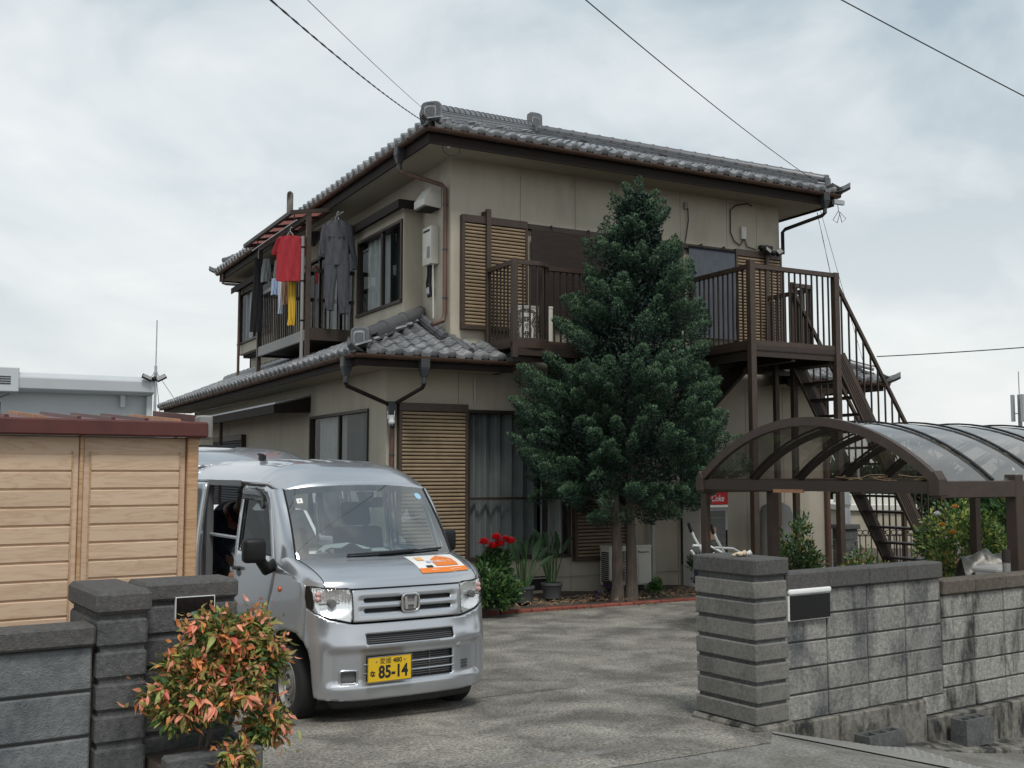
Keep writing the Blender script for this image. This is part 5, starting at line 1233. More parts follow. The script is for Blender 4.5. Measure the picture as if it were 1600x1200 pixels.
# interior
b = MB(); b.box(-.68,.68,1.0,3.4,.36,.42); b.box(-.70,.70,.64,.98,.42,1.075); b.build('cabin_floor', 'van_dark', VAN)
DS = MB().grid(lambda a, t_: Vector((-.66+1.32*a, .60+.40*t_-.09*(1-(2*a-1)**2)*(1-t_), 1.10+.03*math.sin(math.pi*t_))), 12, 6).build('dashboard', 'van_dark', VAN)
pp = MB(); pr = random.Random(4)
pp.grid(lambda a, c: Vector((-.42+.42*a, .66+.16*c, 1.20+.05*math.sin(math.pi*a)+.014*math.sin(a*14+c*5))), 14, 6); PPR = thing('paper_pile', 'crumpled pale papers lying on the van dashboard', 'papers', (-2.876,-7.4785,.15), R(4.76)); pp.build('sheet', 'paper', PPR, fixn=False)
MB().grid(lambda a, c: Vector((-.02+.16*a, .66+.12*c, 1.195+.015*c)), 4, 3).build('sheet', 'paper', PPR, fixn=False)
def vseat(x):
    S_ = MB().box(x-.24,x+.24,1.15,1.62,.42,.72).build('seat', 'seat_cloth', VAN, bevel=.05, seg=2, smooth=60)
    b_ = MB(); b_.prism([(1.52,.70),(1.66,.70),(1.80,1.32),(1.70,1.34)], lambda p: (x-.23,p[0],p[1]), lambda p: (x+.23,p[0],p[1])); b_.build('backrest', 'seat_cloth', S_, bevel=.04, seg=2, smooth=60)
    b_ = MB(); b_.prism([(1.71,1.345),(1.79,1.335),(1.84,1.53),(1.76,1.55)], lambda p: (x-.13,p[0],p[1]), lambda p: (x+.13,p[0],p[1])); b_.build('headrest', 'seat_cloth', S_, bevel=.03, seg=2, smooth=60)
vseat(-.34); vseat(.36)
b = MB(); ctr = Vector((-.33,1.02,1.07)); b.tube([ctr+Vector((.18*math.cos(t_), .18*math.sin(t_)*.45, .18*math.sin(t_)*.89)) for t_ in np.linspace(0, 2*math.pi, 25)[:-1]], .014, 6, closed=True); b.bar(ctr+Vector((-.17,0,0)), ctr+Vector((.17,0,0)), .05, .03); b.build('steering_wheel', 'black_plastic', VAN, smooth=50)
MB().tube([(-.66,1.80,1.255),(-.66,2.60,1.255)], .016, 6).build('cargo_bar', 'galv', VAN); MB().box(-.62,.62,1.86,1.89,.45,1.0).build('cargo_screen', 'van_dark', VAN)
MB().box(.04,.22,.94,.98,1.52,1.60).build('rear_view_mirror', 'black_plastic', VAN, bevel=.01)
# number plate
NP = MB().box(-.168,.168,-.004,.004,-.084,.084).build('number_plate', 'plate_yellow', VAN, bevel=.004); pc = surf(-.198,.428); NP.location = (-.198, pc[1]-.030, .428)
for body, x, z, sz, bo, sx in (('85-14', .026, -.022, .118, .004, .84), ('愛媛', -.035, .055, .046, 0, 1), ('480', .058, .055, .046, .0012, 1), ('な', -.134, -.028, .044, .002, 1)):
    o = link('lettering', txt(body, sz, 'ink', bold=bo, sx=sx), NP, mat=TR(x,-.0052,z) @ FRONT)
for x in (-.105, .115): MB().lathe([(.006,-.0065),(.006,-.003)], 8, (x,0,.055), 'y').build('bolt', 'trim_grey', NP)
MB().tube([(-.172,-.001,-.087),(.172,-.001,-.087),(.172,-.001,.087),(-.172,-.001,.087)], .004, 4, closed=True).build('plate_rim', 'trim_grey', NP)
# wheels
tyre = MB().lathe([(.165,-.065),(.20,-.073),(.245,-.073),(.266,-.060),(.272,-.04),(.272,.04),(.266,.060),(.245,.073),(.20,.073),(.165,.065)], 40, (0,0,0), 'x', caps=False).mesh('tyre', 'rubber', smooth=40)
rb = MB(); rb.lathe([(.168,-.066),(.160,-.070),(.150,-.050),(.140,-.030),(.125,-.026),(.105,-.034),(.088,-.056),(.075,-.058),(.066,-.040),(.045,-.036),(.03,-.060),(0.001,-.062)], 36, (0,0,0), 'x', caps=False)
for k in range(4): t_ = R(45+90*k); rb.lathe([(.011,-.055),(.009,-.038)], 8, (0,.055*math.cos(t_),.055*math.sin(t_)), 'x')
rim = rb.mesh('rim', 'rim_steel', smooth=35); hm = MB(); hm.lathe([(.0105,-.0315),(.0105,-.027)], 8, (0,0,0), 'x'); hme = hm.mesh('rim_hole', 'dark')
for sg in (-1, 1):
    for y in (.60, 3.12):
        w_ = link('wheel', tyre, VAN, loc=(sg*.645, y, .272), rot=(0, 0, 0 if sg < 0 else math.pi)); tag(w_); w_.name = 'wheel'
        r_ = link('rim', rim, w_)
        for k in range(16): t_ = 2*math.pi*k/16; link('rim_hole', hme, w_, loc=(0,.133*math.cos(t_),.133*math.sin(t_)))
b = MB(); b.box(-.56,.56,.25,3.3,.19,.35); b.build('underbody', 'van_dark', VAN)
for y in (.60, 3.12):
    for sg in (-1, 1):
        b = MB()
        b.grid(lambda a, c: (sg*(.40+.21*c), y+.37*math.cos(math.pi*a), .24+.39*math.sin(math.pi*a)), 16, 1); b.box(sg*.39, sg*.40, y-.37, y+.37, .24, .66)
        b.build('wheel_housing', 'van_dark', VAN, fixn=False)
# ------------------------------------------------------------------ person leaning into the open tail
def vw(x, y, z): return VAN.matrix_basis @ Vector((x, y, z))
PN = thing('person', 'person in a navy top and cap leaning into the back of the silver van', 'person', (-2.876,-7.4785,.15), R(4.76))
def blob(name, m, chains, vox=.016):
    b = MB()
    for pts, rs in chains:
        P2 = []; R2 = []
        for i in range(len(pts)-1):
            for k in range(4): P2.append(Vector(pts[i]).lerp(Vector(pts[i+1]), k/4)); R2.append(rs[i]*(1-k/4)+rs[i+1]*k/4)
        P2.append(Vector(pts[-1])); R2.append(rs[-1]); b.tube(P2, R2, 14)
        for p, r_ in zip(pts, rs): b.ball(p, r_*.99, 14, 10)
    o = b.build(name, m, PN, fixn=False); md = o.modifiers.new('r', 'REMESH'); md.mode = 'VOXEL'; md.voxel_size = vox; md.use_smooth_shade = True
    sm = o.modifiers.new('s', 'SMOOTH'); sm.iterations = 4; return o
hx = -.22
head = (hx+.02, 3.0, 1.545)
body = [([(hx,3.98,.92),(hx,3.75,1.12),(hx,3.42,1.33),(hx,3.26,1.40)], [.15,.15,.165,.13]), ([(hx,3.24,1.41),(hx,3.10,1.48)], [.06,.055]), ([(hx+.02,3.05,1.50),head,(hx+.02,2.95,1.55)], [.085,.10,.085])]
for s in (-1, 1):
    body += [([(hx+s*.09,4.0,.92),(hx+s*.11,3.97,.48),(hx+s*.11,4.02,.09)], [.095,.065,.045]), ([(hx+s*.11,4.04,.05),(hx+s*.12,3.84,.035)], [.045,.035]),
             ([(hx+s*.19,3.30,1.36),(hx+s*.24,3.05,1.12),(hx+s*.18,2.80,.98)], [.062,.046,.034]), ([(hx+s*.18,2.80,.98),(hx+s*.17,2.71,.94)], [.034,.03])]
    for f in range(4): body.append(([(hx+s*.17+(f-1.5)*.018,2.71,.94),(hx+s*.17+(f-1.5)*.02,2.655,.925-.004*f),(hx+s*.17+(f-1.5)*.019,2.625,.895)], [.0095,.009,.008]))
    body.append(([(hx+s*.17-s*.03,2.75,.95),(hx+s*.17-s*.065,2.71,.93)], [.011,.009]))
body += [([(hx+.02,2.935,1.53),(hx+.02,2.905,1.515)], [.02,.014])]
blob('body', 'skin', body, .011)
top_ = [([(hx,3.96,.95),(hx,3.75,1.13),(hx,3.42,1.34),(hx,3.24,1.405)], [.165,.17,.185,.12])]
for s in (-1, 1): top_.append(([(hx+s*.16,3.31,1.37),(hx+s*.24,3.05,1.12),(hx+s*.185,2.86,1.0)], [.08,.06,.05]))
blob('jacket', 'navy', top_); blob('trousers', 'cloth_black', [([(hx-.06,4.0,.93),(hx+.06,4.0,.93)], [.155,.155])]+[([(hx+s*.09,4.0,.90),(hx+s*.11,3.97,.48),(hx+s*.11,4.02,.12)], [.115,.085,.07]) for s in (-1, 1)])
blob('shoes', 'black_plastic', [([(hx+s*.11,4.05,.045),(hx+s*.12,3.82,.04)], [.055,.05]) for s in (-1, 1)])
cp_ = blob('cap', 'curtain_grey', [([(hx+.02,3.03,1.60),(hx+.02,2.98,1.615)], [.085,.08]), ([(hx+.02,2.92,1.60),(hx+.02,2.86,1.585)], [.05,.03])], .012)
blob('hair', 'cloth_black', [([(hx+.02,3.08,1.55),(hx+.02,3.06,1.58)], [.07,.075])])
for s in (-1, 1): MB().ball((hx+.02+s*.035,2.908,1.553), .009, 8, 6).build('eye', 'ink', PN)
MB().tube([(hx-.10,3.22,1.47),(hx-.09,3.12,1.36),(hx-.04,3.10,1.28),(hx+.05,3.12,1.36),(hx+.09,3.22,1.47)], .008, 5).build('lanyard', 'shirt_red', PN)
T = thing('cardboard_box', 'dark crate of orange and brown goods standing inside the van doorway', 'crate', (-2.876,-7.4785,.15), R(4.76))
MB().box(-.60,-.25,2.15,2.62,.421,.86).build('crate', 'van_dark', T, bevel=.01)
b = MB()
for i in range(14): b.ball((-.57+.3*pr.random(), 2.2+.38*pr.random(), .88+.05*pr.random()), (.06,.06,.045), 8, 6)
b.build('goods', 'rust', T, smooth=60)
# ------------------------------------------------------------------ white car parked behind
CRB = thing('white_car', 'white car parked behind the silver van seen through its windows', 'car', (-2.75,-1.9,.03), R(8))
b = MB(); prof = [(-1.7,.30),(-1.72,.62),(-1.60,.90),(-.95,1.02),(-.40,1.48),(.9,1.52),(1.55,1.05),(1.70,.95),(1.72,.35)]
b.prism(prof, lambda p: (-.72,p[0],p[1]), lambda p: (.72,p[0],p[1])); b.build('body', 'white_paint', CRB, bevel=.07, seg=3, smooth=50)
b = MB(); b.prism([(-.93,1.06),(-.44,1.465),(-.40,1.46),(-.86,1.05)], lambda p: (-.60,p[0]-.045,p[1]+.02), lambda p: (.60,p[0]-.045,p[1]+.02)); b.build('windscreen', 'black_gloss', CRB)
for s in (-1, 1):
    b = MB(); b.prism([(-.72,1.02),(-.30,1.42),(.85,1.45),(1.3,1.04)], lambda p: (s*.716,p[0],p[1]), lambda p: (s*.726,p[0],p[1])); b.build('side_window', 'black_gloss', CRB)
    for y in (-1.15, 1.1): link('wheel', tyre, CRB, loc=(s*.66, y, .272), rot=(0,0,0 if s < 0 else math.pi))
    MB().box(s*.46-.16, s*.46+.16, -1.735, -1.66, .68, .82).build('headlight', 'chrome', CRB, bevel=.02)
MB().box(-.5,.5,-1.745,-1.70,.42,.56).build('grille', 'black_plastic', CRB)
# ------------------------------------------------------------------ vegetation
def leaf_cloud(name, P, Dr, L, Wd, mats, midx, parent, fold=.25, fine=False):
    """P positions, Dr leaf directions, L lengths, Wd widths (numpy); one lance shaped two-quad leaf each"""
    n = len(P); Dr = Dr/np.maximum(np.linalg.norm(Dr, axis=1, keepdims=True), 1e-9)
    A = RNG.normal(size=(n,3)); S = np.cross(Dr, A); S /= np.maximum(np.linalg.norm(S, axis=1, keepdims=True), 1e-9); Nn = np.cross(S, Dr)
    L = np.broadcast_to(np.asarray(L), (n,))[:,None]; Wd = np.broadcast_to(np.asarray(Wd), (n,))[:,None]
    me = bpy.data.meshes.new(name); b = np.arange(n)
    if fine:
        K = 6; v = np.empty((n,6,3)); dr = Nn*L
        v[:,0] = P; a1 = P+Dr*L*.32; a2 = P+Dr*L*.66-dr*.05
        v[:,1] = a1+S*Wd*.5+Nn*Wd*fold; v[:,2] = a2+S*Wd*.40+Nn*Wd*fold*.7; v[:,3] = P+Dr*L-dr*.18; v[:,4] = a2-S*Wd*.40+Nn*Wd*fold*.7; v[:,5] = a1-S*Wd*.5+Nn*Wd*fold
        T = [(0,1,5),(1,2,5),(5,2,4),(4,2,3)]
    else:
        K = 4; mid = P+Dr*L*.45; v = np.empty((n,4,3)); v[:,0] = P; v[:,1] = mid+S*Wd*.5+Nn*Wd*fold; v[:,2] = P+Dr*L-Nn*L*.08; v[:,3] = mid-S*Wd*.5+Nn*Wd*fold
        T = [(0,1,2),(0,2,3)]
    nt_ = len(T); me.vertices.add(K*n); me.vertices.foreach_set('co', v.reshape(-1))
    f = np.empty((n,nt_,3), dtype=np.int32)
    for i, t3 in enumerate(T): f[:,i] = np.stack([b*K+t3[0], b*K+t3[1], b*K+t3[2]], 1)
    me.loops.add(3*nt_*n); me.loops.foreach_set('vertex_index', f.reshape(-1)); me.polygons.add(nt_*n)
    me.polygons.foreach_set('loop_start', np.arange(nt_*n)*3); me.polygons.foreach_set('loop_total', np.full(nt_*n,3))
    for m in mats: me.materials.append(MT(m))
    me.polygons.foreach_set('material_index', np.repeat(midx, nt_).astype(np.int32)); me.update(calc_edges=True); me.validate()
    return link(name, me, parent)
def dirs(n, up=0.): d = RNG.normal(size=(n,3)); d /= np.linalg.norm(d, axis=1, keepdims=True); d[:,2] += up; return d
# --- the conifer
CT = thing('conifer_tree', 'tall dense blue green conifer with two trunks in front of the house', 'conifer', (3.20,-1.15,0))
zk = [1.38,1.55,1.75,2.1,2.5,3.0,3.5,3.95,4.4,4.9,5.35,5.8,6.15,6.45]; rk = [.55,1.1,1.42,1.56,1.60,1.55,1.36,1.12,.96,.80,.64,.44,.22,.05]
CP = []; CD = []; CM = []; CL = []; CW_ = []
def crown_c(z): return np.array([.03+.04*math.sin(z*1.3), -.10-.25*min(1, max(0, (z-2.5)/2)), z])
pr = random.Random(21); PL = []
for _ in range(430):
    z = pr.uniform(1.5, 6.1) if pr.random() < .72 else pr.uniform(1.45, 3.5); r = float(np.interp(z, zk, rk)); a = pr.uniform(0, 2*math.pi)
    lob = 1+.10*math.sin(a*3+z*2.1)+.08*math.sin(a*5-z*3.3)+.06*math.sin(z*7+a)
    ln = pr.uniform(.30,.80)*(1 if z < 4.6 else .74 if z < 5.5 else .55); rise = .45+.55*max(0, (z-2.0)/4)+pr.uniform(-.2,.25)
    if z < 1.9: rise = pr.uniform(-.25,.35)
    d = np.array([math.cos(a), math.sin(a)*.85, rise]); d /= np.linalg.norm(d)
    rr = max(.0, r*lob*pr.uniform(.80, 1.0)-ln*.75*math.hypot(d[0], d[1])); c = crown_c(z-ln*.3)+np.array([rr*math.cos(a), rr*math.sin(a)*.80, 0])
    PL.append((c, d, ln, pr.uniform(.075,.165)*(1 if z < 4.6 else .82 if z < 5.5 else .6)))
for k in range(7): PL.append((crown_c(5.85)+np.array([.05*math.cos(k*2.2), .05*math.sin(k*2.2), -.15+.065*k]), np.array([.22*math.cos(k*2.2),.18*math.sin(k*2.2),1.]), .36, .065))
for dx_, dy_, z in ((1.12,-.25,4.15),(1.28,-.2,3.42),(-1.30,-.3,3.1),(-1.38,-.2,2.65),(-1.25,-.35,1.9),(1.22,-.3,1.85),(-.95,-.7,3.75),(1.0,-.3,1.5),(-.9,-.3,1.55),(.85,-.2,4.95)):
    for k in range(3): PL.append((np.array([dx_, dy_+.08*k, z-.08+.07*k]), np.array([np.sign(dx_), -.1+.1*k, .6]), .45+.08*k, .13))
for k in range(26): z_ = 3.6+.066*k; a_ = k*2.4; rr_ = .30*(1-.03*k); PL.append((np.array([.60+rr_*math.cos(a_)*.6, -.30+rr_*math.sin(a_)*.5, z_]), np.array([math.cos(a_)*.7, math.sin(a_)*.6, .9]), .34, .10))
for c, d, ln, Rm in PL:
    d = d/np.linalg.norm(d); n = int(430*(ln*Rm)/(.42*.13))
    t_ = RNG.random(n)**.8; u1 = np.cross(d, [.3,.2,1.]); u1 /= np.linalg.norm(u1); u2 = np.cross(d, u1); an = RNG.uniform(0, 2*math.pi, n); rad_ = Rm*np.sin(np.pi*(.12+.86*t_))**.8*np.sqrt(RNG.uniform(.25,1,n))*(1+.25*np.sin(an*3+t_*9))
    ro = np.cos(an)[:,None]*u1+np.sin(an)[:,None]*u2; P_ = c+d*(t_*ln)[:,None]+ro*rad_[:,None]; lim = np.where(P_[:,2] < 3.4, .85, .05); P_[:,1] = np.minimum(P_[:,1], lim-RNG.random(n)*.1)
    CP.append(P_); CD.append(ro*.75+d*.85+RNG.normal(size=(n,3))*.3); CL.append(RNG.uniform(.022,.048,n)); CW_.append(RNG.uniform(.012,.021,n))
    hgt = ro[:,2]*.55+(t_-.55)*1.1+RNG.normal(size=n)*.22; CM.append(np.where(hgt > .38, 2, np.where(hgt > -.12, 1, 0)))  # light and shade put in the colour: dark undersides, pale upper sides and tips
CP = np.concatenate(CP); CD = np.concatenate(CD); CL = np.concatenate(CL); CW_ = np.concatenate(CW_); CM = np.concatenate(CM)
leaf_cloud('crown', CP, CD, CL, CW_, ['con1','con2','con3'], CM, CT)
# inner dark mass so that no light passes through the heart of the crown
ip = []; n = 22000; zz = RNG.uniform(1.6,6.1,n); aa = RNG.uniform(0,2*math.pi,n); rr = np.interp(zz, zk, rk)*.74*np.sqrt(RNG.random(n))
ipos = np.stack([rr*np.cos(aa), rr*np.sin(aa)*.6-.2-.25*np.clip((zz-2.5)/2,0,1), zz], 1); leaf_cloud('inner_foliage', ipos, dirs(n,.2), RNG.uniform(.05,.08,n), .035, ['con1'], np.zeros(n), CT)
for x, ph in ((-.12,.2),(.16,2.0)):
    pts = [(x*(.75+.35*min(1,i*.45))+.03*math.sin(i*.9+ph), .02*math.cos(i+ph)-.12*max(0,(i*.45-2)/2), -.05+i*.45) for i in range(12 if x < 0 else 8)]
    rs = [.092-.0065*i if i else .12 for i in range(len(pts))]
    tr = MB().tube(pts, rs, 12).build('trunk', 'bark', CT, smooth=60)
    for k in range(9):
        b0 = Vector(pts[3+k*(len(pts)-4)//9]); a = k*2.4+ph; e_ = b0+Vector((math.cos(a)*.75, math.sin(a)*.5-.1, .35)); MB().tube([b0, b0.lerp(e_, .5)+Vector((0,0,.08)), e_], [.035,.025,.012], 6).build('limb', 'bark', tr)
def bush(name, label, cat, loc, radii, n, L, W_, mats, wts, group=None, up=.25, stems=5, clumps=26, sub=.33, kind=None, rz=0):
    t = thing(name, label, cat, loc, rz, group); P = []; Dd = []
    for k in range(clumps):
        a = RNG.normal(size=3); a /= np.linalg.norm(a); a *= RNG.uniform(.45,.92); a[2] = abs(a[2])*.95-.05 if RNG.random() < .8 else a[2]*.5
        c = a*np.array(radii)+np.array([0,0,radii[2]*.75]); m = n//clumps
        p = RNG.normal(size=(m,3)); p /= np.linalg.norm(p, axis=1, keepdims=True); q = p*(RNG.random(m)**.45)[:,None]*sub*np.array(radii)
        P.append(c+q); Dd.append(p*.7+a/np.linalg.norm(a)*.6+RNG.normal(size=(m,3))*.3+np.array([0,0,up]))
    P = np.concatenate(P); Dd = np.concatenate(Dd); P[:,2] = np.maximum(P[:,2], .02)
    m = len(P); leaf_cloud('foliage', P, Dd, RNG.uniform(L*.7,L*1.3,m), W_, mats, RNG.choice(len(mats), m, p=wts), t, fine=L < .12)
    for k in range(stems):
        a = 2*math.pi*k/stems+.4; MB().tube([(.03*math.cos(a),.03*math.sin(a),0),(radii[0]*.3*math.cos(a),radii[1]*.3*math.sin(a),radii[2]*.8),(radii[0]*.5*math.cos(a),radii[1]*.5*math.sin(a),radii[2]*1.35)], [.02*radii[2]+.006,.012*radii[2]+.004,.004], 5).build('stem', 'bark', t)
    return t
# --- nandina in the planter
NT = thing('nandina_shrub', 'nandina shrub with salmon red and olive leaves spilling over the planter', 'shrub', w2(-4.05,-.12,.55), RZ)
lobes = [((-.27,-.08,.33),(.13,.13,.12),11), ((-.18,-.06,.47),(.14,.13,.10),12), ((-.03,-.05,.62),(.16,.14,.10),18), ((.10,-.05,.60),(.12,.12,.10),14), ((.18,-.06,.49),(.10,.10,.10),10), ((-.13,-.10,.33),(.16,.14,.11),15), ((.05,-.10,.40),(.14,.12,.12),13), ((.17,-.11,.18),(.09,.09,.08),11), ((-.01,-.17,.02),(.10,.09,.10),12)]
lf = MB(); prof_ = [(0,.0012),(.010,.0062),(.022,.0102),(.034,.0108),(.046,.0078),(.056,.0036),(.063,.0004)]
for i, (y_, w_) in enumerate(prof_): z_ = -.018*(y_/.063)**2; lf.v += [(-w_,y_,z_+w_*.35),(0,y_,z_),(w_,y_,z_+w_*.35)]
for i in range(6):
    for k in (0, 1): lf.f.append((i*3+k,i*3+k+1,i*3+k+4,i*3+k+3)); lf.mi.append(0)
LMs = [lf.mesh('leaf', m, fixn=False, smooth=60) for m in ('leaf_salmon','leaf_orange','leaf_red','leaf_olive','leaf_lime')]
bp = []; bd_ = []; bi = []; tips = []
for c, rad_, nk in lobes:
    for k in range(nk):
        a = RNG.normal(size=3); a /= np.linalg.norm(a)
        if a[2] < -.5: a[2] *= -.5
        pos = np.array(c)+a*np.array(rad_)*RNG.uniform(.7,1.02); tips.append((pos, a))
        m = 34; q = RNG.normal(size=(m,3))*.040; bp.append(pos+q-a*.025); bd_.append(a*.5+RNG.normal(size=(m,3))*.6+np.array([0,0,-.25]))
        w_ = RNG.random(m); red = .5+.5*math.tanh(RNG.normal()*.7+.2); bi.append(np.where(w_ < .50*red, 0, np.where(w_ < .85*red, 1, np.where(w_ < .80, 2, np.where(w_ < .92, 3, 4)))))
    m = nk*36; q = RNG.normal(size=(m,3)); q /= np.linalg.norm(q, axis=1, keepdims=True); bp.append(np.array(c)+q*np.array(rad_)*(RNG.random(m)**.4)[:,None]*.92); bd_.append(q+RNG.normal(size=(m,3))*.5); bi.append(RNG.choice([2,3,4], m, p=[.15,.3,.55]))
bp = np.concatenate(bp); bd_ = np.concatenate(bd_); bi = np.concatenate(bi); m = len(bp)
stuff(leaf_cloud('foliage', bp, bd_, RNG.uniform(.032,.066,m), RNG.uniform(.012,.021,m), ['leaf_salmon','leaf_orange','leaf_olive','leaf_lime','leaf_green'], bi, NT, fine=True))
vdir = np.array([-.32,-.95,.25]); order = sorted(tips, key=lambda t_: -(t_[0]@vdir)); cnt = 0
for pos, a in order[:46]:
    for k in range(6 if cnt < 276 else 4):
        if cnt >= 300: break
        yaw = RNG.uniform(0, 2*math.pi); drop = RNG.uniform(-1.2, .1)
        mt = TR(*(pos+a*.012)) @ Matrix.Rotation(yaw, 4, 'Z') @ Matrix.Rotation(drop, 4, 'X') @ Matrix.Rotation(RNG.uniform(-.5,.5), 4, 'Y') @ Matrix.Scale(RNG.uniform(.95,1.5), 4)
        link('leaf', LMs[int(RNG.choice(5, p=[.40,.24,.12,.14,.10]))], NT, mat=mt); cnt += 1
for k in range(9):
    a = k*2.1; MB().tube([(.05*math.cos(a)-.08,.04*math.sin(a),.02),(.10*math.cos(a)-.02,.08*math.sin(a),.3),(.2*math.cos(a),.1*math.sin(a),.5)], [.010,.008,.004], 5).build('stem', 'bark', NT)
MB().tube([(.0,0,.05),(.2,-.08,.25),(.33,-.1,.16)], [.008,.007,.004], 5).build('stem', 'bark', NT)
# --- peony, shrubs of the bed
def flower(parent, p, r, m):
    b = MB(); pr2 = random.Random(int(p[0]*1000)+int(p[2]*777))
    for ring_, (n, op) in enumerate(((6,1.15),(6,.75),(5,.35))):
        for k in range(n):
            a = 2*math.pi*k/n+ring_*.5; d = Vector((math.cos(a)*math.sin(op), math.sin(a)*math.sin(op), math.cos(op))); s = Vector((-math.sin(a), math.cos(a), 0)); c = Vector(p)
            b.add([c, c+d*r*.6+s*r*.38, c+d*r*1.0+s*r*.22, c+d*r*1.05-s*r*.22, c+d*r*.6-s*r*.38], [(0,1,2,3,4)])
    return b.build('flower', m, parent, fixn=False)
PE = bush('peony_plant', 'leafy peony with deep red blooms beside the van', 'flowering plant', (1.0,-1.15,.05), (.30,.22,.50), 2000, .09, .042, ['leaf_dark','leaf_green','leaf_mid'], [.4,.4,.2], clumps=24)
for i, (x, z) in enumerate(((-.19,.93),(-.05,.87),(.05,.90),(.14,.98),(.0,.99),(.22,.93))): 
    MB().tube([(0,0,.05),(x*.6,-.05,.55),(x,-.12,z)], .007, 5).build('flower_stem', 'leaf_green', PE); flower(PE, (x,-.14,z-.03), .10 if i != 3 else .07, 'flower_red')
bush('garden_shrub', 'bright green low leafy shrub at the van nose before the shutter', 'shrub', (.62,-1.62,0), (.50,.36,.40), 3600, .085, .036, ['leaf_dark','leaf_green','leaf_mid'], [.25,.45,.3], clumps=34, up=.1)
def strel(label, loc, n, h, seed):
    t = thing('potted_plant', label, 'potted plant', loc, 0, 'potted plants by the window'); q = random.Random(seed)
    MB().lathe([(.10,0),(.125,.02),(.15,.20),(.165,.215),(.165,.245),(.14,.245),(.13,.21)], 18).build('pot', 'pot', t, smooth=40)
    for k in range(n):
        a = q.uniform(0, 2*math.pi); out = q.uniform(.05,.42); hh = h*q.uniform(.75,1.1); base = Vector((.05*math.cos(a), .05*math.sin(a), .2)); tip = Vector((out*math.cos(a), out*math.sin(a)*.6, hh))
        mid = base.lerp(tip, .6)+Vector((0,0,.08)); o = MB().tube([base, base.lerp(mid,.6), mid], [.010,.009,.006], 5).build('leaf_stalk', 'leaf_green', t)
        d = (tip-mid).normalized(); s = d.cross(Vector((math.cos(a+1.2), math.sin(a+1.2), .2))).normalized(); ln = q.uniform(.26,.36); w = q.uniform(.034,.048)
        nrm = s.cross(d); b = MB(); L5 = []
        for i in range(6):
            f = i/5; wid = w*math.sin(math.pi*min(1, f*.9+.08))**.8; c = mid+d*ln*f-nrm*.05*f*f; L5 += [c+s*wid+nrm*wid*.3, c, c-s*wid+nrm*wid*.3]
        b.add(L5, [(i*3+k2, i*3+k2+1, i*3+k2+4, i*3+k2+3) for i in range(5) for k2 in (0,1)]); b.build('leaf', 'leaf_dark', t, fixn=False, smooth=70)
strel('potted strelitzia with long stalked dark leaves next to the red peony', (1.62,-.95,.07), 15, .78, 3)
strel('potted strelitzia with broad upright leaves nearer the air conditioner', (2.18,-.80,.08), 15, .95, 8)
bush('low_plant', 'small dark purple leaved plant at the conifer trunk', 'plant', (3.0,-1.05,.05), (.18,.14,.14), 300, .06, .03, ['flower_purple','leaf_dark'], [.7,.3], clumps=8, stems=0)
bush('low_plant', 'dark purple leaved clump near the white pipes', 'plant', (5.05,-.95,.05), (.35,.2,.16), 600, .06, .03, ['flower_purple','leaf_dark'], [.5,.5], clumps=12, stems=0)
bush('low_plant', 'small green herb below the air conditioner', 'plant', (3.95,-.95,.05), (.2,.14,.15), 400, .06, .028, ['leaf_green','leaf_mid'], [.5,.5], clumps=9, stems=0)
bush('low_plant', 'green upright plant in front of the glass door', 'plant', (5.2,-.55,.05), (.25,.2,.4), 700, .10, .02, ['leaf_dark','leaf_green'], [.6,.4], clumps=10, stems=2, up=1)
b = MB(); q = random.Random(9)
for k in range(420):
    x = q.uniform(1.0, 5.0); y = q.uniform(-1.32,-.5); a = q.uniform(0, 6.28); l = q.uniform(.05,.22) if q.random() < .2 else q.uniform(.02,.07); z = .07
    b.tube([(x,y,z),(x+math.cos(a)*l*.5,y+math.sin(a)*l*.5,z+l*.28),(x+math.cos(a)*l,y+math.sin(a)*l,z+.01)], .0035, 3, caps=False)
stuff(tag(b.build('dry_litter', 'straw'), 'dry straw and twigs scattered on the flower bed', 'plant litter'))
n = 90; leafp = np.stack([RNG.uniform(1.2,6.5,n), RNG.uniform(-1.62,-1.47,n), np.full(n,.01)],1); cl_ = np.repeat(leafp[::6], 6, 0)[:n]+RNG.normal(size=(n,3))*np.array([.06,.03,.0]); stuff(tag(leaf_cloud('weeds', cl_, dirs(n,.7), .05, .022, ['leaf_green','leaf_mid'], RNG.integers(0,2,n), None), 'small weeds growing along the brick edging', 'weeds'))
# --- right hand garden
bush('garden_bush', 'leafy green bush growing behind the gate pillar under the carport', 'bush', (4.1,-3.9,.05), (.42,.40,.80), 1700, .070, .028, ['leaf_dark','leaf_green','leaf_olive','leaf_mid'], [.35,.3,.12,.23], clumps=34, sub=.24)
bush('garden_bush', 'small reddish tipped bush beside the fence pillar', 'bush', (6.0,-3.2,.0), (.42,.40,.5), 1300, .065, .026, ['leaf_green','leaf_olive','leaf_mid'], [.4,.3,.3], clumps=30, sub=.3)
RB = bush('rose_bush', 'tall lime green rose bush with pink and yellow blooms behind the covered scooter', 'rose bush', (7.1,-4.1,0), (.75,.6,1.0), 3600, .075, .035, ['leaf_green','leaf_mid','leaf_lime'], [.25,.4,.35], clumps=46, sub=.26)
for x, y, z, m in ((.30,-.45,1.60,'flower_pink'),(.22,-.46,1.58,'flower_yellow'),(-.55,-.3,1.45,'flower_yellow'),(-.7,-.2,1.2,'flower_yellow'),(-.62,-.3,1.1,'flower_yellow'),(.75,-.4,.9,'flower_pink'),(-.8,-.2,1.35,'white_paint')): flower(RB, (x,y,z), .065, m)
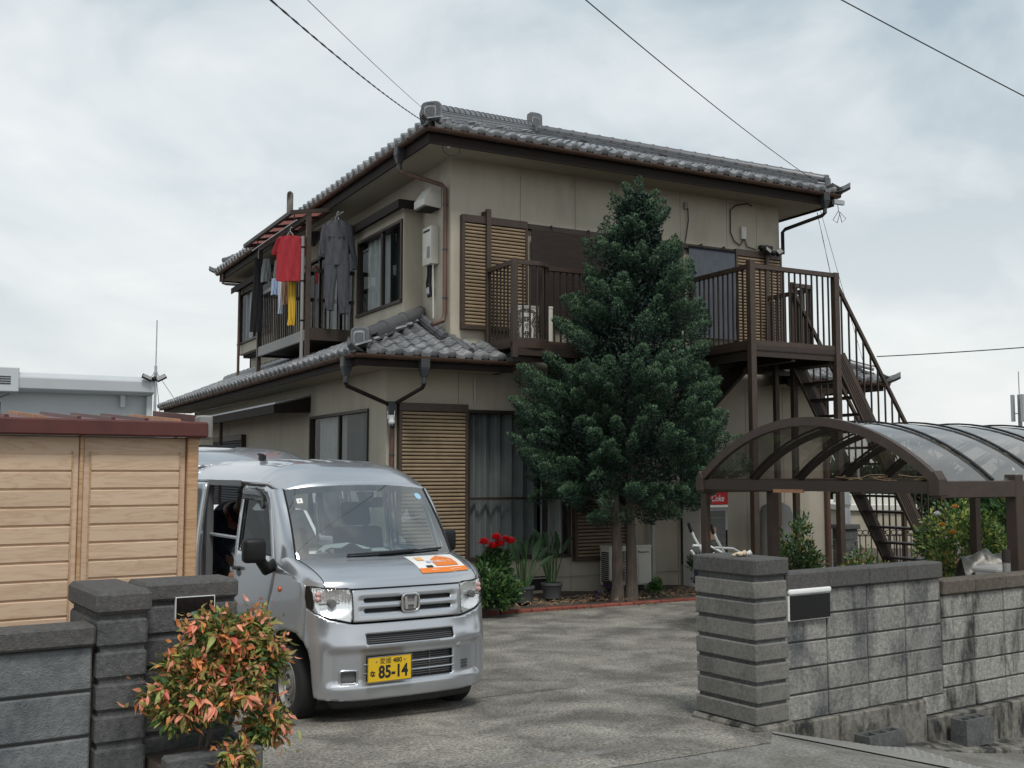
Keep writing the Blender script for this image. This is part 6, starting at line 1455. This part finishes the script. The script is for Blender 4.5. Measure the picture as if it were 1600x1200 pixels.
bush('rose_bush', 'rose bush with pink blooms at the right edge behind the carport post', 'rose bush', (8.2,-5.1,0), (.7,.6,.95), 2600, .075, .035, ['leaf_green','leaf_mid','leaf_lime'], [.3,.4,.3], clumps=36, sub=.28)
bush('garden_bush', 'olive green bush between the stair foot and the scooter', 'bush', (6.2,-4.4,0), (.4,.4,.5), 1500, .06, .028, ['leaf_green','leaf_olive','leaf_mid'], [.3,.4,.3], clumps=24, sub=.3)
for i, (x, y, rx, rz_) in enumerate(((13.2,-.8,1.3,1.5),(15.0,-3.2,1.6,1.8),(17.0,-.2,1.6,1.4))):
    bush('hedge_tree', ('rounded green tree behind the rose bush, left of the three', 'green tree behind the carport post, right of the three', 'pale green tree behind the iron fence, farthest of the three')[i], 'tree', (x,y,-.3), (rx,rx,rz_), 3400, .17, .08, ['leaf_dark','leaf_green','leaf_mid'], [.35,.4,.25], 'trees beyond the fence', clumps=44, sub=.28, stems=3)
for i, (x, y, rx, rz_) in enumerate(((24,12,3.2,2.6),(29,9.5,3.5,2.4),(34,6,4,2.3),(21,15,3,2.8))):
    bush('far_tree', ('dark tree behind the white outbuilding, nearest to the utility pole', 'dark tree second from the left in the far row', 'dark tree at the right end of the far row', 'dark tree at the left end of the far row behind the house corner')[i], 'tree', (x,y,-.5), (rx,rx,rz_*.72), 3000, .36, .2, ['leaf_dark','leaf_dark','leaf_green'], [.4,.3,.3], 'dark trees far behind the fence', clumps=44, sub=.28, stems=3)
mat('cloth_cream', (.52,.43,.30), .9, var=.2, vs=40)
# ------------------------------------------------------------------ fittings and small things
def ac_unit(label, loc, rz, w=.80, h=.62, d=.29, text=True, feet=.06):
    t = thing('air_conditioner', label, 'air conditioner', loc, rz, 'outdoor air conditioner units')
    MB().box(-w/2, w/2, 0, d, feet, feet+h).build('casing', 'ac_white', t, bevel=.012, seg=2, smooth=40)
    MB().box(-w/2-.006, w/2+.006, -.006, d+.006, feet+h-.035, feet+h+.008).build('top_cover', 'ac_white', t, bevel=.008)
    b = MB(); 
    for r in np.linspace(.04, .235, 9): b.tube([(-.12+r*math.cos(a), -.012, feet+h*.5+r*math.sin(a)) for a in np.linspace(0, 2*math.pi, 29)[:-1]], .0035, 4, closed=True)
    for k in range(8): a = k*math.pi/4; b.bar((-.12,-.012,feet+h*.5),(-.12+.235*math.cos(a),-.012,feet+h*.5+.235*math.sin(a)), .005)
    b.build('fan_grille', 'ac_white', t); MB().lathe([(.24,-.004),(.24,.0)], 28, (-.12,0,feet+h*.5), 'y').build('fan_opening', 'dark', t)
    MB().box(.14, w/2-.02, -.008, -.0005, feet+.02, feet+h-.05).build('side_cover', 'ac_white', t, bevel=.004)
    for k in range(15): z = feet+.06+k*(h-.14)/15; MB().box(-w/2-.004, -w/2-.0005, .03, d-.05, z, z+.022).build('side_louvre', 'dark', t)
    for x in (-w*.36, w*.36): MB().box(x-.03, x+.03, -.01, d+.01, 0, feet-.001).build('foot', 'grey_plastic', t)
    if text: link('lettering', txt('Panasonic', .055, 'ink', bold=.001), t, mat=TR(w/2-.16,-.0095,feet+h-.10) @ FRONT)
    return t
ac_unit('beige outdoor air conditioner unit standing behind the conifer trunks', (3.89,-.37,.10), 0)
ac_unit('white outdoor air conditioner unit standing on the front balcony', (1.98,-.62,DK-.03), R(-12), .62, .55, .26, False)
t = thing('ornament_panel', 'white carved ornament panel leaning on the balcony air conditioner', 'ornament', (1.72,-.88,DK-.03))
b = MB(); b.box(-.11,.11,0,.02,0,.05); b.box(-.10,.10,.0,.02,.40,.46)
for s in (-1, 1):
    b.tube([(s*.09,.01,.05),(s*.10,.01,.22),(s*.05,.01,.30),(s*.09,.01,.40)], .018, 6); b.tube([(s*.02,.01,.06),(s*.06,.01,.14),(s*.02,.01,.22),(s*.05,.01,.30)], .012, 6)
b.tube([(.06*math.cos(a), .01, .25+.06*math.sin(a)) for a in np.linspace(0,6.28,13)[:-1]], .012, 6, closed=True); b.build('carving', 'offwhite', t, smooth=50)
t = thing('water_heater', 'beige wall mounted water heater on the upper left wall', 'water heater', (.88,.60,5.19))
MB().box(-.14,-.002,-.17,.17,0,.60).build('casing', 'ac_white', t, bevel=.012, seg=2, smooth=40)
MB().box(-.146,-.1405,-.12,.12,.52,.55).build('exhaust_slot', 'dark', t); MB().box(-.144,-.1405,-.13,-.02,.10,.28).build('vent_grille', 'grey_plastic', t); MB().box(-.144,-.1405,.02,.10,.10,.2).build('label_plate', 'offwhite', t)
for i, (y, m) in enumerate(((.06,'black_plastic'),(-.02,'black_plastic'),(-.12,'offwhite'))): MB().tube([(-.08,y,.0),(-.07,y+.02,-.15),(-.08,y+.05-.03*i,-.28),(-.07,y,-.50 if i < 2 else -.85)], .022 if i < 2 else .012, 7).build('hose', m, t, smooth=60)
MB().box(-.10,-.04,-.02,.10,-.46,-.34).build('insulated_joint', 'galv', t, bevel=.015)
t = thing('vent_hood', 'pale square range vent hood high on the upper left wall', 'vent hood', (.88,.52,6.05))
b = MB(); b.prism([(-.002,0),(-.30,.03),(-.30,.14),(-.16,.34),(-.002,.34)], lambda p: (p[0],-.18,p[1]), lambda p: (p[0],.22,p[1])); b.build('hood', 'offwhite', t, bevel=.008); MB().box(-.28,-.02,-.16,.2,-.006,-.001).build('opening', 'dark', t)
t = thing('security_camera', 'white dome security camera below the pipe joint at the lower wall corner', 'camera', (-.12,-.13,2.62))
MB().box(-.035,.035,-.02,.06,.10,.16).build('bracket', 'white_paint', t); MB().ball((0,-.02,.06), (.05,.05,.05)).build('housing', 'white_paint', t, smooth=60); MB().ball((0,-.045,.0), (.038,.038,.04)).build('lens', 'black_gloss', t, smooth=60)
for s in (-1, 1): MB().tube([(s*.045,0,.1),(s*.055,0,.22)], .007, 5).build('aerial', 'white_paint', t)
t = thing('junction_box', 'cream cable box on the upper front wall near the right corner', 'junction box', (6.60,0,6.08))
MB().box(-.055,.055,-.06,-.001,0,.23).build('box', 'offwhite', t, bevel=.02, seg=2, smooth=40)
MB().tube([(.0,-.03,.0),(-.08,-.03,-.12),(-.22,-.03,-.04),(-.28,-.02,.10),(-.28,-.02,.50),(-.15,-.02,.60),(.1,-.03,.66),(.2,-.05,.62)], .011, 5).build('cable', 'wire', t); MB().tube([(.03,-.03,.0),(.08,-.03,-.12),(.25,-.05,-.16)], .011, 5).build('cable', 'wire', t)
t = thing('spot_light', 'twin black security spot lamps on the post by the right shutter', 'lamp', (7.02,-.16,5.92))
MB().box(-.15,.12,-.03,.06,0,.06).build('bar', 'black_plastic', t)
for x, a in ((-.06,.5),(.22,-.5)): o = MB().box(-.07,.07,-.05,.03,-.06,.05).build('lamp_head', 'black_plastic', t, bevel=.01); o.location = (x,-.06,-.05); o.rotation_euler = (-.5,a,0); MB().box(-.055,.055,-.055,-.051,-.05,.04).build('lamp_glass', 'grey_plastic', o)
MB().ball((.10,-.06,-.07), .05).build('sensor', 'black_plastic', t, smooth=60)
t = thing('wall_socket', 'small wall socket with hanging black cable above the blinds', 'socket', (5.34,0,6.48)); MB().box(-.04,.04,-.05,-.001,0,.12).build('box', 'grey_plastic', t, bevel=.01); MB().tube([(.02,-.05,.02),(.03,-.05,-.2),(-.06,-.06,-.62)], .012, 5).build('cable', 'wire', t)
t = thing('wall_vent', 'square pale vent cover under the landing', 'vent', (5.05,-.001,2.9)); MB().box(-.13,.13,-.10,0,0,.26).build('cover', 'siding', t, bevel=.02)
# soft drink cooler
t = thing('drinks_cooler', 'glass door drinks cooler with red Coke header beside the house wall', 'cooler', (5.40,-.60,.0))
MB().box(-.27,.27,.02,.52,0,1.62).build('cabinet', 'white_paint', t, bevel=.015); hd = MB().box(-.275,.275,-.02,.019,1.42,1.63).build('header', 'coke_red', t, bevel=.008)
link('lettering', txt('Coke', .145, 'sticker_white', bold=.002, shear=.25, sx=.85), hd, mat=TR(.045,-.0215,1.52) @ FRONT)
MB().box(-.27,.27,-.014,.018,1.375,1.415).build('trim_strip', 'sticker_white', t); dr = MB().box(-.27,.27,.0,.018,.12,1.37).build('door', 'grey_plastic', t); MB().box(-.22,.22,-.004,-.0005,.2,1.32).build('door_glass', 'window_glass', t)
for k in range(5): MB().box(-.21,.21,-.003,-.0012,.4+.2*k,.408+.2*k).build('shelf', 'steel', dr)
MB().box(-.16,.02,-.008,-.0045,.85,1.05).build('notice', 'cloth_tan', dr); MB().box(.225,.24,-.03,-.002,.6,1.0).build('handle', 'black_plastic', dr)
# push cart frame
t = thing('push_cart', 'tubular white push cart frame with blue bin behind the gate pillar', 'cart', (2.75,-3.95,.05))
sq2 = lambda pts: [(x*.9, y, z) for x, y, z in pts]
for y in (-.22, .22):
    MB().tube([(-.28,y,1.24),(-.20,y,1.08),(.05,y,.72),(.12,y,.55)], .016, 7).build('handle_tube', 'white_paint', t, smooth=60); MB().tube([(-.29,y,1.26),(-.285,y,1.25),(-.245,y,1.15)], .022, 7).build('grip', 'black_plastic', t)
    MB().tube([(-.22,y,.98),(.05,y,.96),(.42,y,.80),(.47,y,.70),(.40,y,.62),(.15,y,.56)], .016, 7).build('side_tube', 'white_paint', t, smooth=60); MB().tube([(-.25,y,.92),(-.02,y,.65),(.05,y,.15)], .014, 7).build('leg_tube', 'white_paint', t, smooth=60)
    for x in (.0, .35): MB().tube([(x,y-.02,.10),(x,y+.02,.10)], .10, 14).build('wheel', 'rubber', t, smooth=40); MB().tube([(x,y,.10),(x,y,.56)], .012, 6).build('strut', 'steel', t)
b = MB(); b.prism([(-.22,.45),(.16,.45),(.20,.80),(-.26,.80)], lambda p: (p[0],-.2,p[1]), lambda p: (p[0],.2,p[1])); b.build('bin', 'navy', t, bevel=.02)
# gloves
for gx, rz0, m, lb in ((-.03,1.3,'cloth_cream','cream knitted work glove lying flat on the gate pillar top'),(.02,.9,'offwhite','paler knitted work glove beside the cream one on the gate pillar top')):
    t = thing('work_glove', lb, 'glove', w2(-.20+gx,.17,1.3555), RZ+rz0, 'work gloves on the gate pillar'); t.scale = (.62,.62,.62)
    b = MB(); b.ball((0,0,.03), (.035,.05,.028), 10, 8)
    for k in range(4): b.tube([(-.026+.017*k,.03,.035),(-.030+.019*k,.075,.04-.006*k),(-.03+.019*k,.085,.015)], [.010,.010,.008], 6)
    b.tube([(.03,-.01,.03),(.055,.02,.02)], [.011,.009], 6); b.tube([(0,-.04,.03),(0,-.075,.05)], [.028,.03], 8); b.build('knit', m, t, smooth=70)
# boiler tank
t = thing('water_tank', 'tall grey green cylinder tank standing at the house wall behind the posts', 'tank', (6.85,-.45,.0))
MB().lathe([(.28,0),(.28,1.25),(.24,1.36),(.12,1.43),(.05,1.45)], 28).build('tank', 'grey_plastic', t, smooth=40); MB().tube([(.0,0,1.45),(.02,-.1,1.62),(-.15,.0,1.75),(-.2,.4,1.8)], .018, 7).build('pipe', 'black_plastic', t)
t = thing('white_tub', 'white plastic tub behind the block wall', 'tub', (4.55,-6.6,.05)); MB().box(-.22,.22,-.16,.16,.35,.83).build('tub', 'white_paint', t, bevel=.05, seg=3, smooth=50); MB().box(-.24,.24,-.18,.18,.8,.86).build('rim', 'white_paint', t, bevel=.02); MB().box(-.3,.3,-.25,.25,0,.349).build('stand', 'grey_plastic', t)
# iron fence with pillar, outbuilding
t = thing('fence_pillar', 'grey block pillar with flat cap at the end of the iron fence', 'pillar', (9.06,.15,-.1)); 
for k in range(5): MB().box(-.16,.16,-.16,.16,.2*k+.004,.2*k+.196).build('pillar_block', 'pillar_dark', t, bevel=.006)
MB().box(-.2,.2,-.2,.2,1.0,1.09).build('cap_stone', 'coping', t, bevel=.01)
t = thing('iron_fence', 'low wrought iron fence with ring tops beyond the stair', 'fence', (9.28,.06,-.1), R(-21))
fr = MB().box(0,2.6,-.012,.012,.30,.325).build('bottom_rail', 'brown_alu', t); MB().box(0,2.6,-.012,.012,.86,.88).build('top_rail', 'brown_alu', t)
fb = MB().box(-.008,.008,-.008,.008,.1,.87).mesh('bar', 'brown_alu'); rg = MB().tube([(.055*math.cos(a),0,.93+.045*math.sin(a)) for a in np.linspace(0,6.28,13)[:-1]], .010, 5, closed=True).mesh('ring', 'brown_alu')
for k in range(23): link('bar', fb, t, loc=(.05+.112*k,0,0)); link('ring', rg, t, loc=(.05+.112*k,0,0))
t = thing('outbuilding', 'pale flat roofed outbuilding beyond the iron fence', 'building', (15.0,6.0,-.6), R(-28))
MB().box(0,1.75,0,5,0,1.55).build('wall', 'siding', t); MB().box(-.1,1.85,-.1,5.1,1.55,1.72).build('roof', 'offwhite', t, bevel=.02); MB().box(.3,1.6,.4,2,1.721,1.95).build('parapet_box', 'offwhite', t)
t = thing('white_tent', 'low white canopy beyond the stair', 'tent', (17.2,1.8,-.5)); b = MB(); b.prism([(-1.3,1.0),(1.3,1.0),(0,1.75)], lambda p: (p[0],-1,p[1]), lambda p: (p[0],1,p[1])); b.build('canopy', 'white_paint', t)
for x in (-1.2,1.2): 
    for y in (-.95,.95): MB().box(x-.03,x+.03,y-.03,y+.03,0,1.0).build('leg', 'steel', t)
def pole(label, x, y, r, h): t = thing('utility_pole', label, 'pole', (x,y,-.5), 0, 'utility poles'); MB().tube([(0,0,0),(0,0,h)], [r,r*.9], 14).build('shaft', 'galv', t, smooth=60); MB().lathe([(r*1.05,1.7),(r*1.05,1.75)], 14).build('band', 'grey_plastic', t)
pole('thick pale concrete pole beside the outbuilding', 12.0, 3.05, .13, 2.62); pole('thin pale pole behind the outbuilding', 19.8, 10.25, .14, 2.7)
t = thing('phone_mast', 'distant mobile phone mast with panel antennas at the right edge', 'mast', (100.7,64.1,-2))
MB().tube([(0,0,0),(0,0,12.6)], .22, 8).build('shaft', 'grey_plastic', t); MB().tube([(0,0,12.6),(0,0,15.2)], .05, 6).build('rod', 'grey_plastic', t)
for a in (0,2.1,4.2): MB().box(.7*math.cos(a)-.16,.7*math.cos(a)+.16,.7*math.sin(a)-.16,.7*math.sin(a)+.16,9.6,12.6).build('panel_antenna', 'galv', t); MB().bar((0,0,10.5),(.7*math.cos(a),.7*math.sin(a),10.5), .1).build('arm', 'grey_plastic', t); MB().bar((0,0,7.4),(.8*math.cos(a),.8*math.sin(a),7.4), .25).build('arm', 'grey_plastic', t)
t = thing('radio_mast', 'thin radio mast with stay wires beyond the garage', 'mast', (1.2,26.6,0)); MB().tube([(0,0,0),(0,0,5.9)], .05, 6).build('shaft', 'galv', t); MB().tube([(0,0,5.9),(0,0,7.6)], .022, 6).build('whip', 'galv', t); MB().box(-.06,.06,-.06,.06,5.5,5.68).build('mount', 'galv', t)
for a in (0,1.57,3.14,4.7): MB().tube([(0,0,5.7),(2.2*math.cos(a),2.2*math.sin(a),2.5)], .012, 4).build('stay', 'wire', t)
# covered scooter
t = thing('covered_scooter', 'motor scooter under a crumpled silver cover behind the block wall', 'scooter', (5.45,-5.85,.08), R(-35)); t.scale = (.72,.72,.85)
def cov(a, c):
    x = -.55+1.15*a; hgt = .55+.45*math.sin(math.pi*min(1, a*1.05+.1))**.6 - .25*max(0, a-.75); y = .30*math.cos(math.pi*c); z = .45+hgt*.62*math.sin(math.pi*c)**.7
    k = .03*math.sin(x*17+c*9)+.02*math.sin(x*31-c*15); return (x+k*.4, y*(1+.3*math.sin(x*9)*.3)+k*.5, z+k)
MB().grid(cov, 40, 26).build('cover', 'silver_cover', t, smooth=35, fixn=False)
MB().box(-.5,.55,-.14,.14,.25,.5).build('body', 'black_plastic', t, bevel=.08, seg=2, smooth=50)
for x in (-.55,.58): MB().lathe([(.12,-.05),(.22,-.045),(.24,0),(.22,.045),(.12,.05)], 24, (x,0,.24), 'y').build('wheel', 'rubber', t, smooth=50)
MB().tube([(-.45,-.32,.78),(-.2,-.30,.80),(.15,-.31,.76)], .016, 5).build('strap', 'black_plastic', t)
t = thing('scooter_seat', 'glossy black scooter with rounded seat in front of the covered one', 'scooter', (4.75,-6.55,.08), R(20))
MB().box(-.42,.35,-.15,.15,.55,.80).build('seat', 'black_gloss', t, bevel=.10, seg=4, smooth=60); MB().box(-.5,.5,-.13,.13,.25,.56).build('body', 'black_plastic', t, bevel=.06, seg=2, smooth=50)
b = MB(); b.tube([(.1,-.10,.80),(.45,-.12,.72),(.6,-.1,.55)], .06, 8); b.build('tail', 'white_paint', t, smooth=60)
for x in (-.5,.55): MB().lathe([(.12,-.05),(.22,-.045),(.24,0),(.22,.045),(.12,.05)], 24, (x,0,.24), 'y').build('wheel', 'rubber', t, smooth=50)
t = thing('garden_steps', 'low grey stone edging behind the block wall', 'edging', (5.9,-4.9,.0))
for k in range(5): MB().box(-.6+.25*k,-.36+.25*k,-.1,.1,0,.28+.01*(k%2)).build('stone', 'pillar_dark', t, bevel=.01)
# ------------------------------------------------------------------ overhead wires
def wire(label, p, q, sag, r=.008, twist=0, n=26):
    t = thing('overhead_cable', label, 'cable'); p = Vector(p); q = Vector(q); b = MB()
    for k in range(2 if twist else 1):
        pts = []
        for i in range(n*(5 if twist else 1)+1):
            f = i/(n*(5 if twist else 1)); c = p.lerp(q, f)-Vector((0,0,sag*4*f*(1-f)))
            if twist: c += Vector((math.cos(f*twist+math.pi*k), 0, math.sin(f*twist+math.pi*k)))*r*.95
            pts.append(c)
        b.tube(pts, r, 5)
    b.build('strand', 'wire', t, fixn=False); return t
hc_ = Vector((.30,-.62,6.98)); far = lambda a, c, f: Vector(a)+(Vector(a)-Vector(c))*f
P1 = Vector((-4.01,-8.05,5.01)); P2 = Vector((-3.93,-8.10,5.01)); wire('twisted service cable running from the roof corner to the upper left', far(P1,hc_,.6), hc_, .12, .0042, 150)
wire('thin single wire above the twisted cable at the roof corner', far(P2,hc_,.6)+Vector((.0,0,.02)), hc_+Vector((.05,0,.12)), .06, .0028)
P3 = Vector((-1.18,-7.38,5.89)); e3 = Vector((7.6,-.75,7.12)); wire('cable running from the right roof corner up past the middle', far(P3,e3,.5), e3, .12, .0055)
P4 = Vector((.62,-8.35,5.89)); P5 = Vector((2.42,-8.68,5.28)); wire('cable crossing the upper right corner of the sky', far(P4,P5,.8), far(P5,P4,.9), .02, .0055)
P6 = Vector((8.2,2.2,4.3)); wire('dark cable running right from behind the stair', Vector((14.05,3.91,4.74)), Vector((18.5,-.7,5.05)), .05, .013)
wire('two fine wires hanging from the right eave to the stair', (7.92,-.5,6.62), (8.36,-.5,4.95), .0, .004, 12); wire('fine wire beside the pair under the right eave', (8.0,-.5,6.66), (8.95,-.5,4.0), .0, .004)
t = thing('cable_loop', 'loop of slack wire hanging at the near roof corner', 'cable', (.62,-.55,6.72)); MB().tube([(.14*math.cos(a),0,.10*math.sin(a)) for a in np.linspace(0,6.28,19)[:-1]], .005, 5, closed=True).build('loop', 'wire', t)
for z in (.12,.03): MB().ball((-.05,-.03,z), .032, 8, 6).build('insulator', 'white_paint', t, smooth=60)
t = thing('cable_loop', 'loops of slack wire hanging at the right roof corner', 'cable', (8.22,-.70,6.64)); MB().tube([(0,0,.15),(.02,0,0),(-.12,0,-.18),(-.02,0,-.22),(.06,0,-.02),(.2,0,-.12),(.1,0,-.2),(.03,0,0)], .006, 5).build('loop', 'wire', t)
MB().box(-.1,.15,-.03,.03,.12,.2).build('clamp', 'galv', t)
